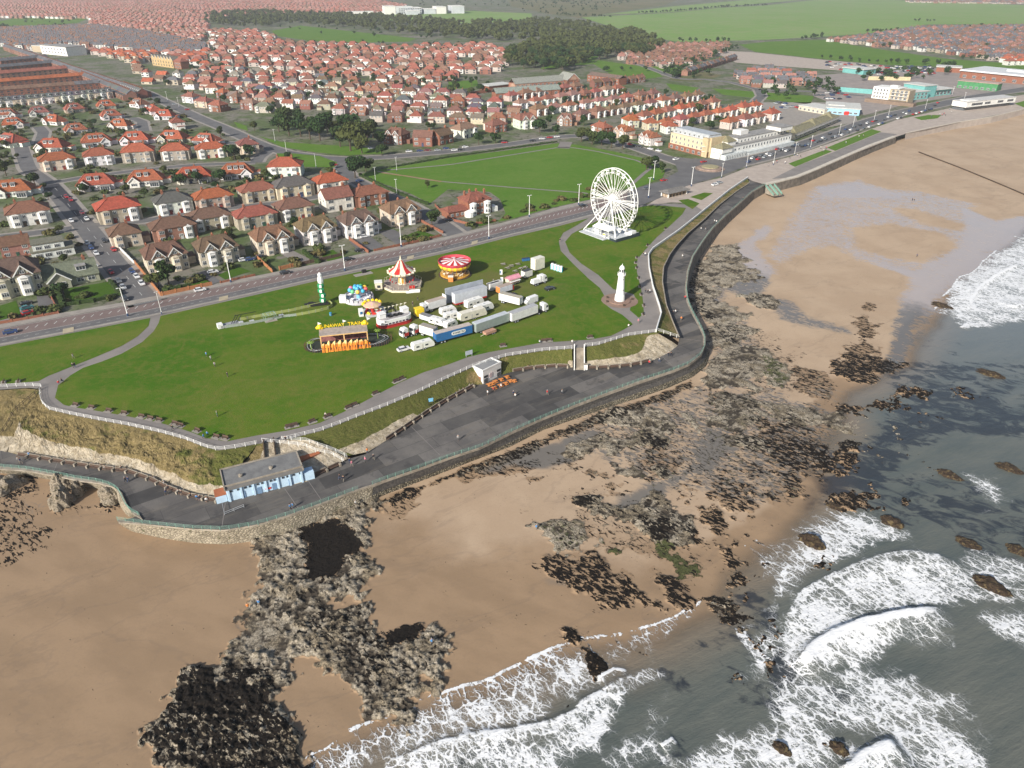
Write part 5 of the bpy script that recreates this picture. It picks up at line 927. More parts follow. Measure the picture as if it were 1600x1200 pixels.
houses('front seafront row', [(258, 402, E_, 'B', 'C'), (338, 391, E_, 'B', 'C'), (425, 375, E_, 'b', 'C'), (493, 360, E_, 'b', 'W'), (559, 350, E_, 'B', 'W'), (625, 333, E_, 'b', 'C')], A0, 4.5)
houses('left of the side road', [(22, 438, E_, 'B', 'C', 1.18), (24, 384, 'gable', 'B', 'k'), (45, 335, S_, 'r', 'W', 1.05), (80, 384, 'modern', 'g', 'W'), (107, 424, 'bungalow', 'g', 'T', 1.1)], A0)
houses('second seafront row', [(195, 368, D_, 'B', 'C'), (270, 357, S_, 'B', 'k'), (327, 342, S_, 'b', 'T'), (398, 339, S_, 'r', 'T'), (459, 327, S_, 'b', 'T'), (525, 314, 'gable', 'r', 'W', 1.3), (575, 306, S_, 'r', 'K')], A0)
houses('third seafront row', [(185, 330, S_, 'R', 'T', 1.12), (270, 318, S_, 'G', 'W'), (332, 311, S_, 'R', 'T'), (402, 300, S_, 'r', 'T'), (457, 294, S_, 'G', 'C', 1.1), (515, 287, S_, 'R', 'C')], A0)
houses('fourth row from the sea', [(20, 293, C_, 'R', 'W'), (150, 283, C_, 'R', 'W'), (227, 277, C_, 'R', 'W'), (302, 272, C_, 'R', 'W'), (370, 266, C_, 'R', 'W'), (447, 264, S_, 'O', 'W', 1.1)])
houses('row below the cross street', [(90, 253, S_, 'R', 'C', 1.05), (155, 246, S_, 'R', 'W'), (217, 241, S_, 'R', 'T', 1.1), (275, 238, S_, 'R', 'T'), (330, 235, S_, 'R', 'C'), (387, 229, D_, 'r', 'C')])
houses('row above the cross street', [(17, 218, C_, 'R', 'W'), (82, 226, C_, 'R', 'W'), (150, 218, C_, 'R', 'W'), (211, 215, C_, 'R', 'W'), (270, 213, C_, 'R', 'T'), (322, 216, C_, 'R', 'W', .9)])
houses('around the cul-de-sac', [(20, 191, C_, 'R', 'W'), (85, 186, C_, 'R', 'W'), (117, 200, C_, 'R', 'W'), (172, 178, C_, 'R', 'W'), (187, 193, C_, 'R', 'W'), (257, 178, C_, 'R', 'W'), (277, 193, D_, 'r', 'W')])
houses('row below white terrace', [(10, 176, C_, 'r', 'W'), (60, 173, C_, 'r', 'W'), (115, 168, C_, 'r', 'T'), (165, 163, C_, 'R', 'T'), (217, 160, C_, 'r', 'W'), (240, 170, C_, 'R', 'W')])
houses('right of diagonal road', [(299, 153, S_, 'r', 'W'), (319, 160, S_, 'r', 'C'), (341, 166, S_, 'r', 'K'), (349, 146, D_, 'R', 'K'), (370, 153, D_, 'b', 'K'), (391, 163, S_, 'p', 'K')], R(-25))
houses('facing the field', [(620, 214, E_, 'B', 'K', .95), (662, 218, 'gable', 'b', 'K', 1.2), (690, 215, 'gable', 'B', 'K', 1.2), (725, 205, 'villa', 'p', 'W', 1.2), (775, 197, S_, 'r', 'K'), (821, 191, E_, 'r', 'W'), (885, 187, E_, 'b', 'k', .8), (940, 200, 'villa', 'r', 'K', .95), (975, 206, E_, 'R', 'C', .8), (1015, 216, E_, 'r', 'W', .8)])
hrow('white dormered terrace', (2, 160), (170, 146), 'terrace', 'G', 'WC', 0); hrow('dark slate terrace', (2, 143), (150, 132), 'terrace', 'GGB', 'K'); hrow('orange tiled terrace', (2, 130), (128, 120), 'terrace', 'OR', 'K'); hrow('red tiled terrace', (2, 117), (100, 109), 'terrace', 'r', 'k')
hrow('grey terrace near shops', (2, 107), (90, 99), 'terrace', 'G', 'K'); hrow('upper grey terrace', (2, 97), (70, 91), 'terrace', 'G', 'K')
hrow('long diagonal terrace', (222, 146), (10, 74), 'terrace', 'G', 'Kk', 0, math.pi); hrow('behind the diagonal terrace', (205, 149), (130, 118), 'terrace', 'G', 'Kk')
a1 = R(14)
for p, a, b, roofs, walls in (('row by brick school', (815, 162), (965, 139), 'rp', 'WPK'), ('second row below school', (842, 172), (1020, 147), 'rpb', 'WPk'), ('third row below school', (910, 179), (1090, 149), 'rb', 'WPk'), ('fourth row below school', (986, 187), (1112, 161), 'rR', 'WCk'), ('row behind yellow hotel', (1040, 192), (1178, 166), 'rR', 'WCP'), ('behind the white hotel', (1140, 192), (1205, 179), 'rR', 'WC')):
    hrow(p, a, b, S_, roofs, walls, .3)
houses('beside the yellow hotel', [(986, 190, D_, 'O', 'C'), (1016, 194, D_, 'R', 'C'), (1045, 199, D_, 'R', 'W')], a1)
hfill('middle town', [(262, 128), (305, 112), (335, 97), (400, 106), (470, 114), (560, 125), (640, 135), (690, 130), (705, 142), (760, 152), (800, 158), (818, 168), (826, 186), (770, 196), (640, 186), (600, 188), (560, 174), (480, 168), (430, 168), (400, 178), (372, 160), (340, 140), (290, 140)], ['semi', 'semi', 'semi', 'gable', 'bungalow', 'detached'], 'rrrbpBGg', 'WPKWTC', R(-7), 27, .6, 31, .95)
hrow('upper school row', (800, 150), (900, 136), 'semi', 'rb', 'PK', 1); hrow('brown row by school', (930, 130), (1000, 122), 'gable', 'B', 'K', 0); hfill('houses by the school', [(190, 96), (240, 88), (235, 112), (300, 112), (262, 126), (225, 126)], ['bungalow', 'detached'], 'grRB', 'WTC', R(-10), 30, 3, 33, .8)
hfill('red estate below wood', [(325, 46), (400, 47), (470, 66), (640, 70), (760, 68), (805, 81), (792, 104), (760, 113), (700, 124), (640, 132), (560, 122), (470, 112), (400, 104), (330, 92), (330, 72)], S_, 'rrprbB', 'WKPkPKW', R(-9), 33, 1.2, 3, .9)
hfill('slate streets far left', [(-60, 46), (150, 40), (230, 50), (330, 70), (320, 80), (270, 84), (100, 68), (70, 78), (0, 70), (-60, 74)], 'terrace', 'GGGb', 'KPW', R(3), 22, .2, 4)
hfill('red streets past school', [(110, 73), (230, 82), (330, 78), (330, 108), (250, 84), (200, 92), (120, 78)], S_, 'rRp', 'WKP', R(8), 28, 1, 5); hfill('beside the brick school', [(140, 78), (240, 84), (236, 96), (180, 92)], D_, 'OR', 'WC', R(5), 30, 3, 8)
hfill('far houses', [(-150, 2), (330, -10), (560, -4), (640, 8), (590, 20), (440, 22), (330, 27), (322, 68), (230, 48), (140, 38), (137, 28), (0, 26), (-150, 30)], S_, 'pprb', 'PPkW', R(-24), 34, 1.2, 6)
hfill('brown estate by wood', [(962, 86), (1000, 72), (1070, 67), (1142, 67), (1140, 76), (1075, 99), (1030, 102), (980, 95)], D_, 'bpB', 'kKP', R(10), 26, 1, 7)
hrow('row beside building site', (1072, 112), (1146, 89), 'gable', 'Gb', 'kK', .3); hfill('new estate', [(1148, 112), (1200, 102), (1240, 112), (1278, 117), (1274, 129), (1200, 135), (1150, 124)], 'gable', 'GrGp', 'kKP', R(-12), 22, 1, 9)
hfill('estate past the fields', [(1288, 62), (1360, 53), (1440, 41), (1600, 39), (1700, 40), (1700, 94), (1560, 93), (1470, 80), (1380, 71)], D_, 'GGGbpB', 'kKPWT', R(12), 27, 1, 10); hfill('far village', [(1410, -3), (1700, 2), (1700, 6), (1420, 3)], S_, 'pGB', 'PTk', R(5), 40, 8, 11); hfill('new flats', [(1560, 88), (1640, 84), (1640, 100), (1570, 98)], 'semi', 'rR', 'W', R(8), 28, 1, 12)
HS.sort(key=lambda h: h[0] ** 2 + h[1] ** 2)
NEAR_N = 300
RND = random.Random(11)
def build_house(h, lod):
    x, y, t, kind, rf, wl, phrase, k, n, sc = h
    nm, tp = KIND[kind]; r = random.Random(int(x * 17 + y * 31))
    if n > 0: where = '%s from left, %s' % (ordinal(k + 1), phrase)
    else: where = '%s from left, %s line, %s' % (ordinal(k + 1), ordinal(-n), phrase)
    lab = '%s %s, %s roof, %s' % (WALLN[wl], tp, ROOFN[rf], where)
    root = thing(nm, lab, 'house', (x, y, LZ + .03), t, phrase if n > 0 else 'houses ' + phrase); root.scale = sc if isinstance(sc, tuple) else (sc,) * 3
    wc = tuple(c * r.uniform(.9, 1.06) for c in WALLC[wl]); rc = tuple(c * r.uniform(.85, 1.15) for c in ROOFC[rf]); dc = r.choice([(.5, .5, .48), (.05, .07, .15), (.25, .04, .03), (.03, .1, .06), (.08, .05, .03)])
    for name, me, loc, rz, ck, sub in T(kind, lod, int(abs(x * 3 + y)) % 2 if kind in ('semi', 'chalet', 'terrace') else 0):
        o = put(name, me, root, loc, rz, {'wall': wc, 'roof': rc, 'door': dc}.get(ck))
        for sn, sm_, sl_, sr in sub: put(sn, sm_, o, sl_, sr)
        if name == 'bay': o.color = (*(wc if r.random() < .5 else (.70, .69, .66)), 1)
for i, h in enumerate(HS[:NEAR_N]): build_house(h, 'near' if i < 75 else 'mid')
# the town beyond: one mass of small houses
def far_houses(rows):
    b = MB(); cols = []
    for x, y, t, kind, rf, wl, ph, k, n, sc in rows:
        W, D, H, rh = {'semi': (14.2, 9.2, 5.3, 3.1), 'terrace': (5.7, 9, 6, 2.9), 'detached': (9.4, 9.4, 5.3, 3.3), 'gable': (10.5, 8, 5.1, 2.7)}.get(kind, (13, 9, 2.9, 3.6)); c, s = math.cos(t), math.sin(t); n0 = len(b.f)
        r = random.Random(int(x * 5 + y * 3)); f = r.uniform(.85, 1.15)
        hp = kind in ('semi', 'detached'); rl = (W - D * .9) / 2 if hp else W / 2 + .2; w, d = W / 2 + .4, D / 2 + .4
        def q(vs): return [(x + a * c - e * s, y + a * s + e * c, LZ + z) for a, e, z in vs]
        b.add(q([(-W / 2, -D / 2, 0), (W / 2, -D / 2, 0), (W / 2, D / 2, 0), (-W / 2, D / 2, 0), (-W / 2, -D / 2, H), (W / 2, -D / 2, H), (W / 2, D / 2, H), (-W / 2, D / 2, H)]), [(0, 1, 5, 4), (1, 2, 6, 5), (2, 3, 7, 6), (3, 0, 4, 7)], 0)
        b.add(q([(-w, -d, H - .1), (w, -d, H - .1), (w, d, H - .1), (-w, d, H - .1), (-rl, 0, H + rh), (rl, 0, H + rh)]), [(0, 1, 5, 4), (2, 3, 4, 5), (1, 2, 5), (3, 0, 4)], 1)
        for u in ((-.32, .32) if W > 8 else (0,)):
            for z in (.9, 3.4):
                if z + 1.3 < H: b.add(q([(u * W - 1.2, -D / 2 - .06, z), (u * W + 1.2, -D / 2 - .06, z), (u * W + 1.2, -D / 2 - .06, z + 1.4), (u * W - 1.2, -D / 2 - .06, z + 1.4)]), [(0, 1, 2, 3)], 2); b.add(q([(u * W - 1.2, D / 2 + .06, z), (u * W + 1.2, D / 2 + .06, z), (u * W + 1.2, D / 2 + .06, z + 1.4), (u * W - 1.2, D / 2 + .06, z + 1.4)]), [(3, 2, 1, 0)], 2)
        b.box(*q([(W * .2, .3, H + rh - 1.5)])[0], .8, 1.2, 2.2, t, 3)
        cols += [(*[v * f for v in WALLC[wl]], 1) if b.m[i] == 0 else (*[v * f for v in ROOFC[rf]], 1) if b.m[i] == 1 else (.5, .5, .5, 1) for i in range(n0, len(b.f))]
    def am(name, var):
        n = N(name); c = n.attr('col').outputs['Color']; f = n.ramp(n.noise(.6, 4, .6), .3, .7, 1 - var, 1 + var); g = n.new('ShaderNodeCombineColor'); [n.put(g.inputs[i], f) for i in range(3)]; return n.fin(n.mul(c, g.outputs[0]), .8, .2)
    o = b.build('far_houses', [am('far_walls', .15), am('far_roofs', .25), M_GLASS, M_BRICK]); at = o.data.attributes.new('col', 'FLOAT_COLOR', 'FACE'); at.data.foreach_set('color', np.array(cols, np.float32).ravel())
    tag(o, 'mass of small red and grey roofed houses filling the town far inland', 'houses', None, 'stuff')
far_houses(HS[NEAR_N:])
# the big brick house on the corner of the field
v = thing('brick_house', 'big red brick corner house with round white bays beside the recreation field', 'house', (*px(742, 330), LZ), A0)
b = MB(); b.box(0, 0, 0, 14, 11, 7); b.box(-12.5, -1, 0, 12, 8, 3.4); b.build('wall', M_BRICK, v)
b = hip(14, 11, 3.4, z=7, ridge=4); h2 = hip(12, 8, 2, z=3.4, ridge=8); b.add([(p[0] - 12.5, p[1] - 1, p[2]) for p in h2.v], h2.f); b.box(0, -4.6, 7.4, 2.4, 2.6, 1.6); b.build('roof', [M_TILE], v, color=ROOFC['r'])
for cx, cy in ((-5, 2), (-1, 3.5), (2.5, 2.5), (6, 0)): put('chimney', chim(), v, (cx, cy, 8.6), color=None)
for cx in (-4.3, 4.3):
    bb = MB(); bb.lathe([(1.9, 0), (1.9, 5.8), (2.1, 5.8), (2.1, 6.2), (.1, 6.9)], 14, cx, -5.6, 0); o = bb.build('bay', M_FRAME, v)
    for z in (.8, 3.6):
        for a in (-130, -90, -50): put('window', win(1.0, 1.6, 1), o, (cx + 1.92 * math.cos(R(a)), -5.6 + 1.92 * math.sin(R(a)), z), R(a + 90))
for cx in (-1.2, 1.2): [put('window', win(1.2, 1.7, 2), v, (cx, -5.5, z)) for z in (.9, 4)]
for cx in (-16.5, -13.5, -10.5): put('window', win(1.5, 1.5, 2), v, (cx, -5, .9))
for yy in (-3, 1, 3.6): put('window', win(1.2, 1.7, 2), v, (7, yy, 4), R(90))
c = MB(); c.lathe([(2.6, 0), (2.6, 2.3), (2.7, 2.4), (.1, 3.6)], 10, -7.2, -6.6, 0); c.build('conservatory', M_FRAME, v); c = MB(); c.box(9, -4, 0, 3.5, 4, 2.4); c.box(9, -4, 2.4, 3.7, 4.2, .8, taper=.3); c.build('conservatory', M_FRAME, v); put('door', doorm(), v, (0, -5.56, 0), color=(.1, .1, .12))
# ================================================================== larger buildings of the bay and the town
def pmat(name, c, c2=None, **k): return mat(name, c, c2, k.pop('scale', .5), **k)
M_WREND = pmat('white_render', (.76, .75, .72), (.66, .65, .61), rough=.7); M_CREND = pmat('cream_render', (.60, .51, .36), (.53, .45, .31)); M_LEAD = pmat('metal_roof', (.42, .44, .46), (.34, .36, .38), rough=.4)
M_TEAL = pmat('teal_cladding', (.16, .40, .38), (.13, .34, .33)); M_SKYB = pmat('pale_blue_paint', (.30, .52, .66), (.26, .46, .60)); M_GREENC = pmat('green_cladding', (.07, .24, .10), (.05, .19, .08)); M_MOSS = pmat('mossy_tiles', (.24, .22, .13), (.17, .155, .10), scale=1.)
def bld(name, label, cat, a, b, depth, z=0., group=None):
    """thing whose x axis runs from a to b along its front"""
    A, B = px(*a), px(*b); L = math.dist(A, B); return thing(name, label, cat, (*A, LZ + z), math.atan2(B[1] - A[1], B[0] - A[0]), group), L
def wgrid(t, xs, zs, y, w, h, n=2, rz=0, fixed=None):
    for x in xs:
        for z in zs: put('window', win(w, h, n), t, (x, y, z) if fixed is None else (fixed, x, z), rz)
def ls(a, b, n): return [a + (b - a) * (i + .5) / n for i in range(n)]
# yellow hotel
t, L = bld('hotel', 'yellow rendered hotel with brick ground floor and grey curved roof', 'hotel', (1046, 231), (1104, 246), 15)
MB().box(L / 2, 7.5, 3.6, L, 15, 7.2).build('wall', M_CREND, t); MB().box(L / 2, 7.2, 0, L + 1, 16, 3.6).build('ground_floor', M_BRICK, t); MB().box(L / 2, 8, 10.8, L - 1.5, 13, 3, taper=.9).box(L / 2, 8, 13.8, L - 4, 11, .5).build('roof', M_LEAD, t); MB().box(L - 2, 1.5, 0, 5, 5, 12.5).box(L + 1, 8, 0, 1.6, 14, 13).build('stair_tower', pmat('buff_render', (.52, .42, .26)), t)
wgrid(t, ls(0, L - 4, 8), (4.2, 7.4), 0, 1.3, 1.8); wgrid(t, ls(1, L - 4, 7), (11.3,), 1.6, 1.5, 1.5); wgrid(t, ls(0, L - 4, 6), (.7,), -.8, 2.4, 2, 3)
for z in (3.7, 6.9): MB().bar((L - 4, -1.2, z), (L - 1, -1.2, z), 1., h=.2).build('balcony', M_FRAME, t)
t, L = bld('hotel_annexe', 'low yellow annexe with dark archway between the two hotels', 'hotel', (1107, 244), (1127, 246), 10); MB().box(L / 2, 6, 3, L, 11, 3.6).box(L * .1, 6, 0, L * .2, 11, 3).box(L * .9, 6, 0, L * .2, 11, 3).build('wall', M_CREND, t); MB().box(L / 2, 6, 6.6, L + .5, 11.5, .3).build('roof', M_FELT, t); wgrid(t, ls(1, L - 1, 4), (4,), .5, 1.1, 1.5, 1)
# white hotel
t, L = bld('hotel', 'long white seafront hotel with glazed terrace and hipped corner towers', 'hotel', (1131, 251), (1240, 226), 18)
MB().box(L / 2, 9, 0, L, 12, 7).box(L * .62, 12, 7, L * .7, 10, 3.6).box(L * .9, 9, 10.6, L * .18, 12, 2.5).box(L * .45, 16, 10.6, 9, 7, 3).build('wall', M_WREND, t)
MB().box(L / 2, 9, 7, L + .6, 12.6, .35).box(L * .62, 12, 10.6, L * .7 + .6, 10.6, .3).box(L * .9, 9, 13.1, L * .18 + .5, 12.5, .3).build('roof', M_FELT, t)
for cx, cy, w, z in ((4.5, 6, 11, 7.3), (14, 10, 9, 10)):
    MB().box(cx, cy, z - 3, w, 9, 3.2).build('tower', M_WREND, t); h = hip(w, 9, 3., z=z, ridge=2); h.v = [(p[0] + cx, p[1] + cy, p[2]) for p in h.v]; h.build('tower_roof', M_MOSS, t, color=(.24, .22, .14))
MB().box(L * .14, 1.5, 0, L * .28, 5, 3.4).build('terrace_glazing', pmat('pale_glazing', (.62, .66, .66), rough=.2, spec=.5), t); MB().box(L * .64, 1.2, 0, L * .70, 4, 2.6).build('sun_lounge', pmat('pale_glazing', (.62, .66, .66)), t)
wgrid(t, ls(L * .28, L - 1, 17), (4,), 3, 1.5, 1.7); wgrid(t, ls(L * .30, L - 2, 14), (7.7,), 7, 1.4, 1.6); wgrid(t, ls(1, L * .26, 5), (4.1,), 3, 1.5, 1.4); wgrid(t, ls(1, L * .28, 12), (.6,), -1, .9, 2.2, 1); wgrid(t, (5, 9, 13), (1, 4.2, 8), 0, 1.2, 1.6, 2, R(90), L)
# cafes with pyramid roofs
t, L = bld('cafe_row', 'seafront cafe row with mossy pyramid roofs and glazed verandas', 'cafe', (1243, 219), (1312, 190), 14); MB().box(L / 2, 7, 0, L, 12, 4.6).build('wall', pmat('cream_wall', (.56, .52, .42)), t); MB().box(L / 2, .4, 3, L, 2.4, .3).build('veranda', M_FELT, t)
for f, w in ((.08, 11), (.5, 13), (.88, 11)): h = hip(w, 11, 4, z=4.6, ridge=1.5); h.v = [(p[0] + L * f, p[1] + 7, p[2]) for p in h.v]; h.build('roof', M_MOSS, t)
h = hip(L, 11, 2, z=4.6); h.v = [(p[0] + L / 2, p[1] + 7, p[2]) for p in h.v]; h.build('roof', M_MOSS, t); wgrid(t, ls(0, L, 12), (.6,), 1, 2.2, 2, 3)
t, L = bld('amusement_arcade', 'low pale blue arcade with wide white roof behind the parked cars', 'arcade', (1290, 178), (1342, 181), 34); MB().box(L / 2, 17, 0, L, 34, 5.2).build('wall', M_SKYB, t); MB().box(L / 2, 17, 5.2, L + 2, 35, .6).box(L * .3, 22, 5.8, L * .5, 20, .6).build('roof', pmat('pale_roof', (.56, .56, .53), (.47, .47, .44)), t); MB().box(L * .62, -.1, .2, 4, .2, 3).build('door', pmat('red_paint', (.55, .04, .03)), t); wgrid(t, ls(1, L - 1, 6), (1,), 0, 3, 1.6, 3)
t, L = bld('long_shed', 'low grey shed with flat white roof left of the blue arcade', 'shed', (1246, 172), (1286, 179), 22); MB().box(L / 2, 12, 0, L, 22, 4).build('wall', pmat('cream_wall', (.56, .52, .42)), t); MB().box(L / 2, 12, 4, L + 1, 23, .5).build('roof', MATS['pale_roof'], t); wgrid(t, ls(0, L, 6), (.8,), 1, 2, 1.8)
t, L = bld('apartment_block', 'white four storey apartment block with tan balconies by the bay road', 'flats', (1360, 158), (1386, 161), 20); A2 = L
MB().box(L / 2, 10, 0, L, 20, 13).build('wall', M_WREND, t); MB().box(L + 9, 8, 0, 18, 14, 12.5).build('wall', pmat('tan_render', (.46, .38, .27)), t); MB().box(L / 2 + 4, 10, 13, L + 8, 19, .5).box(L, 11, 13.5, 7, 6, 1.6).build('roof', M_WREND, t); MB().box(L + 4, -4, 0, L + 30, 7, 3).build('ground_floor', pmat('brown_cladding', (.22, .16, .12)), t)
wgrid(t, ls(1, L - 1, 5), (4, 7.2, 10.2), 0, 1.6, 2); wgrid(t, ls(L + 1, L + 17, 4), (4, 7.2, 10.), 1, 2.6, 2.2, 3)
for z in (4, 7, 10): MB().bar((L + 1, .2, z), (L + 17, .2, z), 1.4, h=.25).build('balcony', M_FRAME, t)
t, L = bld('leisure_centre', 'teal clad leisure centre with stepped glass front', 'leisure centre', (1421, 158), (1500, 150), 30); MB().box(L * .2, 16, 0, L * .4, 26, 7).box(L * .5, 20, 0, L * .24, 24, 11).box(L * .8, 22, 0, L * .4, 22, 6).build('wall', M_TEAL, t); MB().box(L * .2, 16, 7, L * .42, 27, .5).box(L * .5, 20, 11, L * .26, 25, .5).box(L * .8, 21, 6, L * .42, 25, .6).build('roof', MATS['pale_roof'], t); wgrid(t, ls(1, L * .38, 5), (1., 4), 3, 3, 2, 3); wgrid(t, ls(L * .62, L - 1, 5), (1,), 11, 4, 3, 4)
t, L = bld('modern_restaurant', 'white flat roofed restaurant raised above the far sands', 'restaurant', (1507, 174), (1584, 165), 15); MB().box(L / 2, 7, 3.2, L, 14, 4.4).box(L * .15, 6, 7.6, 12, 9, 1).build('wall', M_WREND, t); MB().box(L / 2, 8.5, 0, L - 4, 11, 3.2).build('ground_floor', pmat('glazed_front', (.12, .13, .14), rough=.15, spec=.6), t); MB().box(L / 2, 7, 7.6, L + .6, 14.6, .4).build('roof', pmat('flat_roof', (.55, .54, .52)), t)
for f0, f1 in ((.1, .32), (.36, .48), (.62, .74), (.82, .95)): wgrid(t, [L * (f0 + f1) / 2], (4.3,), 0, L * (f1 - f0), 2.2, 6)
t, L = bld('supermarket', 'big supermarket with shallow white roof right of the car park', 'supermarket', (1496, 122), (1640, 137), 60); MB().box(L / 2, 32, 0, L, 56, 8).build('wall', M_BRICK, t); MB().box(L / 2, 32, 8, L + 3, 60, 1.5, taper=.97).box(L * .55, 34, 9.5, 30, 12, 2).build('roof', pmat('white_sheet_roof', (.60, .62, .63), (.5, .52, .53)), t); wgrid(t, ls(0, L, 9), (1,), 4, 4, 3, 4)
t, L = bld('bowling_hall', 'long green fronted hall between the car park and teal building', 'hall', (1494, 137), (1556, 143), 16); MB().box(L / 2, 8, 0, L, 14, 7).build('wall', M_GREENC, t); MB().box(L / 2, 8, 7, L + 1, 15, .5).build('roof', pmat('pink_roof', (.45, .33, .28)), t); wgrid(t, ls(0, L, 7), (.6,), 1, 3, 2, 3)
t, L = bld('retail_shed', 'small white roofed shop with teal front beside the car park', 'shop', (1316, 113), (1348, 117), 24); MB().box(L / 2, 12, 0, L, 24, 5.5).build('wall', M_TEAL, t); MB().box(L / 2, 12, 5.5, L + 2, 26, .7).build('roof', MATS['pale_roof'], t)
t, L = bld('garden_centre', 'low shop with pale roof at the left end of the supermarket', 'shop', (1462, 112), (1500, 114), 26); MB().box(L / 2, 12, 0, L, 24, 5.5).build('wall', M_BRICK, t); MB().box(L / 2, 12, 5.5, L + 2, 26, .7).build('roof', MATS['pale_roof'], t)
t, L = bld('hoarding', 'long yellow timber hoarding in front of the parked cars', 'hoarding', (1356, 125), (1422, 126), 1); MB().box(L / 2, 0, 0, L, .4, 4).build('panel', pmat('yellow_board', (.58, .48, .30)), t); MB().box(L / 2, .5, 0, L, .3, 3).build('bracing', M_TIMB, t)
t, L = bld('fence', 'teal fence beside the white apartment block', 'fence', (1310, 143), (1362, 147), 1); MB().box(L / 2, 0, 0, L, .3, 4.5).build('panel', M_TEAL, t); MB().box(L / 2, .4, 0, L, .3, .5).build('footing', M_CONC, t)
# school, campus, white works
t, L = bld('school', 'red brick school with a row of sandy yellow gables', 'school', (238, 102), (271, 107), 14); b = MB(); b.box(L / 2, 8, 0, L, 14, 10).build('wall', M_BRICK, t)
for i in range(7): w2, r2 = frontgable(L / 7, 9.8, 4, 0, 10, False); w2.v = [(p[0] + L * (i + .5) / 7, p[1] + .8, p[2]) for p in w2.v]; w2.build('gable', pmat('sandy_brick', (.50, .36, .18)), t); r2.v = [(p[0] + L * (i + .5) / 7, p[1] + .8, p[2]) for p in r2.v]; r2.build('roof', [M_TILE, M_FRAME], t, color=ROOFC['g'])
MB().box(L + 9, 8, 0, 18, 12, 9).build('wall', M_BRICK, t); h = hip(18, 12, 4, z=9); h.v = [(p[0] + L + 9, p[1] + 8, p[2]) for p in h.v]; h.build('roof', M_TILE, t, color=ROOFC['r']); wgrid(t, ls(0, L, 8), (1.2, 5), .9, 2.2, 2.6, 3); wgrid(t, ls(L + 1, L + 17, 4), (1.2, 5), 2, 2, 2.4, 3)
t, L = bld('factory', 'white flat roofed works among slate terraces', 'factory', (66, 84), (106, 88), 30); MB().box(L / 2, 15, 0, L, 30, 12).build('wall', M_WREND, t); MB().box(L / 2, 15, 12, L + .6, 30.6, .5).build('roof', M_FELT, t); MB().box(-22, 22, 0, 44, 26, 9).build('wall', pmat('tan_render', (.46, .38, .27)), t); MB().box(-22, 22, 9, 44, 26, .5).build('roof', MATS['pale_roof'], t); wgrid(t, ls(2, L - 2, 8), (3, 7.5), 0, 3, 2, 3)
t, L = bld('school', 'long red brick school with stone dressed gables and slate roofs', 'school', (806, 146), (905, 138), 16); MB().box(L / 2, 9, 0, L, 14, 9).box(L * .86, 6, 0, 16, 22, 10).build('wall', pmat('striped_brick', (.30, .12, .08), (.42, .28, .2), scale=.2), t); h = gab(L, 14, 4.5, z=9); h.v = [(p[0] + L / 2, p[1] + 9, p[2]) for p in h.v]; h.build('roof', M_TILE, t, color=(.27, .28, .25))
w2, r2 = frontgable(16, 10, 6, 5, 17, False); [setattr(q, 'v', [(p[0] + L * .86, p[1], p[2]) for p in q.v]) for q in (w2, r2)]; w2.build('gable', MATS['striped_brick'], t); r2.build('roof', [M_TILE, M_FRAME], t, color=(.27, .28, .25)); wgrid(t, ls(1, L * .78, 12), (1.2, 5), 2, 2.4, 2.6, 3); wgrid(t, ls(L * .8, L * .93, 3), (1.2, 5), -5, 2.4, 2.6, 3)
t, L = bld('school_hall', 'lower brick school range with green slate bays', 'school', (775, 156), (876, 149), 12)
for i in range(7): MB().box(L * (i + .5) / 7, 6, 0, L / 7 - .6, 11, 6).build('wall', M_BRICK, t); h = gab(L / 7 - .4, 11, 4, z=6); h.v = [(p[0] + L * (i + .5) / 7, p[1] + 6, p[2]) for p in h.v]; h.build('roof', M_TILE, t, color=(.25, .29, .26)); wgrid(t, [L * (i + .5) / 7], (1.5,), .5, 3.2, 2.6, 4)
t, L = bld('brick_flats', 'plain brown brick flats with low dark roof beside the playing field', 'flats', (916, 127), (965, 134), 14); MB().box(L / 2, 8, 0, L, 13, 7).build('wall', M_BRICK, t); h = gab(L, 13, 2.6, z=7); h.v = [(p[0] + L / 2, p[1] + 8, p[2]) for p in h.v]; h.build('roof', M_TILE, t, color=(.17, .12, .10)); wgrid(t, ls(0, L, 9), (1, 4.2), 1.5, 1.6, 1.5)
t, L = bld('sports_hall', 'sports hall with long pale sheet roof next to the brick wall', 'hall', (765, 143), (800, 139), 16); MB().box(L / 2, 9, 0, L, 16, 5).build('wall', M_BRICK, t); MB().box(L / 2, 9, 5, L + 2, 18, .6).build('roof', MATS['pale_roof'], t); MB().box(-22, -4, 0, 44, .4, 2.6).build('court_wall', M_BRICK, t)
t, L = bld('campus', 'white college campus of several flat roofed blocks beyond the wood', 'college', (597, 23), (725, 21), 60); g = pmat('pale_cladding', (.55, .58, .6), (.42, .45, .48), scale=.05)
for f, w, d, h_ in ((.10, .13, 50, 26), (.27, .2, 40, 24), (.42, .12, 60, 20), (.58, .14, 40, 16), (.72, .12, 60, 22), (.93, .15, 60, 24), (-.25, .3, 30, 10), (.35, .16, 20, 12)): MB().box(L * f, d / 2 - (30 if h_ == 12 else 0), 0, L * w, d, h_ * .8).build('wall', [g, M_WREND][int(h_) % 4 // 2], t); MB().box(L * f, d / 2 - (30 if h_ == 12 else 0), h_ * .8, L * w + 1, d + 1, 1).build('roof', M_WREND, t)
wgrid(t, ls(L * .2, L * .48, 10), (3, 8, 13), -.2, 5, 2.5, 4)
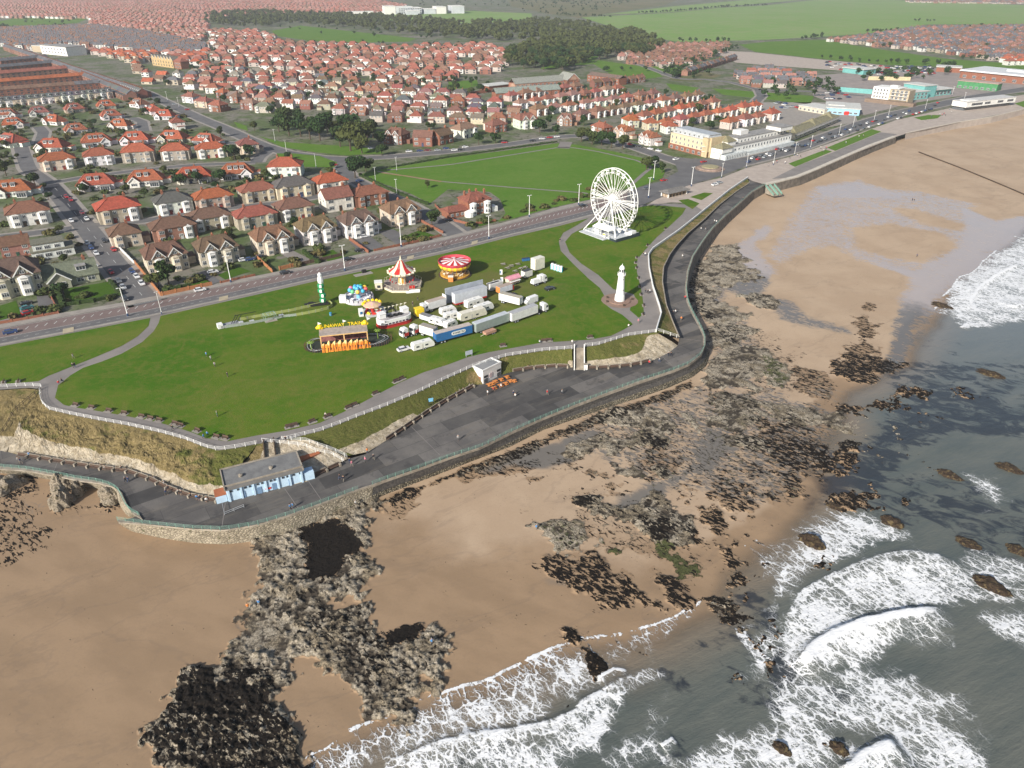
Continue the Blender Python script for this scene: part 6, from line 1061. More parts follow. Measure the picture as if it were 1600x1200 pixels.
# seafront shelter
t, L = bld('seafront_shelter', 'open stone seafront shelter with grey hipped roof and dark bays', 'shelter', (1044, 310), (1074, 303), 5); b = MB(); b.box(L / 2, 3, 0, L - 1, .3, 2.6); [b.box(x, 3, 0, .35, 5.4, 2.7) for x in ls(0, L, 6)]; b.build('wall', pmat('sandstone', (.42, .33, .24)), t)
for x in (0.4, L - .4):
    for y in (.4, 5.6): MB().box(x, y, 0, .5, .5, 2.7).build('pillar', M_FRAME, t)
h = hip(L + 1, 7, 1.5, z=2.7, ridge=L - 5); h.v = [(p[0] + L / 2, p[1] + 3, p[2]) for p in h.v]; h.build('roof', M_TILE, t, color=(.21, .2, .19)); MB().box(L / 2, 1.6, .4, L - 2, .6, .12).build('bench', M_TIMB, t)
# toilets on the lower promenade
A, B = px(357, 784, PZ), px(476, 752, PZ); L = math.dist(A, B); t = thing('toilet_block', 'pale blue promenade building with flat grey roof and small vents', 'toilet block', (*A, PZ), math.atan2(B[1] - A[1], B[0] - A[0]))
DB = 9.; MB().box(L / 2, DB / 2, 0, L, DB, 3.6).build('wall', pmat('powder_blue_paint', (.50, .66, .80), (.44, .58, .71), scale=.8), t)
for i in range(7): MB().box(.5 + (L - 1) * i / 6, -.16, 0, .45, .3, 3.6).build('pilaster', MATS['powder_blue_paint'], t)
b = MB(); b.box(L / 2, DB / 2 + .9, 3.6, L + .5, DB - 1.6, .3).build('roof', m_asphalt('roof_asphalt', (.15, .15, .15), (.21, .21, .205), sc=.5), t); MB().box(L / 2, .45, 3.58, L + .5, 1.6, .25).build('roof_edge', pmat('roof_edge', (.19, .18, .165)), t)
b = MB()
for x0, y0, x1, y1 in ((-.3, 1.2, L + .3, 1.2), (-.3, DB + .1, L + .3, DB + .1), (-.2, -.3, -.2, DB), (L + .2, -.3, L + .2, DB)): b.bar((x0, y0, 4.), (x1, y1, 4.), .3, h=.35)
b.build('parapet', M_CONC, t)
for i, f in enumerate((.06, .15, .24, .30, .40, .46, .57, .62, .73, .79, .87, .96)): MB().box(L * f, -.05, 2.7, .6, .16, .5).build('vent', M_GLASS, t)
for x in (L * .22, L * .62): MB().lathe([(.5, 3.88), (.5, 4.4), (.6, 4.42), (.05, 4.6)], 10, x, 4).build('roof_vent', M_CONC, t)
for f in (.2, .41, .6, .82): MB().box(L * f, -.06, 0, 1., .16, 2.).build('door', pmat('blue_door', (.16, .26, .4)), t)
MB().box(L + 1.4, 1.2, 0, 2.6, 2.4, 2.4).build('porch', MATS['powder_blue_paint'], t); MB().box(-1.4, 1.8, 0, 2.6, 3, 2.2).build('porch', MATS['powder_blue_paint'], t); b = MB(); b.box(-1.4, 1.8, 2.2, 2.8, 3.2, .2).build('porch_roof', pmat('terracotta', (.38, .13, .06)), t)
MB().box(L * .52, -.09, .6, 1.4, .1, .5).build('notice', pmat('red_paint', (.55, .04, .03)), t)
b = MB(); b.bar((-1.5, -.4, .9), (-1.5, -5, .9), .08); b.bar((-1.5, -5, .9), (3.2, -4, .9), .08); b.bar((-1.5, -5, .4), (3.2, -4, .4), .08); [b.bar((x, y, 0), (x, y, .95), .1) for x, y in ((-1.5, -5), (.8, -4.5), (3.2, -4))]
o = thing('ramp_railing', 'grey metal ramp railing in front of the blue building', 'railing', t.location, t.rotation_euler.z); b.build('rail', M_LEAD, o)
ter = thing('terracotta_wall', 'low terracotta topped wall on the stone slope above the blue building', 'wall', (*px(470, 712, 7.7), 7.5), A0 + .1); MB().box(0, 0, -2.2, 9, 4.5, 2.4).build('wall', M_BRICK, ter); MB().box(0, 0, .2, 9.2, 4.7, .2).build('roof_slab', MATS['terracotta'], ter)
# white kiosk
A, B = px(755, 600, PZ), px(783, 586, PZ); L = math.dist(A, B); t = thing('kiosk', 'white flat roofed kiosk with dark serving hatches by the orange tables', 'kiosk', (*A, PZ), math.atan2(B[1] - A[1], B[0] - A[0])); D2 = 4.6
MB().box(L / 2, D2 / 2, 0, L, D2, 4.6).build('wall', M_WREND, t); b = MB()
for x, y, w, d in ((L / 2, .15, L + .3, .4), (L / 2, D2 - .15, L + .3, .4), (.1, D2 / 2, .4, D2 - .8), (L - .1, D2 / 2, .4, D2 - .8)): b.box(x, y, 4.6, w, d, .45)
b.build('parapet', M_WREND, t); MB().box(L / 2, D2 / 2, 4.61, L - .7, D2 - .7, .12).build('roof', m_asphalt('roof_felt_grey', (.2, .21, .22), (.27, .27, .27)), t)
for f in (.14, .86): MB().box(L * f, -.05, .2, L * .2, .2, 1.3).build('shutter', pmat('grey_shutter', (.10, .10, .10)), t); MB().box(L * f, -.08, 2.0, L * .2, .2, .7).build('menu_board', pmat('black_board', (.03, .03, .03)), t)
MB().box(L * .42, -.05, 1.2, L * .14, .16, 1.6).build('poster', pmat('pink_poster', (.55, .45, .45)), t); MB().box(-.06, 1.6, 0, .2, 1.2, 2.1).build('door', pmat('brown_door', (.25, .1, .05)), t); wgrid(t, (4,), (2,), 0, 1., 1., 1, R(-90), 0)
# ================================================================== the fair on the lawn, wheel and lighthouse
M_PAINTW = mat('white_gloss', (.80, .80, .78), (.72, .72, .70), .8, .45); M_RED = mat('red_gloss', (.50, .035, .03), None, 1., .4); M_YEL = mat('yellow_gloss', (.85, .62, .02), (.75, .5, .02), 1., .45); M_CRM = mat('cream_gloss', (.74, .68, .52), (.66, .6, .45), 1., .5)
M_GOLD = mat('gold_paint', (.68, .42, .06), (.5, .22, .04), 2.2, .4); M_STEEL = mat('grey_steel', (.34, .35, .36), (.24, .25, .26), 1., .45); M_DARK = mat('dark_rubber', (.02, .02, .022), None, 1., .7); M_DECK = mat('worn_deck', (.36, .31, .27), (.26, .225, .2), 1.2); M_GREENP = mat('green_gloss', (.02, .30, .12), (.02, .22, .09), 1., .4); M_CANV = mat('pink_canvas', (.62, .36, .44), (.6, .45, .2), .9)
M_ALU = mat('aluminium', (.50, .52, .54), (.42, .44, .46), .6, .4, .4); M_ORANGE = mat('orange_plastic', (.66, .25, .07), None, 1., .5); M_BLUEP = mat('blue_plastic', (.03, .14, .32), None, 1., .5)
ZG = LZ + .10
def G(x, y): return (*px(x, y, ZG), ZG)
def ang(a, b): p, q = px(*a), px(*b); return math.atan2(q[1] - p[1], q[0] - p[0])
def textmesh(s, size, depth=.06):
    c = bpy.data.curves.new('t', 'FONT'); c.body = s; c.size = size; c.extrude = depth; c.align_x = 'CENTER'; c.align_y = 'CENTER'; c.resolution_u = 2; o = bpy.data.objects.new('t', c); COL.objects.link(o)
    dg = bpy.context.evaluated_depsgraph_get(); me = bpy.data.meshes.new_from_object(o.evaluated_get(dg)); bpy.data.objects.remove(o); bpy.data.curves.remove(c); return me
# ---- lighthouse
t = thing('lighthouse', 'white tapering lighthouse standing on a round brick plaza', 'lighthouse', G(968, 470))
MB().lathe([(2.05, 0), (2.0, .4), (1.95, 2.0), (1.72, 2.9), (1.6, 3.1), (1.18, 10.4), (1.2, 10.55)], 32).build('tower', M_PAINTW, t, True)
b = MB(); b.lathe([(1.2, 10.4), (1.55, 10.6), (1.6, 10.8), (1.6, 10.95), (.9, 11.0)], 28); [b.bar((1.5 * math.cos(k * .628), 1.5 * math.sin(k * .628), 10.95), (1.5 * math.cos(k * .628), 1.5 * math.sin(k * .628), 11.75), .07) for k in range(10)]; b.tube([(1.5 * math.cos(k * .3142), 1.5 * math.sin(k * .3142), 11.75) for k in range(20)], .05, 5, closed=True); b.build('gallery', M_PAINTW, t)
MB().lathe([(1.0, 10.95), (1.0, 11.8), (.94, 11.8), (.94, 13.2), (1.02, 13.2), (1.02, 13.4)], 16).build('lantern', M_PAINTW, t); b = MB(); [b.box(.96 * math.cos(a), .96 * math.sin(a), 12, .06, .46, 1.1, a) for a in [k * math.pi / 4 for k in range(8)]]; b.build('lantern_glass', M_GLASS, t)
MB().lathe([(1.08, 13.4), (.95, 13.9), (.6, 14.4), (.12, 14.7), (.12, 15.0), (.02, 15.3)], 20).build('dome', M_PAINTW, t, True)
for z, r_ in ((4.6, 1.52), (9., 1.28)): put('window', win(.5, .75, 1), t, (r_ * math.cos(R(-62)), r_ * math.sin(R(-62)), z), R(28))
MB().lathe([(4.3, 0), (4.3, .35), (4.0, .38), (.1, .4)], 32).build('plinth', mat('plinth_brick', (.27, .18, .14), (.2, .13, .1), 1.5), t); b = MB(); [b.box(5.2 * math.cos(a), 5.2 * math.sin(a), 0, .7, .7, .7) for a in (.2, 1.5, 2.6, 3.4, 4.9)]; b.build('stone_seat', M_TIMB, t)
# ---- ferris wheel
HUB = 16.6; RAD = 14.6; hx, hy = px(959, 312, ZG + HUB); wa = ang((909, 367), (955, 384)); w = thing('ferris_wheel', 'tall white ferris wheel on a grey platform beside the road', 'ferris wheel', (hx, hy, ZG), wa)
def cir(r, y, n=48, z=HUB): return [(r * math.cos(2 * math.pi * i / n), y, z + r * math.sin(2 * math.pi * i / n)) for i in range(n)]
for y in (-1.15, 1.15): MB().tube(cir(RAD, y), .2, 6, closed=True).build('rim', M_PAINTW, w); MB().tube(cir(RAD - 1.9, y), .08, 5, closed=True).build('inner_ring', M_PAINTW, w); MB().tube(cir(5.2, y * .9, 32), .07, 5, closed=True).build('inner_ring', M_PAINTW, w)
sp = MB().tube([(0, 0, 0), (RAD, 0, 0)], .12, 5).mesh('spoke', [M_PAINTW]); gb = MB(); gb.lathe([(.15, -1.9), (.75, -1.75), (.85, -.9), (.82, -.85), (.7, -1.5)], 10); gon = gb.mesh('gondola', [M_PAINTW]); cb = MB(); cb.lathe([(.95, -.1), (.9, 0), (.1, .35)], 10); [cb.bar((x * .7, y * .7, -.9), (x * .7, y * .7, 0), .08) for x, y in ((1, 0), (-1, 0), (0, 1), (0, -1))]; can = cb.mesh('canopy', [M_PAINTW]); sb = MB().box(0, 0, -1.5, 1.1, .9, .5).mesh('seat', [mat('grey_seat', (.2, .2, .22))])
for i in range(24):
    a = 2 * math.pi * (i + .5) / 24
    for y in (-1, 1):
        o = put('spoke', sp, w, (0, y * .9, HUB)); o.rotation_euler = (0, -a, 0)
    g = put('gondola', gon, w, (RAD * .955 * math.cos(a), 0, HUB + RAD * .955 * math.sin(a))); put('canopy', can, g); put('seat', sb, g)
b = MB(); [b.bar((RAD * math.cos(2 * math.pi * (i + .5) / 24), -1.15, HUB + RAD * math.sin(2 * math.pi * (i + .5) / 24)), (RAD * math.cos(2 * math.pi * (i + .5) / 24), 1.15, HUB + RAD * math.sin(2 * math.pi * (i + .5) / 24)), .14) for i in range(24)]; b.build('cross_bars', M_PAINTW, w)
for s in (-1, 1): MB().bar((-RAD, s * .9, HUB), (RAD, s * .9, HUB), .34).build('main_beam', M_PAINTW, w)
h = MB(); h.lathe([(.01, -2.4), (1.1, -2.4), (1.1, -1.3), (1.7, -1.3), (1.7, 1.3), (1.1, 1.3), (1.1, 2.4), (.01, 2.4)], 20); h.v = [(p[0], p[2], p[1] + HUB) for p in h.v]; h.build('hub', M_PAINTW, w)
for s in (-1, 1):
    for x in (-7.2, 7.2): MB().bar((0, s * 2.2, HUB), (x, s * 4.6, .8), .5).build('support_leg', M_PAINTW, w)
    MB().bar((-4.4, s * 3.6, 6.8), (4.4, s * 3.6, 6.8), .25).build('brace', M_PAINTW, w); MB().bar((0, s * 2.2, HUB), (-11.5, s * 8, .6), .36).build('support_leg', M_PAINTW, w)
MB().box(0, 0, .05, 22, 15.5, .8).build('platform', M_ALU, w); MB().box(-3, -9.3, .05, 17, 3.4, .35).build('ramp', M_ALU, w)
MB().box(11.2, 0, .05, .3, 16, 1.5).build('skirt', mat('dark_skirt', (.03, .045, .05)), w); MB().box(9, -8., .05, 4.5, .3, 1.0).build('skirt', MATS['dark_skirt'], w)
tb = MB(); tb.add([(-5.6, -7.6, 4.), (5.4, -7.6, 4.), (5.4, -2.4, 4.), (-5.6, -2.4, 4.), (-4.4, -5, 5.5), (4.2, -5, 5.5), (-5.6, -7.6, 3.6), (5.4, -7.6, 3.6), (5.4, -2.4, 3.6), (-5.6, -2.4, 3.6)], [(0, 1, 5, 4), (1, 2, 5), (2, 3, 4, 5), (3, 0, 4), (6, 7, 1, 0), (7, 8, 2, 1), (9, 6, 0, 3)]); [tb.bar((x, y, .8), (x, y, 3.8), .16) for x in (-5.4, 0, 5.2) for y in (-7.4, -2.6)]; tb.build('tent', M_PAINTW, w)
MB().box(-2.5, -6.6, .8, 3.2, 1.6, 2.3).build('ticket_booth', mat('grey_panel', (.5, .52, .53)), w); MB().box(3.4, -8.3, .6, 1.5, .3, 1.9).build('sign', M_PAINTW, w); MB().box(3.4, -8.5, 1.6, 1.2, .12, .7).build('yellow_notice', M_YEL, w)
for x in (-8.5, 7, 9.5): MB().box(x, 4.6, .8, 2.2, 3, 2.0).build('machinery', M_PAINTW, w)
b = MB(); [b.bar((x, -7.6, .8), (x, -7.6, 1.9), .08) for x in range(-10, 11, 2)]; b.bar((-10.5, -7.6, 1.9), (10.5, -7.6, 1.9), .08); b.bar((10.8, -7.6, 1.9), (10.8, 7.6, 1.9), .1); b.build('railing', M_PAINTW, w)
# ---- galloper carousel
t = thing('carousel', 'galloper carousel with red and white striped top and golden boards', 'carousel', G(711, 429))
MB().lathe([(7.0, 0), (7.0, .3), (6.3, .3), (6.3, .75), (.1, .8)], 32, mfun=lambda i, j: 1 if i < 2 else 0).build('deck', [M_GOLD, M_TIMB], t)
b = MB(); b.lathe([(6.5, 5.5), (.9, 6.6), (.05, 7.2)], 40, mfun=lambda i, j: (j // 2) % 2); b.build('canopy', [M_RED, M_PAINTW], t)
MB().lathe([(6.45, 3.9), (6.75, 4.6), (6.6, 5.2)], 36, mfun=lambda i, j: j % 2).build('rounding_board', [M_GOLD, M_YEL], t); MB().lathe([(6.6, 5.2), (6.9, 5.9), (6.95, 6.5), (6.8, 6.5), (6.6, 5.5)], 36).build('crest_board', mat('pinkish_red', (.55, .07, .10), (.45, .05, .07)), t)
MB().lathe([(1.6, .8), (1.4, 3.6), (2.2, 5.4)], 16, mfun=lambda i, j: j % 2).build('centre_drum', [M_CRM, M_GOLD], t)
hb = MB(); hb.tube([(-.6, 0, 1.0), (-.3, 0, 1.1), (.3, 0, 1.05), (.55, 0, 1.2), (.75, 0, 1.6), (.95, 0, 1.65), (1.1, 0, 1.45)], [.15, .24, .22, .2, .13, .12, .07], 7); [hb.tube([(x, y, .95), (x + .25 * s, y, .6), (x + .1 * s, y, .25)], [.09, .06, .05], 5) for x, s in ((-.45, -1), (.4, 1)) for y in (-.12, .12)]; hb.tube([(-.6, 0, 1.05), (-.85, 0, .9), (-.95, 0, .6)], [.07, .06, .02], 5)
horse = hb.mesh('horse', [omat('horse_paint', .1)]); pole = MB().tube([(0, 0, .7), (0, 0, 4.6)], .05, 6).mesh('pole', [M_GOLD])
for i in range(16):
    for r_ in (5.3, 3.8):
        a = 2 * math.pi * i / 16 + r_; o = put('horse', horse, t, (r_ * math.cos(a), r_ * math.sin(a), .5 + .4 * (i % 3) * .5), a + math.pi / 2, [(.7, .65, .55), (.25, .12, .06), (.1, .09, .09), (.55, .4, .2)][i % 4]); put('pole', pole, o, (0, 0, -.4))
MB().box(-1.2, -7.6, 0, 2, 1.6, 2.1).box(-1.2, -7.6, 2.1, 2.2, 1.8, .2, m=1).build('pay_box', [M_ORANGE, M_PAINTW], t)
# ---- chair ride
t = thing('chair_swing_ride', 'swing ride with striped red and cream cone above an octagonal deck', 'swing ride', G(629, 446)); pl_ = [(8.2 * math.cos(a), 8.2 * math.sin(a)) for a in [R(22.5 + 45 * k) for k in range(8)]]
MB().prism(pl_, .1, 1.0).build('deck', [M_DECK], t); b = MB(); b.prism([(p[0] * 1.02, p[1] * 1.02) for p in pl_], 0, .8); b.build('skirt', M_CRM, t); b = MB(); [b.box(5.2, -6.6 - k * .5, 0, 5.4, .5, .85 - k * .28, R(12)) for k in range(3)]; b.build('steps', M_PAINTW, t); MB().box(4.6, -5.2, 1, 2.2, .8, 1.0, R(12)).build('red_box', M_RED, t)
MB().lathe([(1.9, 1), (1.7, 1.4), (1.45, 3.8), (1.9, 5.2), (3.2, 6.0), (.1, 6.1)], 12, mfun=lambda i, j: 1 if i == 1 and j % 2 else 0).build('tower', [M_CRM, M_GOLD], t)
b = MB(); b.lathe([(5.3, 6.3), (2.8, 8.0), (1.1, 10.6), (.5, 11.)], 24, mfun=lambda i, j: (j // 2) % 2); b.build('cone', [M_RED, M_CRM], t); b = MB(); b.lathe([(3.2, 6.0), (5.4, 5.8), (5.6, 6.3), (5.3, 6.45)], 24); [b.lathe([(.55, 0), (.4, .45), (.05, .6)], 6, 5.45 * math.cos(a), 5.45 * math.sin(a), 6.2) for a in [2 * math.pi * k / 16 for k in range(16)]]; b.build('rounding_board', M_CRM, t); MB().lathe([(.55, 11), (.6, 11.2), (.25, 11.4), (.3, 11.8), (.03, 13)], 10).build('finial', M_CRM, t)
ch_ = MB().box(0, 0, 0, .5, .45, .1).box(0, .2, .1, .5, .08, .55).mesh('chair', [M_RED]); cn = MB().tube([(0, 0, .6), (0, 0, 3.3)], .02, 4).mesh('chain', [M_STEEL])
for k in range(16): a = 2 * math.pi * k / 16; o = put('chair', ch_, t, (4.9 * math.cos(a), 4.9 * math.sin(a), 2.7), a); put('chain', cn, o)
b = MB(); [b.tube([(*p, 1), (*p, 2.2)], .05, 5) for p in resample([*pl_, pl_[0]], 2.)]; b.tube([(p[0], p[1], 2.2) for p in pl_[:6]], .05, 5); b.build('railing', M_CRM, t)
t = thing('ticket_booth', 'small cream ticket booth left of the swing ride', 'booth', G(592, 452), .2); MB().box(0, 0, 0, 2.8, 2.6, 3.2, taper=1.04).build('wall', M_CRM, t); MB().box(0, 0, 3.2, 3.2, 3, .3).build('roof', M_PAINTW, t); MB().box(0, -1.4, 1.2, 1.2, .2, 1).build('hatch', M_GLASS, t)
# ---- balloon ride
t = thing('balloon_ride', 'round grey ride topped by clustered coloured balloons', 'balloon ride', G(561, 468)); MB().lathe([(5.9, 0), (5.9, .7), (5.5, .8), (.1, .85)], 24).build('deck', [mat('grey_print', (.42, .44, .50), (.6, .52, .55), 2.)], t)
b = MB(); [b.box(5.6 * math.cos(a), 5.6 * math.sin(a), .7, .12, 1.4, 1.2, a, m=k % 2) for k, a in enumerate([2 * math.pi * i / 20 for i in range(20)])]; b.build('side_board', [MATS['grey_print'], M_ALU], t); MB().lathe([(.9, .8), (.6, 3), (.5, 4.2), (.05, 4.4)], 10).build('mast', mat('sky_gloss', (.2, .5, .72)), t); bl = MB().ball(0, 0, 0, .85, 8).mesh('balloon', [omat('balloon_skin', .05, 1, .35, .4)], True); tubm = MB().lathe([(.3, 0), (.75, .2), (.8, .9), (.7, .9), (.6, .35)], 10).mesh('tub', [omat('tub_paint', .1)])
for i in range(9):
    a = 2 * math.pi * i / 9; c = [(.75, .12, .12), (.85, .5, .05), (.1, .5, .15), (.05, .35, .65), (.8, .2, .3), (.1, .45, .75), (.15, .55, .25), (.85, .55, .1), (.05, .4, .6)][i]; put('balloon', bl, t, (3.1 * math.cos(a), 3.1 * math.sin(a), 4.4), 0, c); put('tub', tubm, t, (4. * math.cos(a), 4. * math.sin(a), .9), 0, [(.7, .7, .72), (.45, .5, .6)][i % 2])
for i in range(4): put('balloon', bl, t, (1.1 * math.cos(i * 1.57), 1.1 * math.sin(i * 1.57), 5.0), 0, (.08, .42, .72))
MB().box(-5.6, -2.4, 0, 2.6, 2.2, 2.8).build('pay_box', M_PAINTW, t)
# ---- toy roundabout
t = thing('toy_roundabout', "small children's roundabout with yellow crown and pink canopy", 'roundabout', G(583, 489), .35); MB().box(.8, 0, 0, 8, 7.6, .5).build('deck', [M_ALU], t); MB().lathe([(3.5, 3.4), (3.4, 3.6), (.1, 4.6)], 12, mfun=lambda i, j: j % 2).build('canopy', [M_CANV, mat('peach_canvas', (.62, .45, .30))], t)
b = MB(); [b.lathe([(.75, 0), (.6, .8), (.05, 1.1)], 7, 3.3 * math.cos(a), 3.3 * math.sin(a), 3.4) for a in [R(20 + 28 * k) for k in range(6)]]; b.build('crown', M_YEL, t); MB().lathe([(.7, .5), (.5, 3.6)], 10).build('mast', M_RED, t)
carm = MB().box(0, 0, .1, 1.5, .8, .55, taper=.85).box(-.1, 0, .65, .8, .7, .3, taper=.7).mesh('toy_car', [omat('toy_paint', .05, 1, .35, .4)])
for i in range(8): a = 2 * math.pi * i / 8; put('toy_car', carm, t, (2.6 * math.cos(a), 2.6 * math.sin(a), .5), a + 1.57, [(.6, .03, .03), (.85, .6, .03), (.65, .04, .03), (.5, .03, .05)][i % 4])
MB().box(-4.6, -1, 0, 1.6, 1.8, 2.8).build('pay_box', M_PAINTW, t); MB().box(-4.6, -1.95, 1, .9, .12, 1).build('hatch', M_BLUEP, t)
# ---- boat shaped ride
bx = ang((594, 512), (638, 501)); t = thing('boat_ride', 'long boat shaped ride with white sides over a red hull band', 'boat ride', (*px(616, 505), ZG), bx)
def stad(L, Wd, n=8): return [(L / 2 - Wd / 2 + Wd / 2 * math.cos(a), Wd / 2 * math.sin(a)) for a in [R(-90 + 180 * k / n) for k in range(n + 1)]] + [(-L / 2 + Wd / 2 + Wd / 2 * math.cos(a), Wd / 2 * math.sin(a)) for a in [R(90 + 180 * k / n) for k in range(n + 1)]]
MB().prism(stad(13.6, 6.4), 0, .7).build('hull_band', M_RED, t); MB().prism(stad(13.4, 6.2), .7, 1.2).build('orange_band', mat('dark_red_gloss', (.33, .02, .02)), t); MB().prism(stad(13.2, 6.), 1.2, 3.0).build('hull', M_PAINTW, t); MB().prism(stad(12.2, 5.), 3.0, 3.12).build('deck', [mat('grey_deck', (.40, .38, .38), (.3, .28, .28), 1.5)], t)
for k in range(7): MB().box(-4.2 + k * 1.35, -3.02, 1.35, .9, .1, .55).build('porthole', mat('dark_plum', (.06, .04, .07)), t)
for x in (-1.6, .6, 2.4): MB().lathe([(.9, 3.12), (1.0, 3.6), (.8, 3.6), (.7, 3.3)], 12, x, -.6).build('tub', M_DARK, t)
for x in (-4.4, 4.6): MB().box(x, .6, 3.1, 2.4, 2.6, 1.6).box(x, .6, 4.7, 2.7, 2.9, .2).build('cabin', M_PAINTW, t)
MB().tube([(1.8 * math.cos(a), 2.2, 3.3 + 1.8 * math.sin(a)) for a in [R(180 * k / 10) for k in range(11)]], .3, 6).build('paddle_wheel', M_DARK, t)
for k in range(8): b = MB(); x = -5.6 + k * 1.6; b.tube([(x, 2.5, 3), (x, 2.5, 6.)], .05, 5); b.add([(x, 2.5, 6), (x + 1.0, 2.45, 5.7), (x, 2.5, 5.2), (x, 2.53, 6), (x + 1., 2.48, 5.7), (x, 2.53, 5.2)], [(0, 1, 2), (5, 4, 3), (0, 3, 4, 1)]); b.build('flag', mat('cream_flag', (.74, .7, .55)), t)
# ---- runaway mine train
ca = ang((503, 549), (578, 541)); t = thing('mine_train_ride', 'mine train ride with orange rock front and yellow lettering on its shed', 'ride', (*px(541, 538), ZG), ca); sc_ = math.dist(px(503, 549), px(578, 541))
rb_ = MB(); rr = random.Random(4); n_ = 44; top = [2.5 + .7 * math.sin(i * 1.3) * rr.random() + (1.2 if i % 5 == 2 else .35 if i % 5 in (1, 3) else 0) * (1 if 5 < i < 34 else .2) for i in range(n_)]
for i in range(n_ - 1):
    x0 = -sc_ / 2 + sc_ * i / (n_ - 1); x1 = -sc_ / 2 + sc_ * (i + 1) / (n_ - 1); d = -5 + .5 * rr.random(); h0, h1 = top[i], top[i + 1]; fz = 1 if i < 38 else 1 - (i - 38) * .1; h0 *= fz; h1 *= fz
    rb_.add([(x0, d, 0), (x1, d, 0), (x1, d + .5, h1 * .6), (x0, d + .5, h0 * .6), (x1, d + 1.1, h1), (x0, d + 1.1, h0), (x1, d + 1.9, h1 * .9), (x0, d + 1.9, h0 * .9), (x1, d + 2.3, 0), (x0, d + 2.3, 0)], [(0, 1, 2, 3), (3, 2, 4, 5), (5, 4, 6, 7), (7, 6, 8, 9), (0, 3, 5, 7, 9), (1, 8, 6, 4, 2)])
n = N('painted_rock'); z_ = n.new('ShaderNodeSeparateXYZ'); n.put(z_.inputs[0], n.obj()); f = n.noise(1.1, 6, .7, n.mapping(n.obj(), (1, 1, .35))); c_ = n.mix(n.ramp(f, .38, .62), (.72, .28, .03), (.55, .15, .02)); c_ = n.mix(n.ramp(n.math('ADD', z_.outputs[2], n.math('MULTIPLY', f, 1.2)), 2.6, 3.4), c_, (.78, .58, .24)); rb_.build('rock_front', n.fin(c_, .7, .3), t)
SL, SW_ = 15.6, 6.; sh = MB(); [sh.box(x, y, 0, .35, .35, 4.6) for x in (-8.2, -.4, 7.4) for y in (-1.2, 3.6)]; sh.bar((-8.3, -1.2, 4.5), (7.5, -1.2, 4.5), .4); sh.bar((-8.3, 3.6, 4.6), (7.5, 3.6, 4.6), .4); sh.build('shed_frame', mat('apricot_paint', (.70, .46, .2)), t); MB().box(-.4, 1.3, 4.7, 16.2, 5.6, .25).build('roof', [mat('worn_felt', (.40, .34, .30), (.29, .25, .22), .9)], t); MB().box(-.4, 3.4, .2, 15.6, .2, 4.2).build('backdrop', mat('plum_mural', (.16, .05, .06), (.28, .12, .1), .8), t)
for x, wd, s_ in ((-4.2, 6.6, 'RUNAWAY'), (3.9, 5.4, 'TRAIN')):
    me = textmesh(s_, 1.75, .12); me.materials.append(M_YEL); o = put('lettering', me, t, (x, 3.7, 5.75)); o.rotation_euler = (R(90), 0, 0)
for x in (-8.2, 7.2): MB().ball(x, 3.6, 5.8, .9, 7).ball(x - .8, 3.6, 5.5, .6, 6).ball(x + .7, 3.6, 5.4, .6, 6).build('yellow_emblem', M_YEL, t)
for x in (-8.6, -.2, 8): b = MB(); b.tube([(x, 3.7, 5), (x, 3.7, 7.6)], .05, 5); b.add([(x, 3.7, 7.6), (x + 1.2, 3.6, 7.0), (x, 3.7, 6.6), (x, 3.74, 7.6), (x + 1.2, 3.64, 7.), (x, 3.74, 6.6)], [(0, 1, 2), (5, 4, 3)]); b.build('flag', M_PAINTW, t)
ov = [(x * 1.0 + .8, y + .2) for x, y in stad(27, 8.6, 12)]; tr = MB()
for k_ in (.94, 1.02): tr.tube([(p[0] * k_, p[1] * k_, .9 + .5 * math.sin(i * .5)) for i, p in enumerate(ov)], .12, 6, closed=True)
tr.build('track', M_STEEL, t); MB().prism([(p[0] * 1.06, p[1] * 1.06) for p in ov], 0, .12).build('track_bed', mat('dark_mat', (.035, .045, .035)), t); b = MB(); q = resample([(p[0] * 1.1, p[1] * 1.1) for p in ov] + [(ov[0][0] * 1.1, ov[0][1] * 1.1)], .9); [b.box(p[0], p[1], 0, .16, .16, 1.5) for p in q]; b.build('palisade', mat('dark_paling', (.10, .05, .035)), t)
for x, y in ((-11.6, -2.6), (11, 1.6)): b = MB(); b.tube([(x, y, 0), (x, y, 3.4)], .1, 6); [b.add([(x, y, 3.5), (x + 1.2 * math.cos(a) - .3 * math.sin(a), y + 1.2 * math.sin(a) + .3 * math.cos(a), 3.3), (x + 1.2 * math.cos(a) + .3 * math.sin(a), y + 1.2 * math.sin(a) - .3 * math.cos(a), 3.3), (x + .5 * math.cos(a), y + .5 * math.sin(a), 3.25)], [(0, 1, 2), (0, 2, 3), (0, 3, 1)]) for a in [k * 1.05 for k in range(6)]]; b.build('palm', mat('lime_plastic', (.32, .5, .08)), t)
for i in range(5): MB().box(4 - i * 1.9, -2.2, .9, 1.6, 1.1, .9, taper=.9).build('train_car', [M_RED, M_TIMB][i % 2], t)
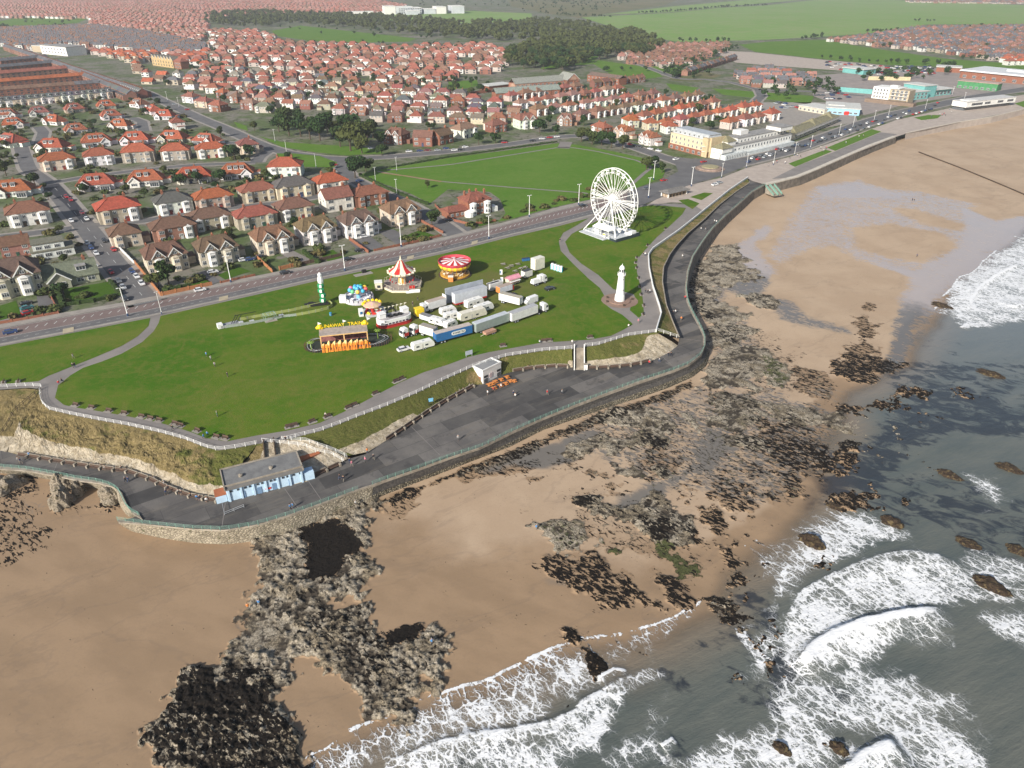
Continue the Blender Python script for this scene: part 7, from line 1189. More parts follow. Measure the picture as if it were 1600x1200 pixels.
# ---- tower ride with its barrier and loose trusses
t = thing('green_tower_ride', 'narrow green and white tower ride with white peak on dark trailer', 'tower ride', G(503, 476), .3); MB().box(-2, 0, .2, 9, 2.4, .7).box(-4, 0, .9, 2, 1.6, .5).build('trailer', M_DARK, t); MB().box(.6, .4, 0, 1.6, 1.6, 9).build('mast', M_GREENP, t)
for k in range(4): MB().lathe([(.6, 0), (1.25, .3), (1.3, 1.1), (1.05, 1.5)], 9, .6 + .25 * math.sin(k * 2), .3, 1. + k * 1.95, mfun=lambda i, j: 1 if j in (2, 3, 6) else 0).build('car_ring', [M_GREENP, M_PAINTW], t)
MB().lathe([(1.0, 8.6), (1.15, 9.6), (.95, 10.8), (.75, 11.6), (.85, 12.0), (.5, 12.7), (.05, 13.0)], 9, .7, .4).build('peak', M_PAINTW, t)
MBAR = mat('lime_mesh', (.32, .36, .12), (.26, .3, .09), .6)
def barrier(label, pts, h, m, name='barrier', posts=True):
    P_ = [G(*p) for p in pts]; o = thing(name, label, 'barrier', P_[0]); z = ZG; b = MB()
    for a, c in zip(P_, P_[1:]):
        A_ = Vector(a) - Vector(P_[0]); C_2 = Vector(c) - Vector(P_[0]); d = (C_2 - A_).normalized() * .0; b.bar(A_ + Vector((0, 0, h * .5 + .1)), C_2 + Vector((0, 0, h * .5 + .1)), .06, h=h)
    b.build('mesh_panel', m, o); b = MB(); [b.box(p[0] - P_[0][0], p[1] - P_[0][1], 0, .12, .12, h + .25) for p in resample([q[:2] for q in P_], 2.5)]; b.build('post', M_STEEL, o); return o
barrier('lime green mesh barrier curving behind the green tower ride', [(376, 501), (410, 495), (455, 487), (485, 480), (506, 475), (516, 474), (520, 478), (514, 483), (500, 487), (480, 491), (463, 494)], 1.1, MBAR)
barrier('grey crowd barrier running along the loose trusses on the grass', [(463, 494), (445, 496), (425, 500), (400, 505), (372, 510), (345, 514)], 1.0, mat('thin_mesh', (.22, .27, .22), (.3, .34, .3), 3.))
t = thing('folded_ride_trailer', 'dark folded ride trailer at the left end of the trusses', 'trailer', G(348, 512), A0); MB().box(2.6, 0, .3, 6.5, 2.2, .8).build('bed', M_STEEL, t); MB().box(-.8, 0, .2, 1.8, 2.2, 1.6).build('cab', M_PAINTW, t); b = MB(); [b.bar((3 + k, -.8, 1), (5.5 + k, .8, 3.4 - k * .3), .16) for k in (0, .8, 1.8)]; b.bar((5, .8, 3.2), (13, 2.5, 2.2), .16); b.build('truss', M_DARK, t)
t = thing('stage_frame', 'open green metal frame standing beyond the lime barrier', 'frame', G(414, 502), A0); b = MB(); [b.bar((x, y, 0), (x, y, 2.6), .14) for x in (0, 4) for y in (-1.6, 1.6)]; [b.bar((x, -1.6, 2.5), (x, 1.6, 2.5), .12) for x in (0, 1.3, 2.7, 4)]; [b.bar((0, y, 2.5), (4, y, 2.5), .12) for y in (-1.6, 0, 1.6)]; b.build('frame', mat('pale_green_steel', (.3, .42, .34)), t); b = MB(); b.box(2, 0, 0, 4.4, 3.6, .12); b.build('base', M_DECK, t)
for x, y, c, l in ((377, 507, M_PAINTW, 'white equipment box on the grass, left of the pink one'), (394, 505, mat('pink_plastic', (.6, .28, .3)), 'pink equipment box beside the metal frame'), (440, 496, M_PAINTW, 'white equipment box right of the metal frame')): t = thing('equipment_box', l, 'box', G(x, y), A0); MB().box(0, 0, .1, 1.5, 1.1, .9).build('body', c, t); MB().box(0, 0, 1., 1.6, 1.2, .12).build('lid', M_ALU, t)
# ---- vehicles of the showmen
wheelm = None
def wheel(r=.5, w=.3):
    def f():
        b = MB(); b.lathe([(.01, -w / 2), (r * .55, -w / 2), (r * .6, -w * .4), (r, -w * .45), (r, w * .45), (r * .6, w * .4), (r * .55, w / 2), (.01, w / 2)], 14, mfun=lambda i, j: 1 if i in (0, 6) else 0); b.v = [(p[0], p[2], p[1]) for p in b.v]; return b.mesh('wheel', [M_DARK, M_ALU])
    return tm(('wheel', r, w), f)
def wheels(t, xs, y, r=.5):
    for x in xs:
        for s in (-1, 1): put('wheel', wheel(r), t, (x, s * y, r))
M_BODY = omat('vehicle_paint', .12, .8, .45, .45, (.3, .27, .23), .15)
FG = 'showmen\'s vehicles parked on the lawn'
def trailer(label, x, y, a, L, W, H, col, roof=(.5, .48, .44), z0=1.1, wx=None, name='lorry_trailer', cat='trailer'):
    t = thing(name, label, cat, G(x, y), a, FG); MB().box(0, 0, z0, L, W, H - z0).build('body', M_BODY, t, color=col); MB().box(0, 0, H, L - .1, W - .1, .1).build('roof', M_BODY, t, color=roof); MB().box(0, 0, z0 - .35, L * .96, W * .7, .34).build('chassis', M_DARK, t)
    wheels(t, wx or (-L * .36, -L * .27), W / 2 - .25); b = MB(); b.box(-L / 2 - .03, 0, z0 + .1, .08, .06, H - z0 - .2); b.box(-L / 2 - .02, 0, z0 + .02, .1, W, .12); b.build('door_trim', M_STEEL, t); return t
def cab(t, x, col=(.75, .75, .74), s=1):
    b = MB(); b.profile([(x - 1.1, .9), (x + 1.2, .9), (x + 1.25, 1.9), (x + .95, 3.1), (x + .4, 3.7), (x - 1.1, 3.7)], -1.2, 1.2); b.build('cab', M_BODY, t, color=col); g = MB(); g.add([(x + 1.25, -1.05, 2.0), (x + 1.25, 1.05, 2.0), (x + 1.02, 1.05, 3.0), (x + 1.02, -1.05, 3.0)], [(0, 1, 2, 3)]); [g.box(x + .5, yy, 2.0, .9, .06, .85) for yy in (-1.21, 1.21)]; g.v = [(p[0] + .02, p[1], p[2]) for p in g.v]; g.build('windscreen', M_GLASS, t)
    for yy in (-.9, .9): MB().box(x + 1.24, yy, 1.15, .08, .35, .22).build('headlight', M_ALU, t)
def caravan(label, x, y, a, L=7, W=2.4, H=2.7, col=(.76, .75, .71), name='caravan'):
    t = thing(name, label, 'caravan', G(x, y), a, FG); b = MB(); b.profile([(-L / 2, .5), (L / 2 - .3, .5), (L / 2, 1.1), (L / 2 - .35, 2.1), (L / 2 - .9, H), (-L / 2 + .4, H), (-L / 2, H - .5)], -W / 2, W / 2); b.build('body', M_BODY, t, color=col); wheels(t, (-.5, .4), W / 2 - .1, .35)
    g = MB(); g.box(L / 2 - .22, 0, 1.3, .1, W * .7, .7); g.build('window', M_GLASS, t)
    for s in (-1, 1):
        for xx in (-L * .3, L * .12): MB().box(xx, s * W / 2, 1.35, 1.1, .05, .6).build('window', M_GLASS, t)
    MB().box(-L * .08, -W / 2, .6, .7, .06, 1.7).build('door', mat('ivory_panel', (.6, .58, .53)), t); MB().box(0, 0, H, .7, .7, .14).build('roof_light', M_ALU, t); MB().bar((L / 2 - .2, 0, .5), (L / 2 + 1.1, 0, .45), .14).build('drawbar', M_STEEL, t); return t
TA = ang((684.7, 539), (736, 525)); TB = ang((796.5, 506.7), (836, 492.7))
t = trailer('blue curtain sided trailer with white lettered lozenge on its side', 708, 529.5, TA, 14.2, 2.6, 4.1, (.025, .13, .34), (.5, .43, .38)); b = MB(); b.prism([(p[0] + 1.6, p[1] * .85) for p in stad(5.6, 1.5)], 0, .04); b.v = [(p[0], -1.32 - p[2], p[1] + 2.75) for p in b.v]; b.f = [f[::-1] for f in b.f]; b.build('lozenge', M_PAINTW, t); b = MB(); b.prism([(p[0] + 1.6, p[1] * .85) for p in stad(5.2, 1.2)], 0, .02)
me = textmesh('KOMATSU', 1.0, .02); me.materials.append(M_DARK); o = put('lettering', me, t, (1.6, -1.39, 2.75)); o.rotation_euler = (R(90), 0, 0)
trailer('long grey green trailer behind the brown flat trailer', 767, 513, TB, 15, 2.6, 4.2, (.27, .32, .30), (.5, .53, .56))
t = trailer('long white articulated lorry trailer with its cab at the right', 817, 498, TB, 12.6, 2.6, 4.1, (.72, .72, .71), (.40, .40, .41)); t2 = thing('lorry_tractor', 'white lorry cab coupled to the long white trailer', 'lorry', G(846, 488), TB, FG); cab(t2, 1.2); MB().box(-1.6, 0, .7, 4, 1.6, .3).build('chassis', M_DARK, t2); wheels(t2, (1.2, -2.2), 1.05)
t = trailer('tall silver trailer with red base and grey awning behind it', 734, 471, ang((709, 478), (759, 465)), 14.4, 2.6, 5.0, (.55, .58, .62), (.42, .44, .47)); MB().box(0, -.05, .6, 14, 2.66, .6).build('red_base', M_RED, t); MB().box(-.4, 3.2, .1, 17, .3, 6.2).build('awning', mat('grey_sheet', (.40, .44, .50)), t)
t = trailer('white box lorry beside the yellow generator', 681, 483, ang((660, 490), (700, 478)), 8, 2.5, 4.0, (.74, .74, .73), (.45, .36, .30)); cab(t, -5.1, (.75, .75, .75)); MB().box(4.1, 0, 3, .2, 2.5, 2).build('headboard', M_PAINTW, t)
for lab, x, y, a in (('white lorry tractor unit with red side panel, nearest the boat ride', 636, 526, TA + .15), ('white lorry tractor unit right of the red panelled one', 651, 521, TA + .3)): t = thing('lorry_tractor', lab, 'lorry', G(x, y), a + math.pi, FG); cab(t, 1.2); MB().box(-1.6, 0, .7, 4, 1.6, .3).build('chassis', M_DARK, t); wheels(t, (1.2, -1.2, -2.4), 1.05); MB().box(.8, 1.24 if 'red' in lab else -9, 1.0, 1.8, .06, 1.2).build('side_panel', M_RED, t) if 'red' in lab else MB().box(-1, 0, 1., 1.2, 1., .8).build('tank', M_STEEL, t)
trailer('white box body lorry left of the blue trailer', 670, 525, TA - 1.15, 6.4, 2.5, 3.9, (.74, .73, .71), (.33, .29, .25)); trailer('bright yellow generator box at the left of the lorries', 655, 494, TA, 3.2, 2.6, 3.3, (.80, .58, .02), (.8, .58, .02), .5, (-.5, .6), 'generator', 'generator'); trailer('low grey open container beside the yellow generator', 668, 501, TA - 1.2, 6, 2.2, 2.2, (.62, .64, .66), (.2, .2, .21), .5)
caravan('white touring caravan hitched behind the white pickup', 661, 544, TA, 8, 2.4, 2.8); caravan('white caravan standing crosswise above the blue trailer', 684, 507, TA - 1.1, 6.4); caravan('small white caravan touching the back of the blue trailer', 704, 511, TA + .25, 5.2)
caravan('white caravan nearest the white box lorry', 700, 490, TA, 6.4); caravan('white caravan in the middle of the parked group', 706, 498, TA - .05, 6.2); caravan('cream twin axle living wagon in the middle of the group', 738, 497, TA + .05, 11.5, 2.7, 3.4, (.70, .66, .55), 'living_wagon'); caravan('white living wagon in front of the silver trailer', 741, 478, TB, 8, 2.5, 3.1, name='living_wagon'); caravan('white living wagon right of the cream one', 756, 486, TB, 8, 2.5, 3.0, name='living_wagon')
t = trailer('white container cabin with dark roof panel behind orange trailer', 773, 452, TB, 6.4, 2.5, 3.0, (.70, .68, .64), (.60, .58, .55), .6, name='site_cabin', cat='cabin'); MB().box(0, 0, 3.1, 4.4, 1.0, .05).build('roof_panel', M_DARK, t)
t = trailer('orange ended trailer with pale grey side near the pink stall', 788, 458, TB, 6.4, 2.5, 3.4, (.66, .68, .72), (.40, .31, .25)); MB().box(-3.26, 0, 1.1, .1, 2.5, 2.3).build('orange_end', M_ORANGE, t); MB().box(3.6, 0, .9, 1., 2.3, 1.7).build('red_end', M_RED, t)
t = trailer('food stall trailer with candy pink roof', 801, 444, TB, 5.8, 2.4, 2.9, (.72, .66, .50), (.66, .30, .36), .6, (-.3, .6), 'food_stall', 'stall'); h = gab(6, 2.6, .8, z=2.95); h.build('gable_roof', mat('candy_pink', (.68, .30, .37)), t); MB().box(0, -1.7, 1.9, 5.4, 1, .08).build('flap', M_PAINTW, t); MB().box(0, -1.22, 1.1, 4.6, .1, .8).build('counter', M_RED, t)
t = trailer('small white unit with black slatted roof', 823, 433, TB, 4.4, 2.4, 3.1, (.72, .70, .66), (.05, .05, .055), .6, (-.3, .6), 'food_stall', 'stall'); trailer('tall cream fold out unit at the top of the group', 840, 421, TB, 5.4, 3., 5.4, (.74, .70, .58), (.7, .68, .6), .6, (-.3, .6), 'show_unit', 'unit'); trailer('white lorry box body set diagonally behind the long trailer', 798, 475, TB - 1.25, 9.4, 2.5, 3.8, (.76, .75, .74), (.42, .38, .30))
t = thing('flatbed_lorry', 'white rigid lorry loaded with white tanks, front to the right', 'lorry', G(841, 444), TB, FG); cab(t, 2.6); MB().box(-1, 0, .8, 5, 2.3, .3).build('chassis', M_DARK, t); MB().box(-1.8, 0, 1.1, 3.4, 2.2, 1.6, taper=.8).build('tank', M_PAINTW, t); MB().box(.6, 0, 1.1, 1.2, 2.2, 2.6, taper=.9).build('tank', M_PAINTW, t); wheels(t, (2.6, -1.2, -2.4), 1.05)
t = thing('panel_van', 'white high roofed van half hidden behind the long white trailer', 'van', G(829, 474), TB + math.pi, FG); MB().profile([(-3, .4), (2.6, .4), (3, 1.2), (1.9, 2.0), (1.2, 2.7), (-3, 2.8)], -1., 1.).build('body', M_BODY, t, color=(.74, .74, .74)); MB().box(1.5, 0, 1.5, 1.2, 2.02, .6, taper=.8).build('windscreen', M_GLASS, t); wheels(t, (-1.9, 1.9), .9, .36)
t = thing('flat_trailer', 'brown timber flat trailer on the grass beside the grey trailer', 'trailer', G(765, 522), TB, FG); MB().box(0, 0, .6, 4.6, 2, .9).build('load', mat('pink_timber', (.46, .27, .19), (.36, .2, .14), 1.5), t); MB().bar((-2.3, 0, .6), (-4, 0, .4), .14).build('drawbar', M_CRM, t); wheels(t, (.6, 1.5), .95, .33)
lo = thing('portable_toilet', 'blue portable toilet with white roof, first from left of four', 'portable toilet', G(863, 420), R(-18), 'portable toilets by the lawn path'); MB().box(0, 0, 0, 1.3, 1.3, 2.2).build('body', mat('cyan_plastic', (.05, .48, .60), (.04, .4, .5), 1.), lo); MB().box(0, 0, 2.2, 1.36, 1.36, .3, taper=.7).build('roof', M_PAINTW, lo); MB().box(0, -.65, .1, .9, .06, 1.9).build('door', M_PAINTW, lo)
for k, (x, y) in enumerate(((867.5, 421.5), (872, 423), (876.5, 424.5))): copy_tree(lo, G(x, y), R(-18), 'blue portable toilet with white roof, %s from left of four' % ordinal(k + 2))
pt = thing('picnic_table', 'wooden picnic table', 'picnic table', G(786, 414), .3, 'picnic tables by the fair'); MB().box(0, 0, .7, 1.9, .8, .07).build('tabletop', mat('grey_timber', (.40, .37, .32), (.3, .27, .23), 2.), pt); [MB().box(0, s * .8, .42, 1.9, .3, .06).build('bench', MATS['grey_timber'], pt) for s in (-1, 1)]; b = MB(); [b.bar((x, s * .75, 0), (x, s * .2, .72), .1) for x in (-.7, .7) for s in (-1, 1)]; b.build('frame', M_TIMB, pt)
for k, (x, y) in enumerate(((799, 416.5), (809, 414), (793, 420), (805, 425), (813.5, 421), (820.5, 419))): copy_tree(pt, G(x, y), .3 + k * .2, 'wooden picnic table, %s' % ('right of the farthest left table', 'farthest back at the right end', 'front left below the first two', 'nearest the pink roofed stall', 'in the middle of the cluster', 'rightmost by the tall cream unit')[k])
pt['label'] = 'wooden picnic table, farthest left of the cluster by the fair'
for x, y, l in ((817.5, 408), (821.5, 407.5), (825.5, 407)) and ((817.5, 408, 'left'), (821.5, 407.5, 'middle'), (825.5, 407, 'right')): t = thing('wheelie_bin', 'blue wheelie bin behind the picnic tables, %s of three' % l, 'bin', G(x, y), .2, 'blue bins by the picnic tables'); MB().box(0, 0, .1, 1.0, .9, 1.1, taper=1.12).build('body', M_BLUEP, t); MB().box(0, 0, 1.2, 1.2, 1.1, .12).build('lid', mat('navy_plastic', (.02, .04, .1)), t)
for x, y, n_, c in ((517, 493, 'blue barrel bin on the grass behind the mine train', (.05, .25, .42)),): t = thing('barrel_bin', n_, 'bin', G(x, y)); MB().lathe([(.45, 0), (.5, .1), (.5, 1.2), (.4, 1.3), (.05, 1.35)], 12).build('body', mat('petrol_plastic', c), t); MB().lathe([(.52, .5), (.52, .6)], 12).build('hoop', M_STEEL, t)
for x, y, n_ in ((783, 429, 'blue and white feather banner among the picnic tables'), (784, 441, 'cream advertising board left of the pink stall')): t = thing('banner', n_, 'banner', G(x, y)); MB().box(0, 0, 0, 1.2, .8, .12).build('base', M_STEEL, t); MB().box(0, 0, .12, 1.1, .15, 2.1).build('panel', M_PAINTW, t); MB().box(-.3, -.1, .5, .4, .06, 1.3).build('stripe', M_BLUEP, t)
t = thing('information_board', 'grey information board on two legs beside the cliff path', 'sign', G(733, 557), A0); MB().box(0, 0, .7, 2.6, .12, 1.5).build('panel', mat('grey_sheet', (.40, .44, .50)), t); [MB().box(x, 0, 0, .14, .14, .8).build('leg', M_STEEL, t) for x in (-1.1, 1.1)]
t = thing('memorial_slab', 'dark bin enclosure on a small paved square by the road', 'enclosure', G(569, 426), A0); MB().box(0, 0, 0, 1.8, 1.2, 1.3).build('enclosure', M_DARK, t); MB().box(-1, -1.4, 0, 8, 3, .06).build('paving', M_PAVE, t)
# ================================================================== fences, stairs, benches, lamps
M_GRAIL = mat('green_railing', (.20, .36, .29), (.15, .27, .22), 1.5, .5); M_SEATW = mat('brown_slats', (.105, .068, .05), (.075, .05, .038), 2.)
postm = {}
def fence(name, label, cat, pts, h, rails, m, step, pw=.14, rr_=.07, caps=True):
    """posts and rails along 3-D points; every post a part of its own"""
    o = thing(name, label, cat, pts[0]); B0 = Vector(pts[0]); P_ = [tuple(Vector(p) - B0) for p in pts]
    for f in rails: MB().tube([(p[0], p[1], p[2] + h * f) for p in dense(P_, max(len(P_) * 3, 12))], rr_, 4).build('rail', m, o)
    me = tm(('post', m.name, h, pw), lambda: MB().box(0, 0, -.3, pw, pw, h + .36).mesh('post', [m]))
    for p in resample(P_, step): put('post', me, o, p)
    return o
WF = dict(h=1.15, rails=(.3, .62, .97), m=M_PAINTW, step=2.6, pw=.11, rr_=.038)
def z12(pts): return [(*px(x, y, LZ), LZ + .05) for x, y in pts]
for l, p in (('white post and rail fence at the far left of the cliff path', z12([(-120, 606), (0, 606), (45, 603), (66, 605)])), ('white clifftop fence above the chalk cliff', z12(TOP1)), ('white fence above the curved promenade, up to the long steps', z12(TOP3)), ('white fence from the long steps to the white wall', z12([(914, 541), (932, 540), (980, 525), (1025, 519)])),
             ('white fence on the sea side of the sloping footpath', [(*px(x, y, z), z) for x, y, z in ((410, 690, 10), (447, 694, 10), (475, 697, 9.9), (495, 706, 8.8), (517, 710, 7.6), (538, 722, 6))]), ('white fence on the land side of the sloping footpath', [(*px(x, y, z), z) for x, y, z in ((441, 687, 10), (477, 689, 9.9), (496, 696, 9.2), (520, 704, 7.8), (543, 715, 6.2))]),
             ('white fence dropping from the white wall to the promenade', [(*px(x, y, z), z) for x, y, z in ((1026, 517, 10), (1045, 523, 8.8), (1060, 528, 7.3))])): fence('white_fence', l, 'fence', p, **WF)
fence('handrail', 'brown rail along the steep path at the left cliff end', 'handrail', [(*px(x, y, z), z) for x, y, z in ((64, 609, 10), (45, 625, 9.3), (22, 645, 8.3), (12, 665, 7.2), (0, 684, 6.3))], 1.1, (.5, 1), M_TIMB, 2.4)
for l, p in (('green promenade railing above the rock stacks', ww(OUTA, WZ)), ('green promenade railing in front of the blue building', ww(OUTB[:-1], WZ)), ('long green railing along the straight sea wall', ww(OUTC, WZ)), ('green railing curving along the promenade ramp', [(p[0], p[1], p[2]) for p in OD])):
    L_ = sum(math.dist(a, b) for a, b in zip(p, p[1:])); fence('green_railing', l, 'railing', p, 1.1, (.25, .5, .75, 1.), M_GRAIL, max(2.2, L_ / 95), .09, .03)
ws = thing('white_wall', 'low white wall curving along the clifftop path past the lighthouse', 'wall', (*px(1014, 420), LZ)); B0 = Vector(ws.location); b = MB(); wp = dense(z12(TOP5), 110)
for a, c in zip(wp, wp[1:]): b.bar(Vector(a) - B0 + Vector((0, 0, .45)), Vector(c) - B0 + Vector((0, 0, .45)), .35, h=1.1)
b.build('wall', M_WREND, ws); MB().tube([tuple(Vector(p) - B0 + Vector((0, 0, 1.02))) for p in wp], .26, 6).build('coping', M_PAINTW, ws)
# steps
def steps(label, a, b_, w, n, sides):
    A, B = Vector(a), Vector(b_); d = Vector((B.x - A.x, B.y - A.y, 0)); L = d.length; t = thing('stone_steps', label, 'steps', a, math.atan2(d.y, d.x)); m = MB()
    for i in range(n):
        z = (B.z - A.z) * (i + 1) / n; m.box(L * (i + .5) / n, 0, B.z - A.z - .5, L / n, w, z - (B.z - A.z) + .6)
    m.build('treads', M_CONC, t)
    for s in (-1, 1):
        q = MB(); q.profile([(-.2, .1), (L + .3, B.z - A.z), (L + .3, B.z - A.z + 1.05), (L * .5, (B.z - A.z) * .5 + 1.2), (-.2, 1.15)], s * (w / 2 + .18) - .14, s * (w / 2 + .18) + .14); q.build('side_wall', sides, t)
    return t
steps('long pale concrete steps with white sides right of the kiosk', (*px(905, 543, LZ), LZ + .1), (*px(905, 578, PZ), PZ), 3., 26, M_WREND); steps('narrow old steps going down behind the blue building', (*px(420, 690, LZ), LZ), (*px(424, 727, 7.5), 7.5), 2.4, 20, M_TIMB)
t = thing('service_box', 'small white cabinet at the foot of the long steps', 'cabinet', (*px(915, 577, PZ), PZ), .1); MB().box(0, 0, 0, 1.1, .9, 1.9).build('body', M_PAINTW, t); MB().box(0, 0, 1.9, 1.3, 1.1, .15).build('lid', M_CONC, t)
# benches
bp = thing('park_bench', 'x', 'bench', (0, 0, -99), 0, 'benches beside the clifftop path'); MB().box(0, 0, .42, 2., .5, .07).build('seat', M_SEATW, bp); MB().box(0, .28, .5, 2., .07, .5).build('backrest', M_SEATW, bp); [MB().box(x, 0, 0, .12, .55, .44).build('leg', M_TIMB, bp) for x in (-.8, .8)]; MB().box(0, -.1, .0, 2.6, 1.6, .03).build('paving', M_PAVE, bp)
def linedir(p, line): q = min(range(len(line) - 1), key=lambda i: math.dist(p, ((line[i][0] + line[i + 1][0]) / 2, (line[i][1] + line[i + 1][1]) / 2))); return math.atan2(line[q + 1][1] - line[q][1], line[q + 1][0] - line[q][0])
CL = pxs(TOP1 + TOP3 + TOP4 + TOP5); first = True
for row, pl in (('above the chalk cliff', [(118, 634), (143, 638), (170, 643), (194, 647), (221, 652), (235, 655), (249, 658), (273, 663), (282, 666), (308, 674), (338, 684), (352, 686)]), ('above the curved promenade', [(452, 668), (460, 666), (488, 660), (512, 652), (545, 638), (554, 634), (587, 616), (619, 597), (628, 593), (786, 541), (850, 534), (858, 533), (922, 528)]), ('beside the lighthouse lawn', [(995, 403), (993, 411), (995, 419), (998, 435), (1000, 448), (1002, 461), (1006, 478), (1005, 492), (1012, 384), (1040, 358)]), ('left of the path junction', [(6, 598), (29, 597)])):
    for k, q in enumerate(pl):
        p = px(*q); l = 'brown slatted bench, %s from left %s' % (ordinal(k + 1), row)
        copy_tree(bp, (*p, LZ + .12), linedir(p, CL), l)
for c in list(bp.children): bpy.data.objects.remove(c)
bpy.data.objects.remove(bp)
sp_ = thing('promenade_seat', 'x', 'bench', (0, 0, -99), 0, 'seats between concrete piers along the promenade'); MB().box(0, 0, .42, 3.0, .5, .08).build('seat', M_SEATW, sp_); MB().box(0, .3, .2, 3.0, .1, .9).build('backrest', M_SEATW, sp_); MB().box(1.75, .05, 0, .5, 1.1, .85).build('pier', M_CONC, sp_); MB().box(0, .5, 0, 3.5, .22, 1.2).build('back_wall', M_CONC, sp_)
def seatrow(where, line, d):
    P_ = resample([px(x, y, PZ) for x, y in line], 3.9)
    for k, (a, c) in enumerate(zip(P_, P_[1:])):
        an = math.atan2(c[1] - a[1], c[0] - a[0]); m_ = ((a[0] + c[0]) / 2 + math.sin(an) * d, (a[1] + c[1]) / 2 - math.cos(an) * d); copy_tree(sp_, (*m_, PZ + .02), an, 'brown promenade seat by concrete pier, %s from left %s' % (ordinal(k + 1), where))
seatrow('under the chalk cliff', [(28, 711)] + IN1[2:], .5); seatrow('between the rubble and kiosk', IN3[2:7] + [(742, 603)], .5); seatrow('between the kiosk and steps', IN3[8:], .5); seatrow('right of the long steps', IN4[:4], .5); seatrow('beside the blue building', [(490, 744), (520, 731), (538, 723)], .5)
for c in list(sp_.children): bpy.data.objects.remove(c)
bpy.data.objects.remove(sp_)
# lamp posts
lp = thing('lamp_post', 'x', 'lamp post', (0, 0, 0), 0, 'tall white lamp posts'); MB().lathe([(.28, 0), (.26, 1.4), (.17, 1.5), (.14, 11.2)], 10).build('post', M_PAINTW, lp); MB().bar((-.9, 0, 11.25), (.9, 0, 11.25), .14).build('arm', M_PAINTW, lp); [MB().box(x, 0, 11.2, .8, .4, .2).build('lamp_head', M_PAINTW, lp) for x in (-.9, .9)]; MB().lathe([(.32, 0), (.32, 1.2)], 10).build('base_band', mat('navy_paint', (.03, .06, .14)), lp)
LP = [(200, 494, 'at the road junction left of the park path'), (361, 441, 'left of the green tower along the seafront road'), (539, 423, 'nearest the green tower ride'), (627, 386, 'in front of the cream twin gabled house, above swing ride'), (764, 373, 'in front of the big brick corner house'), (827, 339, 'between the brick house and ferris wheel'), (904, 320, 'just left of the ferris wheel'), (1013, 309, 'right of the ferris wheel by the shelter'), (1021, 281, 'at the field corner beyond the ferris wheel'), (1080, 291, 'between the shelter and the traffic island')]
for i, (x, y, l) in enumerate(LP):
    r_ = lp if i == 0 else copy_tree(lp, G(x, y), A0, ''); r_.location = G(x, y); r_.rotation_euler.z = A0; r_['label'] = 'tall white lamp post ' + l
for i, (x, y) in enumerate(((1127, 278), (1166, 262), (1208, 258), (1241, 243), (1266, 232), (1310, 213), (1332, 200), (1365, 190), (1388, 181), (1445, 172), (1487, 150), (1505, 160), (430, 222), (448, 240), (395, 238), (280, 168), (262, 158), (494, 262), (620, 268), (587, 285), (253, 491), (620, 305))): copy_tree(lp, G(x, y), rnd.random(), 'slender street lamp post, %s along the inland roads and bay road' % ordinal(i + 1), 'street lamps of the bay and town', scale=(.6, .6, .8))
# walls and hedges of the gardens
M_ORF = mat('orange_fence', (.40, .17, .07), (.3, .13, .06), 1.5); M_HEDGE = mat('hedge_leaves', (.045, .075, .018), (.025, .045, .012), 1.4, .9, .2, 8, bump=.5, bscale=2.5)
def wall_(name, label, pts, h, w, m, cap=None):
    P_ = [(*px(*p), LZ) for p in pts]; t = thing(name, label, name.split('_')[-1], P_[0]); B_ = Vector(P_[0]); b = MB()
    for a, c in zip(P_, P_[1:]): b.bar(Vector(a) - B_ + Vector((0, 0, h / 2)), Vector(c) - B_ + Vector((0, 0, h / 2)), w, h=h)
    b.build('run', m, t); me = tm(('pier', m.name, w, h), lambda: MB().box(0, 0, 0, w * 1.3, w * 1.3, h + .25).mesh('pier', [m])); [put('pier', me, t, (p[0] - B_.x, p[1] - B_.y, 0)) for p in resample([q[:2] for q in P_], 5.)]
for l, p, m, h in (('brick garden wall left of the side road corner', [(92, 490), (45, 499), (0, 506)], M_BRICK, 1.), ('orange fence at the corner garden right of the side road', [(212, 413), (232, 438), (252, 463), (290, 455), (332, 446)], M_ORF, 1.7), ('brick wall in front of the second twin gabled house', [(345, 443), (372, 437), (399, 431)], M_BRICK, 1.), ('dark fence between the third house gardens', [(402, 404), (414, 415), (426, 426)], M_ORF, 1.5), ('bright orange fence in front of the third twin gabled house', [(437, 422), (466, 415)], M_ORF, 1.6), ('brown fence left of the fourth twin gabled house', [(467, 415), (500, 408), (534, 400)], M_SEATW, 1.5), ('long brick wall beside the sloping dark drive', [(546, 375), (560, 385), (576, 396)], M_BRICK, 1.6), ('brick wall in front of the rightmost cream twin gabled house', [(585, 393), (650, 379), (690, 369)], M_BRICK, 1.1), ('brick wall along the rightmost front garden', [(655, 345), (692, 365)], M_BRICK, 1.3), ('brick wall round the big brick corner house', [(680, 322), (702, 344), (735, 352), (775, 346)], M_BRICK, 1.2), ('garden wall along the left side of the side road', [(92, 488), (75, 455), (57, 412)], M_BRICK, 1.2), ('cream wall beside the side road houses', [(176, 378), (210, 412)], M_WREND, 1.3)): wall_('garden_wall', l, p, h, .3, m)
for l, p, h in (('hedge round the striped corner lawn', [(100, 478), (150, 471), (188, 461), (172, 440)], 1.2), ('long hedge on the left edge of the corner lawn', [(88, 450), (98, 476)], 1.8), ('thick hedge between the third and fourth front gardens', [(476, 396), (490, 408), (500, 412)], 1.6), ('dark hedge at the left edge of the recreation field', [(563, 275), (600, 293), (640, 310), (668, 320)], 1.3), ('hedge beside the corner garden on the seafront road', [(262, 459), (300, 450)], 2.2), ('clipped hedge along the top edge of the recreation field', [(610, 262), (700, 246), (800, 232), (870, 222)], .8)): wall_('garden_hedge', l, p, h, 1.3, M_HEDGE)
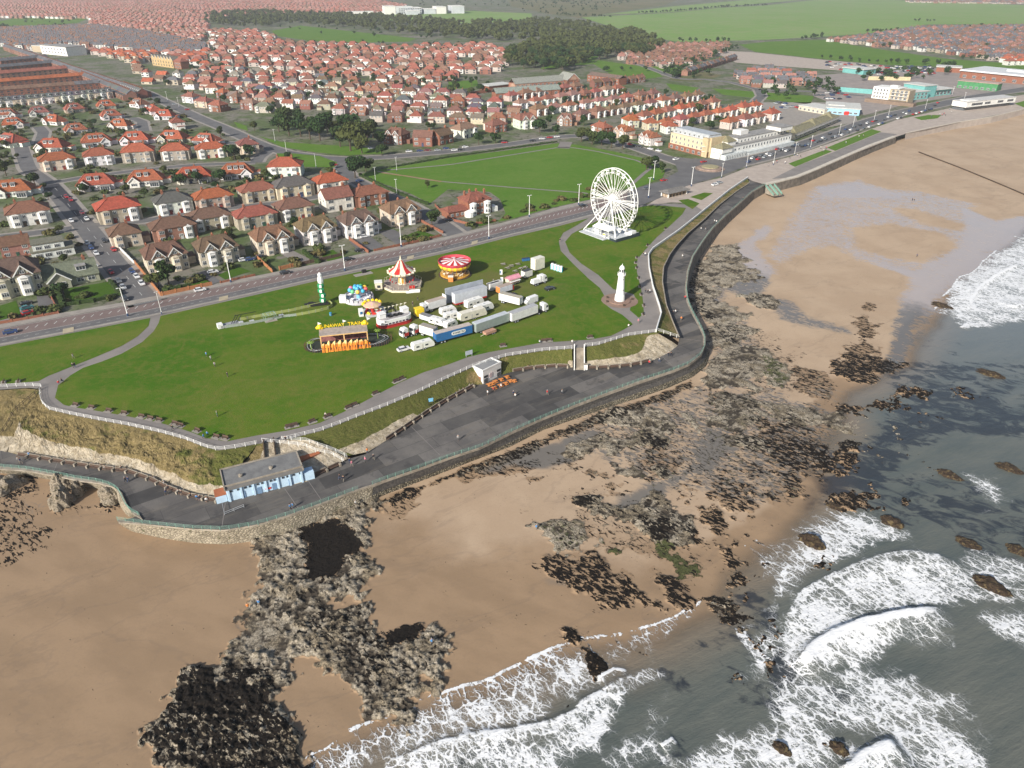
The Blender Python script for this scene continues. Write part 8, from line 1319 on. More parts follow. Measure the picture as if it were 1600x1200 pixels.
# orange cafe tables, sign, rocks
ot = thing('cafe_table', 'x', 'table', (0, 0, 0), 0, 'orange cafe tables by the kiosk'); MB().box(0, 0, .7, 1.5, .8, .06).build('tabletop', M_ORANGE, ot); [MB().box(0, s * .75, .42, 1.5, .32, .06).build('bench', M_ORANGE, ot) for s in (-1, 1)]; MB().box(0, 0, 0, .3, 1.2, .7, taper=.6).build('leg', M_ORANGE, ot)
TBL = [(764, 603), (769, 601), (774, 598), (783, 595), (792, 591), (790, 601), (797, 597), (803, 597), (772, 608), (782, 604)]
for k, (x, y) in enumerate(TBL):
    r_ = ot if k == 0 else copy_tree(ot, (0, 0, 0), 0, ''); r_.location = (*px(x, y, PZ), PZ + .02); r_.rotation_euler.z = .5; r_['label'] = 'orange cafe table, %s' % ('%s from left in the row nearest the kiosk' % ordinal(k + 1) if k < 5 else '%s in the row farther from the kiosk' % ('third', 'fourth', 'rightmost', 'leftmost', 'second')[k - 5])
t = thing('notice_board', 'blue notice board on two posts above the promenade seats', 'sign', (*px(674, 637, PZ), PZ + 1), .4); MB().box(0, 0, 1.2, 1.5, .1, 1.2).build('panel', mat('sky_gloss', (.2, .5, .72)), t); [MB().box(x, 0, -.6, .12, .12, 2.4).build('leg', M_DARK, t) for x in (-.75, .75)]
def rockmesh(seed, lobes, sz):
    m = bmesh.new(); r = random.Random(seed)
    for x, y, z, s, h in lobes:
        q = bmesh.ops.create_icosphere(m, subdivisions=4, radius=1)['verts']
        for v in q:
            p = v.co.copy(); f = 1 + .35 * (fbm(np.array([p.x * 1.6 + seed]), np.array([p.y * 1.6 + p.z * 2.1]), 4, seed)[0] - .5) * 2 + .22 * (vnoise(np.array([p.x * 5. + seed + p.z * 4]), np.array([p.y * 5. - p.z * 3]), seed)[0] - .5)
            k = abs(p.z) ** 1.0; v.co = Vector((x + p.x * s * f, y + p.y * s * f, z + max(-.4, p.z) * h * f))
    me = bpy.data.meshes.new('rock'); m.to_mesh(me); m.free(); return me
def rockmat(name, a, b, c):
    n = N(name); f = n.noise(.8, 8, .72); g = n.noise(2.4, 7, .75); z = n.new('ShaderNodeSeparateXYZ'); n.put(z.inputs[0], n.P()); col = n.mix(n.ramp(g, .38, .62), a, b); col = n.mix(n.ramp(f, .5, .62), col, c); n.bump(n.math('ADD', f, n.math('MULTIPLY', g, .5)), .9); return n.fin(col, .9, .2)
M_STACK = rockmat('limestone_stack', (.42, .36, .28), (.20, .165, .12), (.10, .085, .05)); M_SEAROCK = rockmat('weedy_sea_rock', (.03, .022, .018), (.075, .05, .03), (.16, .12, .06))
for l, x, y, lob in (('tall limestone stack standing in front of the west sea wall', 100, 792, [(0, 0, 1.4, 2.8, 5.0), (1.5, 1.6, .5, 1.6, 2.2)]), ('dark limestone stack at the left edge below the railing', 8, 768, [(0, 0, 1, 4.2, 4.6), (3.2, 1.6, .6, 2.4, 3)]), ('limestone stack close against the west sea wall', 97, 768, [(0, 0, .8, 2.6, 5.2), (2, .6, .5, 1.8, 3.6)]), ('narrow limestone pinnacle right of the tall stack', 124, 777, [(0, 0, .6, 1.6, 5.0), (.6, 1.4, .5, 1.2, 2.6)]), ('rugged rock buttress below the railing curve', 176, 782, [(0, 0, .6, 3., 4.4), (-2.4, 1.6, .5, 2, 3), (1.2, -2.2, .3, 1.6, 1.8)]), ('low heap of grey boulders on the sand beside the stacks', 126, 809, [(0, 0, .2, 1.4, .9), (1.8, .2, .2, 1.2, .8), (.8, -1, .1, 1.1, .7), (2.6, -1, .1, .9, .6), (-1.2, .4, .1, .8, .6)])):
    p = px(x, y, 1.); o = bpy.data.objects.new('rock_stack', rockmesh(int(x) + 3, lob, 1)); COL.objects.link(o); o.data.materials.append(M_STACK); o.location = (*p, .5); tag(o, l, 'rock')
for l, x, y, s, h, e in (('round dark sea rock left of the breaking surf', 1266, 846, 2.6, 1.9, 1.2), ('dark sea rock ringed with foam in the surf', 1392, 815, 2.2, 1.7, 1.7), ('long dark reef rock right of the big breaker', 1545, 912, 3.2, 1.5, 2.6), ('low dark rock far out in calm water', 1545, 582, 3.4, 1.0, 3.), ('flat black rock in front of the far breakers', 1470, 476, 3.6, .9, 2.6), ('brown topped rock near the right edge', 1575, 730, 2.8, 1.2, 1.8), ('pair of brown sandy rocks in the shallows', 1482, 740, 2.6, 1.1, 2.2), ('dark rock at the right edge below the brown one', 1590, 858, 2.4, 1.2, 1.8), ('small dark rock left of the surf', 1302, 790, 1.7, 1.1, 1.5), ('dark rock swamped by foam at the bottom edge', 1310, 1168, 1.6, 1.4, 1.5), ('weedy rock in the bottom surf', 1222, 1168, 1.5, .9, 1.5), ('brown reef rock left of the calm channel', 1510, 846, 2.4, .8, 2.6)):
    p = px(x, y, .6); o = bpy.data.objects.new('sea_rock', rockmesh(int(x + y), [(0, 0, 0, s, h), (s * .7, -s * .35, -.1, s * .75, h * .75), (-s * .6, s * .4, -.2, s * .6, h * .6)], 1)); COL.objects.link(o); o.data.materials.append(M_SEAROCK); o.location = (*p, .2); o.scale = (1, 1 / 1.4, 1); o.rotation_euler.z = R(-32); tag(o, l, 'rock')
gr = fence('groyne', 'dark timber groyne running down the far sands to the right edge', 'groyne', [(*pxb(x, y), beach_z(*pxb(x, y)) - .3) for x, y in ((1437, 232), (1470, 243), (1500, 253), (1550, 271), (1600, 290), (1680, 322))], 1.0, (.1, .4, .7, .95), M_TIMB, 2.6, .35, .16)
for k, (x, y) in enumerate(((1200, 291), (1206, 290))): st_ = steps('green railed beach steps at the bend of the far promenade, %s flight' % ordinal(k + 1), (*px(x, y, LZ), LZ), (*px(x + 12, y + 13, 7), 6.5), 3., 14, M_GRAIL)
# ================================================================== trees and bushes
def leafmat(name, a, b, c):
    n = N(name); f = n.noise(.5, 5, .65); r = n.orand(); col = n.mix(n.ramp(f, .36, .64), a, b); col = n.mix(n.ramp(n.math('ADD', n.math('MULTIPLY', r, .6), n.math('MULTIPLY', n.noise(.09, 3), .7)), .5, .95), col, c); n.b.inputs['Subsurface Weight'].default_value = 0
    return n.fin(col, .85, .15)
M_LEAF = leafmat('tree_leaves', (.016, .038, .011), (.032, .062, .018), (.062, .074, .022)); M_BUSH = leafmat('bush_leaves', (.04, .062, .018), (.08, .098, .03), (.12, .10, .04)); M_BARK = mat('tree_bark', (.10, .075, .05), (.06, .045, .03), 2.)
def leaves(seed, n, lobes, size, flat=.75):
    """many leaf clumps spread through several lobes"""
    r = np.random.default_rng(seed); L = np.array(lobes); w = L[:, 3] ** 2; k = r.choice(len(L), n, p=w / w.sum()); d = r.normal(size=(n, 3)); d /= np.linalg.norm(d, axis=1)[:, None]; rad = r.uniform(.55, 1.06, n) ** .6
    c = L[k, :3] + d * (L[k, 3] * rad)[:, None] * np.array([1, 1, flat]); s = size * r.uniform(.55, 1.25, n); nrm = d + r.normal(size=(n, 3)) * .55; nrm /= np.linalg.norm(nrm, axis=1)[:, None]
    u = np.cross(nrm, r.normal(size=(n, 3))); u /= np.linalg.norm(u, axis=1)[:, None]; v = np.cross(nrm, u); V = np.stack([c - u * s[:, None], c - v * s[:, None] * .8, c + u * s[:, None], c + v * s[:, None] * .8], 1)
    return V.reshape(-1, 3)
def lmesh(name, V, m):
    me = bpy.data.meshes.new(name); n = len(V) // 4; me.vertices.add(len(V)); me.vertices.foreach_set('co', V.astype(np.float32).ravel()); me.loops.add(len(V)); me.loops.foreach_set('vertex_index', np.arange(len(V), dtype=np.int32)); me.polygons.add(n); me.polygons.foreach_set('loop_start', np.arange(0, len(V), 4, dtype=np.int32)); me.update(calc_edges=True); me.materials.append(m); return me
def lob(seed, R_, H, n):
    r = random.Random(seed); return [(r.uniform(-.55, .55) * R_, r.uniform(-.55, .55) * R_, H * r.uniform(.42, .78), R_ * r.uniform(.38, .62)) for _ in range(n)] + [(0, 0, H * .62, R_ * .6)]
TREES = []
for sd_ in range(4):
    R_, H = (4.2, 8.5) if sd_ < 3 else (3., 10); cr = lmesh('crown', leaves(sd_, 850, lob(sd_, R_, H, 7), .62), M_LEAF); b = MB(); b.tube([(0, 0, -.2), (.1, 0, 1.6), (0, .1, H * .5)], [.35, .26, .12], 7); [b.tube([(0, 0, H * .28), (math.cos(k * 2.1) * R_ * .35, math.sin(k * 2.1) * R_ * .35, H * .48), (math.cos(k * 2.1) * R_ * .6, math.sin(k * 2.1) * R_ * .6, H * .62)], [.16, .1, .04], 5) for k in range(4)]; TREES.append((cr, b.mesh('trunk', [M_BARK])))
BUSH = [lmesh('foliage', leaves(20 + k, 170, [(0, 0, .7, 1.), (.7, .3, .6, .8), (-.6, .4, .5, .7)], .34, .8), M_BUSH) for k in range(3)]; STEM = MB().tube([(0, 0, -.1), (.05, 0, .8)], [.08, .04], 5).mesh('stem', [M_BARK])
def tree(x, y, s, lab, grp, k, z=LZ):
    t = thing('tree', lab, 'tree', (x, y, z), rnd.uniform(0, 6.3), grp); s *= 1.25 * rnd.uniform(.9, 1.1); t.scale = (s, s, s * rnd.uniform(.9, 1.1)); put('crown', TREES[k % 4][0], t); put('trunk', TREES[k % 4][1], t)
for k, (x, y, s) in enumerate(((436, 206, 1.1), (452, 212, 1.25), (470, 214, 1.2), (485, 218, 1.3), (500, 220, 1.35), (520, 214, 1.0), (446, 196, 1.2), (470, 200, 1.1), (512, 207, 1.1), (545, 212, 1.35), (560, 218, 1.2), (575, 226, 1.2), (548, 236, 1.45), (532, 230, 1.2), (566, 240, 1.0), (583, 216, 1.), (595, 230, .8))): tree(*px(x, y), s * 1.25, 'dark round tree, %s in the copse beside the main road' % ordinal(k + 1), 'trees of the copse', k)
for k, (x, y, s, l) in enumerate(((555, 278, 1.25, 'big leafy tree at the road corner of the recreation field'), (572, 268, .9, 'smaller tree right of the big corner tree'), (597, 243, .9, 'brown leafed tree on the verge by the road bend'), (668, 294, .45, 'lone small tree standing on the recreation field'), (748, 226, .8, 'round street tree along the field road, left one'), (774, 224, .8, 'round street tree along the field road, right one'), (843, 208, 1., 'dark tree before the white gabled house'), (868, 212, .8, 'small tree by the field road junction'), (908, 222, 1.0, 'leftmost tree of the clump by the field gate'), (925, 226, 1.15, 'second tree of the clump by the field gate'), (940, 227, 1.1, 'third tree of the clump by the field gate'), (955, 231, 1.1, 'fourth tree of the clump by the field gate'), (973, 233, .9, 'rightmost tree of the clump by the field gate'), (1010, 266, .8, 'tree at the right end of the recreation field'), (1022, 262, .7, 'brown tree at the right end of the field'), (1034, 270, .6, 'low tree on the bank by the junction'), (367, 250, 1.1, 'dark tree below the cross street'), (391, 243, .9, 'tree by the road bend left of the corner house'), (55, 290, .9, 'tree on the corner of the side road'), (10, 275, 1.1, 'dark tree at the left edge by the side street'), (310, 288, .8, 'purple brown tree behind the dormered houses'), (345, 286, .9, 'purple tree beside the dormered houses'), (283, 290, .8, 'dark tree in the gardens behind the third row'), (265, 447, .9, 'bushy tree at the corner garden by the seafront road'), (248, 450, .8, 'dark bushy tree by the side road corner'), (675, 352, .8, 'bare brown tree left of the brick corner house'), (398, 205, .8, 'tree beside the diagonal main road'), (345, 215, .8, 'tree behind the houses by the main road'))): tree(*px(x, y), s, l, 'single trees of the town', k)
def inpoly(poly, n, seed):
    P_ = np.array(poly); r = np.random.default_rng(seed); lo, hi = P_.min(0), P_.max(0); X_ = r.uniform(lo[0], hi[0], n * 6); Y_ = r.uniform(lo[1], hi[1], n * 6); k = sdpoly(X_, Y_, poly) < 0; return list(zip(X_[k], Y_[k]))[:n]
HX = np.array([[h[0], h[1]] for h in HS])
RP = np.concatenate([np.c_[dense(L_, len(L_) * 6), np.full(len(L_) * 6, w_)] for L_, w_ in ROADS])
def clear(p, d): return (np.hypot(RP[:, 0] - p[0], RP[:, 1] - p[1]) > RP[:, 2]).all() and ((HX[:, 0] - p[0]) ** 2 + (HX[:, 1] - p[1]) ** 2).min() > d * d
TOWN = pxs([(60, 470), (0, 380), (0, 160), (220, 150), (400, 225), (540, 255), (700, 368), (560, 392), (400, 428), (260, 458)]); MID = pxs([(240, 130), (330, 95), (480, 108), (700, 128), (900, 140), (1110, 150), (1200, 180), (1110, 205), (900, 205), (600, 205), (480, 175), (380, 190)])
k = 0
for p in inpoly(TOWN, 520, 3):
    if clear(p, 9) and k < 270:
        y_ = p[1]; s = rnd.uniform(.9, 2.1); o = thing('garden_bush', 'rounded leafy bush in a garden between the red roofed houses', 'bush', (*p, LZ), rnd.uniform(0, 6), 'bushes in the gardens'); o.scale = (s * 1.2, s * 1.2, s); put('foliage', BUSH[k % 3], o); put('stem', STEM, o); k += 1
        if k % 4 == 0 and clear(p, 9.5): tree(p[0] + 3, p[1] + 2, rnd.uniform(.3, .6), 'small dark garden tree among the red roofed houses', 'small trees in the gardens', k)
for i, p in enumerate(inpoly(MID, 190, 5)):
    if clear(p, 7): tree(*p, rnd.uniform(.45, .8), 'dark leafy tree among the houses of the middle town', 'trees of the middle town', i)
for i in range(64):
    a = RL[1:]; f = rnd.random(); q = rp(f * 150 + 4, rnd.uniform(-.75, -.12)) 
    if clear(q, 8.5): s = rnd.uniform(.8, 1.7); o = thing('garden_bush', 'leafy bush in a front garden on the seafront road', 'bush', (*q, LZ), rnd.uniform(0, 6), 'bushes of the seafront gardens'); o.scale = (s * 1.3, s * 1.3, s); put('foliage', BUSH[i % 3], o); put('stem', STEM, o)
W1 = pxs([(795, 108), (790, 85), (832, 74), (880, 62), (950, 48), (1010, 56), (1038, 76), (1008, 88), (958, 88), (920, 98), (880, 112)]); W2 = pxs([(322, 38), (322, 24), (400, 20), (480, 24), (560, 26), (640, 30), (700, 36), (800, 38), (860, 34), (940, 44), (950, 52), (880, 66), (830, 74), (790, 66), (700, 62), (640, 56), (560, 46), (470, 38), (400, 44)])
w1 = sorted(inpoly(W1, 330, 7), key=lambda p: p[1])
for i, p in enumerate(w1[:90]): tree(*p, rnd.uniform(1.1, 1.7), 'tall dark woodland tree at the near edge of the wood', 'trees along the edge of the wood', i)
def mass(name, lab, pts, s0, s1, nq, size, seed):
    V = []; r = random.Random(seed)
    for i, p in enumerate(pts):
        s = r.uniform(s0, s1); v = leaves(i % 17 + seed, nq, lob(i % 11, 4.2, 8.5, 4), size); a = r.uniform(0, 6); c, n_ = math.cos(a), math.sin(a); v = np.stack([v[:, 0] * c - v[:, 1] * n_, v[:, 0] * n_ + v[:, 1] * c, v[:, 2]], 1) * s; V.append(v + np.array([p[0], p[1], LZ]))
    o = bpy.data.objects.new(name, lmesh(name, np.concatenate(V), M_LEAF)); COL.objects.link(o); tag(o, lab, 'wood', None, 'stuff')
mass('woodland', 'dark belt of woodland stretching across the fields behind the town', w1[90:] + inpoly(W1, 200, 17) + inpoly(W2, 950, 9), 1.2, 2.0, 90, 1.4, 2)
hedge_pts = []
for line in ([(1000, 22), (1050, 19), (1125, 12), (1200, 9)], [(1130, 12), (1140, 10)], [(1255, 62), (1290, 58)], [(1360, 52), (1400, 48)], [(1290, 92), (1345, 98), (1400, 100), (1470, 102), (1500, 108)], [(1060, 66), (1140, 66)], [(1075, 102), (1110, 90), (1150, 76)], [(1360, 72), (1410, 76)], [(870, 24), (960, 28)], [(1040, 112), (1055, 124)], [(1215, 134), (1290, 128)], [(1500, 92), (1560, 96)], [(0, 42), (30, 48), (70, 44)], [(1430, 34), (1460, 34)], [(940, 112), (1010, 110)], [(700, 128), (745, 126)], [(1200, 150), (1215, 145)], [(750, 36), (800, 36)]):
    hedge_pts += [(p[0] + rnd.uniform(-6, 6), p[1] + rnd.uniform(-8, 8)) for p in resample(pxs(line), 11)]
FARS = pxs([(0, 30), (330, 10), (560, 20), (800, 70), (400, 50), (330, 95), (150, 60)]); hedge_pts += inpoly(FARS, 260, 12) + inpoly(pxs([(330, 75), (480, 64), (760, 70), (800, 110), (560, 125), (330, 95)]), 70, 13) + inpoly(pxs([(0, -15), (800, -15), (900, 5), (700, 14), (560, 5)]), 400, 14) + inpoly(pxs([(780, 0), (1000, 0), (905, 26), (800, 18)]), 160, 15) + inpoly(pxs([(1200, 138), (1300, 127), (1312, 150), (1215, 158)]), 22, 31) + inpoly(pxs([(1340, 116), (1490, 110), (1490, 122), (1350, 130)]), 34, 32) + inpoly(pxs([(1040, 108), (1110, 112), (1100, 126), (1050, 124)]), 14, 33) + inpoly(pxs([(1290, 62), (1440, 42), (1600, 40), (1620, 92), (1470, 80)]), 40, 16)
mass('far_trees', 'scattered far trees and hedgerows between the fields and distant houses', hedge_pts, .6, 1.2, 60, 1.2, 5)
# ================================================================== cars
CARC = {'w': (.72, .72, .72), 'k': (.03, .032, .036), 's': (.36, .38, .40), 'b': (.03, .06, .17), 'r': (.42, .02, .025), 't': (.05, .2, .22), 'g': (.12, .13, .14), 'd': (.2, .03, .04)}; CARN = {'w': 'white', 'k': 'black', 's': 'silver', 'b': 'navy blue', 'r': 'red', 't': 'teal', 'g': 'dark grey', 'd': 'maroon'}
M_CAR = omat('car_paint', .06, 1., .25, .5)
cbm = MB(); cbm.profile([(-2.1, .3), (2.1, .3), (2.15, .62), (1.95, .86), (.95, .98), (-1.55, 1.0), (-2.12, .92)], -.86, .86); cbm.add([(x, y, z) for x, y, z in ((-1.5, -.62, 1.44), (.25, -.62, 1.44), (.25, .62, 1.44), (-1.5, .62, 1.44))], [(0, 1, 2, 3)]); cbody = cbm.mesh('body', [M_CAR])
cg = MB(); cg.add([(-1.85, -.8, .98), (1.05, -.8, .96), (1.05, .8, .96), (-1.85, .8, .98), (-1.45, -.62, 1.43), (.2, -.62, 1.43), (.2, .62, 1.43), (-1.45, .62, 1.43)], [(0, 1, 5, 4), (1, 2, 6, 5), (2, 3, 7, 6), (3, 0, 4, 7)]); cglass = cg.mesh('windows', [M_GLASS]); clamp_ = MB().box(0, 0, 0, .08, .36, .16).mesh('headlight', [M_ALU])
def carlab(c, l): return '%s car %s' % (CARN[c], l)
def car(x, y, c, a, lab, grp, z=LZ + .14, full=True, s=1.05):
    t = thing('parked_car', lab, 'car', (*px(x, y), z), a, grp); t.scale = (s,) * 3; put('body', cbody, t, color=CARC[c]); put('windows', cglass, t)
    if full:
        wheels(t, (-1.3, 1.32), .78, .32); [put('headlight', clamp_, t, (2.1, y_, .6)) for y_ in (-.6, .6)]
SA = ang((100, 318), (220, 462)); n_ = {}
for x, y, c in ((104, 309, 'r'), (111, 314, 'r'), (129, 334, 'd'), (112, 347, 'w'), (136, 344, 'w'), (137, 382, 's'), (143, 389, 'b'), (151, 398, 'w'), (164, 378, 'k'), (178, 392, 'r'), (174, 427, 'r'), (207, 426, 'b'), (214, 434, 'w'), (222, 445, 'w'), (186, 441, 'g'), (193, 451, 's'), (196, 469, 'k')): n_['s'] = n_.get('s', 0) + 1; car(x, y, c, SA, carlab(c, 'on the side road, %s counting down from the top' % ordinal(n_['s'])), 'cars on the side road')
for x, y, c, l in ((313, 455, 'w', 'driving on the red lane by the orange corner fence'), (17, 521, 'b', 'driving at the left end of the seafront road'), (446, 428, 'k', 'on the seafront road left of the green tower'), (544, 407, 'k', 'on the seafront road above the balloon ride'), (911, 323, 'k', 'on the seafront road beside the ferris wheel'), (1037, 283, 'r', 'approaching the traffic island'), (1010, 296, 'g', 'on the seafront road right of the ferris wheel'), (703, 346, 'k', 'in the side street by the brick corner house'), (45, 491, 'r', 'on the dark forecourt, nearest the road'), (43, 483, 't', 'on the dark forecourt between red and black cars'), (42, 476, 'k', 'on the dark forecourt, farthest from the road'), (145, 418, 'w', 'on the drive beside the tan bungalow'), (333, 427, 'w', 'on the drive right of the first twin gabled house'), (381, 408, 'w', 'on the drive right of the second twin gabled house'), (391, 407, 'b', 'beside the white car on the second drive'), (570, 371, 'w', 'on the sloping dark drive'), (562, 393, 'k', 'by the dark gate of the sloping drive'), (407, 403, 'k', 'on the third front drive'), (859, 453, 'k', 'on the lawn right of the white tank lorry'), (798, 463, 'k', 'on the lawn behind the orange ended trailer'), (809, 468, 's', 'on the lawn beside the white van'), (1117, 290, 'w', 'on the plaza behind the shelter, left one'), (1124, 287, 's', 'on the plaza behind the shelter, right one'), (631, 548, 'w', 'towing pickup in front of the touring caravan'), (522, 259, 'r', 'on the road bend left of the field'), (562, 284, 'b', 'parked left of the recreation field'), (580, 233, 's', 'parked by the copse'), (1099, 254, 'r', 'passing the traffic island'), (1056, 250, 'w', 'entering the junction from the field road'), (293, 172, 'r', 'on the diagonal main road'), (273, 164, 's', 'on the diagonal main road, middle one'), (232, 151, 'k', 'on the diagonal main road, farthest one')): car(x, y, c, A0 if x not in (45, 43, 42) else A0 + .25, carlab(c, l), 'cars around the park', LZ + .12)
for i, (x, y, c) in enumerate(((639, 238, 'w'), (656, 237, 'b'), (668, 236, 'd'), (684, 236, 's'), (697, 233, 'b'), (710, 236, 'w'), (720, 235, 'k'), (727, 231, 'w'), (788, 224, 'r'), (832, 221, 'k'), (847, 218, 'w'), (859, 216, 'r'), (870, 215, 'w'), (985, 227, 'r'), (992, 229, 'k'), (1000, 230, 'k'), (1016, 234, 'w'), (1029, 237, 'w'))): car(x, y, c, ang((639, 238), (727, 231)) if x < 950 else ang((985, 227), (1029, 237)), carlab(c, 'parked on the field road, %s from left' % ordinal(i + 1)), 'cars parked beside the recreation field')
WA = ang((1190, 252), (1320, 200)); r9 = random.Random(3)
for i in range(62): f = i / 62 + r9.uniform(-.004, .004); x = 1170 + 300 * f; y = 250 + (163 - 250) * f - 8 * math.sin(f * 3.1) * 0 + (r9.choice((4, 4, -3, 0))); c = r9.choice('wwwskbgr'); car(x, y, c, WA, carlab(c, 'on the bay road, %s from the traffic island' % ordinal(i + 1)), 'cars along the bay road', LZ + .16, i < 18)
lots = inpoly(pxs([(1385, 104), (1455, 104), (1462, 117), (1372, 117)]), 90, 21) + inpoly(pxs([(1290, 96), (1380, 104), (1370, 112), (1290, 108)]), 50, 22) + inpoly(pxs([(1276, 148), (1318, 142), (1330, 154), (1290, 158)]), 22, 23) + inpoly(pxs([(1200, 160), (1240, 162), (1260, 172), (1210, 172)]), 10, 24)
for p in lots: c = r9.choice('wwskbgrk'); t = thing('parked_car', 'small %s car among those parked in the bay car parks' % CARN[c], 'car', (*p, LZ + .1), r9.choice((.3, .3, 1.87)), 'cars in the bay car parks ' + CARN[c]); t.scale = (1.15,) * 3; put('body', cbody, t, color=CARC[c]); put('windows', cglass, t)
# ================================================================== people
def body(joints, edges, rad):
    me = bpy.data.meshes.new('b'); me.from_pydata(joints, edges, []); o = bpy.data.objects.new('b', me); COL.objects.link(o); o.modifiers.new('s', 'SKIN'); 
    for v, r_ in zip(me.skin_vertices[0].data, rad): v.radius = (r_, r_)
    me.skin_vertices[0].data[0].use_root = True; o.modifiers.new('d', 'SUBSURF').levels = 1; dg = bpy.context.evaluated_depsgraph_get(); m = bpy.data.meshes.new_from_object(o.evaluated_get(dg)); m.name = 'person'; m.materials.clear(); m.materials.append(mat('skin', (.50, .31, .22), (.42, .25, .17), 3.)); bpy.data.objects.remove(o); return m
M_CLOTH = omat('clothing', .12, 3., .85, .15); M_HAIR = omat('hair_colour', .1, 3., .7, .2)
def figure(kind):
    st = .26 if kind == 'walk' else .0; sit = kind == 'sit'; hz = .50 if sit else .95
    J = [(0, 0, hz), (0, 0, hz + .28), (.02, 0, hz + .5), (.03, 0, hz + .58), (.05, 0, hz + .72)]; E2 = [(0, 1), (1, 2), (2, 3), (3, 4)]; Rr = [.15, .14, .16, .06, .10]; legs = []; arms = []
    for s in (-1, 1):
        a = s * st; L_ = [(0, s * .1, hz - .04), (.42, s * .11, hz - .02), (.44, s * .11, .08), (.58, s * .11, .05)] if sit else [(0, s * .1, hz - .06), (a * .8 + .04, s * .1, .5), (a * 1.3 - .03, s * .1, .09), (a * 1.3 + .13, s * .11, .05)]
        A_ = [(.02, s * .2, hz + .48), (-a * .5, s * .25, hz + .2), (.22 if sit else .06 - a, s * .22, hz + .02)]; k = len(J); J += L_; E2 += [(0, k), (k, k + 1), (k + 1, k + 2), (k + 2, k + 3)]; Rr += [.09, .065, .045, .04]; k = len(J); J += A_; E2 += [(2, k), (k, k + 1), (k + 1, k + 2)]; Rr += [.06, .045, .035]; legs.append(L_); arms.append(A_)
    b = MB(); b.tube([(0, 0, hz - .06), (0, 0, hz + .15), (.01, 0, hz + .42), (.02, 0, hz + .56)], [.19, .185, .21, .09], 9); [b.tube(A_[:2] + [tuple(Vector(A_[1]).lerp(Vector(A_[2]), .8))], [.09, .075, .06], 7) for A_ in arms]; c = MB(); [c.tube([(0, L_[0][1] * .8, hz + .03)] + L_[:3], [.12, .115, .085, .065], 7) for L_ in legs]; c.m = c.m; h = MB(); h.lathe([(.115, -.02), (.125, .06), (.09, .13), (.01, .155)], 9, .03, 0, hz + .72)
    return body(J, E2, Rr), b.mesh('jacket', [M_CLOTH]), c.mesh('trousers', [M_CLOTH]), h.mesh('hair', [M_HAIR])
FIG = {k: figure(k) for k in ('walk', 'stand', 'sit')}
JC = {'dark': (.03, .03, .04), 'navy': (.04, .06, .14), 'white': (.7, .7, .68), 'red': (.55, .04, .05), 'pink': (.6, .2, .28), 'blue': (.08, .25, .5), 'grey': (.3, .3, .3), 'green': (.1, .2, .1), 'orange': (.7, .22, .05)}; cnt = {}
def person(x, y, z, kind, jc, where, a=None):
    k = (jc, where, kind); cnt[where] = cnt.get(where, 0) + 1
    p = thing('person', 'person in %s top, %s, %s counted %s' % (jc, {'walk': 'walking', 'stand': 'standing', 'sit': 'seated'}[kind], ordinal(cnt[where]), where), 'person', (*px(x, y, z), z + .02), rnd.uniform(0, 6.3) if a is None else a, 'people ' + where); p.scale = (1.08,) * 3
    F_ = FIG[kind]; put('body', F_[0], p); put('jacket', F_[1], p, color=JC[jc]); put('trousers', F_[2], p, color=rnd.choice([(.03, .035, .05), (.05, .07, .13), (.08, .08, .08), (.2, .18, .15)])); put('hair', F_[3], p, color=rnd.choice([(.04, .025, .015), (.12, .07, .03), (.3, .3, .3)]))
jr = random.Random(5)
for x, y, k in ((30, 722, 'walk'), (33, 724, 'walk'), (47, 714, 'stand'), (102, 722, 'sit'), (105, 723, 'sit'), (145, 729, 'sit'), (148, 730, 'sit'), (158, 731, 'sit'), (162, 732, 'sit'), (165, 733, 'sit'), (184, 735, 'sit'), (187, 735, 'sit'), (191, 736, 'stand'), (199, 737, 'sit'), (197, 754, 'walk'), (201, 753, 'walk'), (240, 750, 'sit'), (243, 752, 'sit'), (255, 758, 'sit'), (258, 760, 'stand'), (263, 764, 'sit'), (279, 770, 'sit'), (284, 772, 'sit'), (298, 776, 'sit'), (308, 779, 'sit'), (312, 780, 'sit'), (323, 783, 'sit'), (260, 773, 'walk')): person(x, y, PZ, k, jr.choice(('dark', 'dark', 'navy', 'white', 'grey', 'blue')), 'from left below the cliff', R(-75) if k == 'sit' else None)
for x, y, k, c in ((547, 724, 'walk', 'navy'), (550, 728, 'walk', 'pink'), (571, 722, 'walk', 'pink'), (584, 718, 'walk', 'dark'), (574, 708, 'stand', 'orange'), (531, 749, 'walk', 'dark'), (537, 752, 'walk', 'dark'), (454, 796, 'stand', 'blue'), (458, 794, 'stand', 'blue'), (716, 688, 'walk', 'grey'), (762, 617, 'stand', 'white'), (802, 618, 'stand', 'navy'), (805, 620, 'sit', 'white'), (855, 617, 'walk', 'red'), (878, 616, 'walk', 'grey'), (825, 576, 'sit', 'dark'), (771, 610, 'sit', 'red'), (783, 605, 'sit', 'white'), (713, 617, 'sit', 'navy'), (718, 614, 'sit', 'dark'), (724, 611, 'sit', 'dark'), (734, 606, 'sit', 'white'), (1014, 570, 'walk', 'red'), (1030, 566, 'walk', 'grey'), (1044, 557, 'walk', 'dark'), (1048, 557, 'walk', 'dark')): person(x, y, PZ, k, c, 'from left on the wide promenade')
for x, y, c in ((1052, 492, 'dark'), (1055, 490, 'white'), (1064, 501, 'orange'), (1070, 468, 'red'), (1066, 403, 'white'), (1095, 360, 'white'), (1102, 361, 'grey'), (1116, 348, 'white'), (1119, 349, 'white'), (1160, 313, 'dark')): person(x, y, rampz(y), 'walk', c, 'up the promenade ramp')
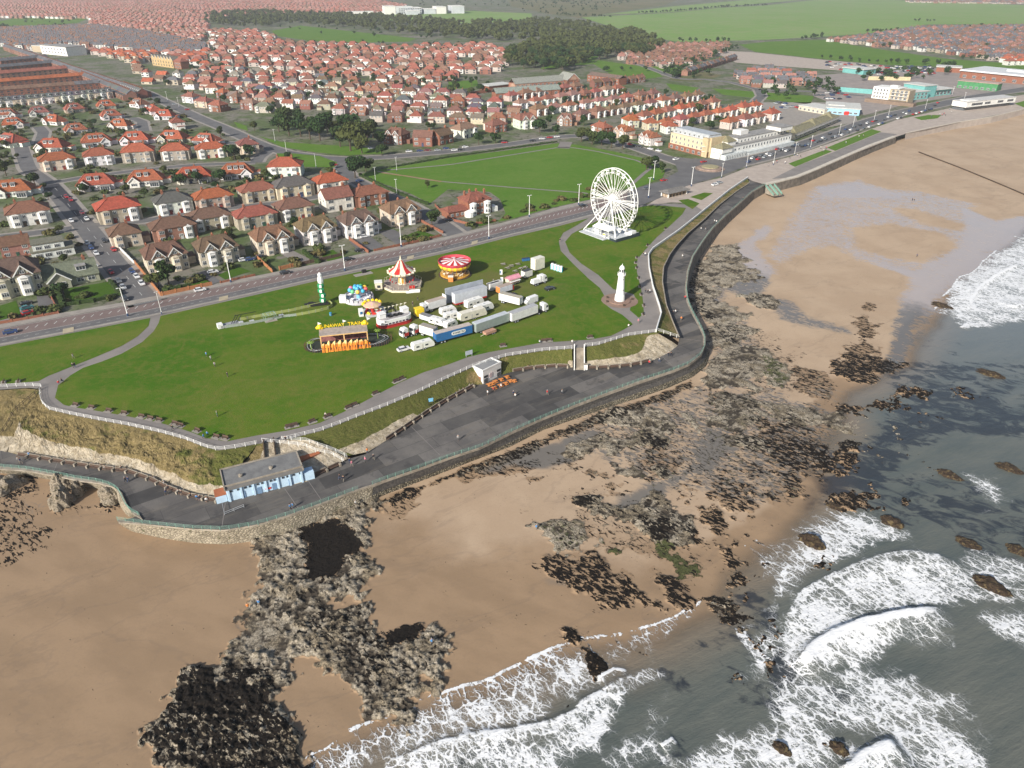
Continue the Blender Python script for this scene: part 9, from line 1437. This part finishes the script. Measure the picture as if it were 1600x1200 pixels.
for x, y, c, k in ((1005, 400, 'dark', 'walk'), (1008, 400, 'white', 'walk'), (1008, 458, 'dark', 'walk'), (1012, 459, 'dark', 'walk'), (1015, 458, 'white', 'walk'), (997, 505, 'pink', 'walk'), (982, 511, 'white', 'sit'), (875, 378, 'dark', 'stand'), (323, 557, 'blue', 'stand'), (330, 563, 'white', 'stand'), (336, 573, 'grey', 'stand'), (356, 589, 'dark', 'stand'), (340, 651, 'green', 'stand'), (115, 575, 'dark', 'walk'), (118, 574, 'dark', 'walk'), (92, 600, 'red', 'sit'), (97, 597, 'dark', 'sit'), (115, 560, 'grey', 'walk'), (270, 672, 'dark', 'walk'), (319, 686, 'blue', 'walk'), (325, 682, 'blue', 'walk'), (645, 478, 'dark', 'stand'), (692, 386, 'dark', 'walk'), (697, 385, 'dark', 'walk'), (843, 536, 'white', 'sit'), (447, 690, 'dark', 'stand'), (771, 442, 'grey', 'walk'), (509, 651, 'white', 'sit'), (894, 538, 'white', 'walk'), (653, 470, 'dark', 'stand')): person(x, y, LZ + .1, k, c, 'on the park above the cliff')
for i in range(26): f = jr.random(); person(1190 + 300 * f + jr.uniform(-8, 8), 262 - 88 * f + jr.uniform(-3, 5), LZ + .1, 'walk', jr.choice(('dark', 'navy', 'white', 'red', 'grey')), 'along the bay plaza')
for x, y, c in ((1425, 314, 'dark'), (1428, 315, 'dark'), (1432, 402, 'navy'), (675, 1007, 'blue'), (556, 790, 'white'), (838, 828, 'blue'), (405, 946, 'blue'), (388, 952, 'orange')): q = pxb(x, y); p = thing('person', 'x', 'person', (0, 0, 0)); bpy.data.objects.remove(p); person(x, y, beach_z(*q), 'stand', c, 'on the sand and rocks')
# ================================================================== the air
hz = MB(); hz.box(0, 4350, -5, 13000, 9600, 131.5); ho = hz.build('haze', bpy.data.materials.new('haze_air')); ho['kind'] = 'stuff'
hm = ho.data.materials[0]; hm.use_nodes = True; ht = hm.node_tree; ht.nodes.clear(); hv = ht.nodes.new('ShaderNodeVolumePrincipled'); hout = ht.nodes.new('ShaderNodeOutputMaterial'); ht.links.new(hv.outputs[0], hout.inputs['Volume'])
hv.inputs['Color'].default_value = (.92, .95, 1, 1); hv.inputs['Density'].default_value = 1.15e-4; hv.inputs['Anisotropy'].default_value = .2
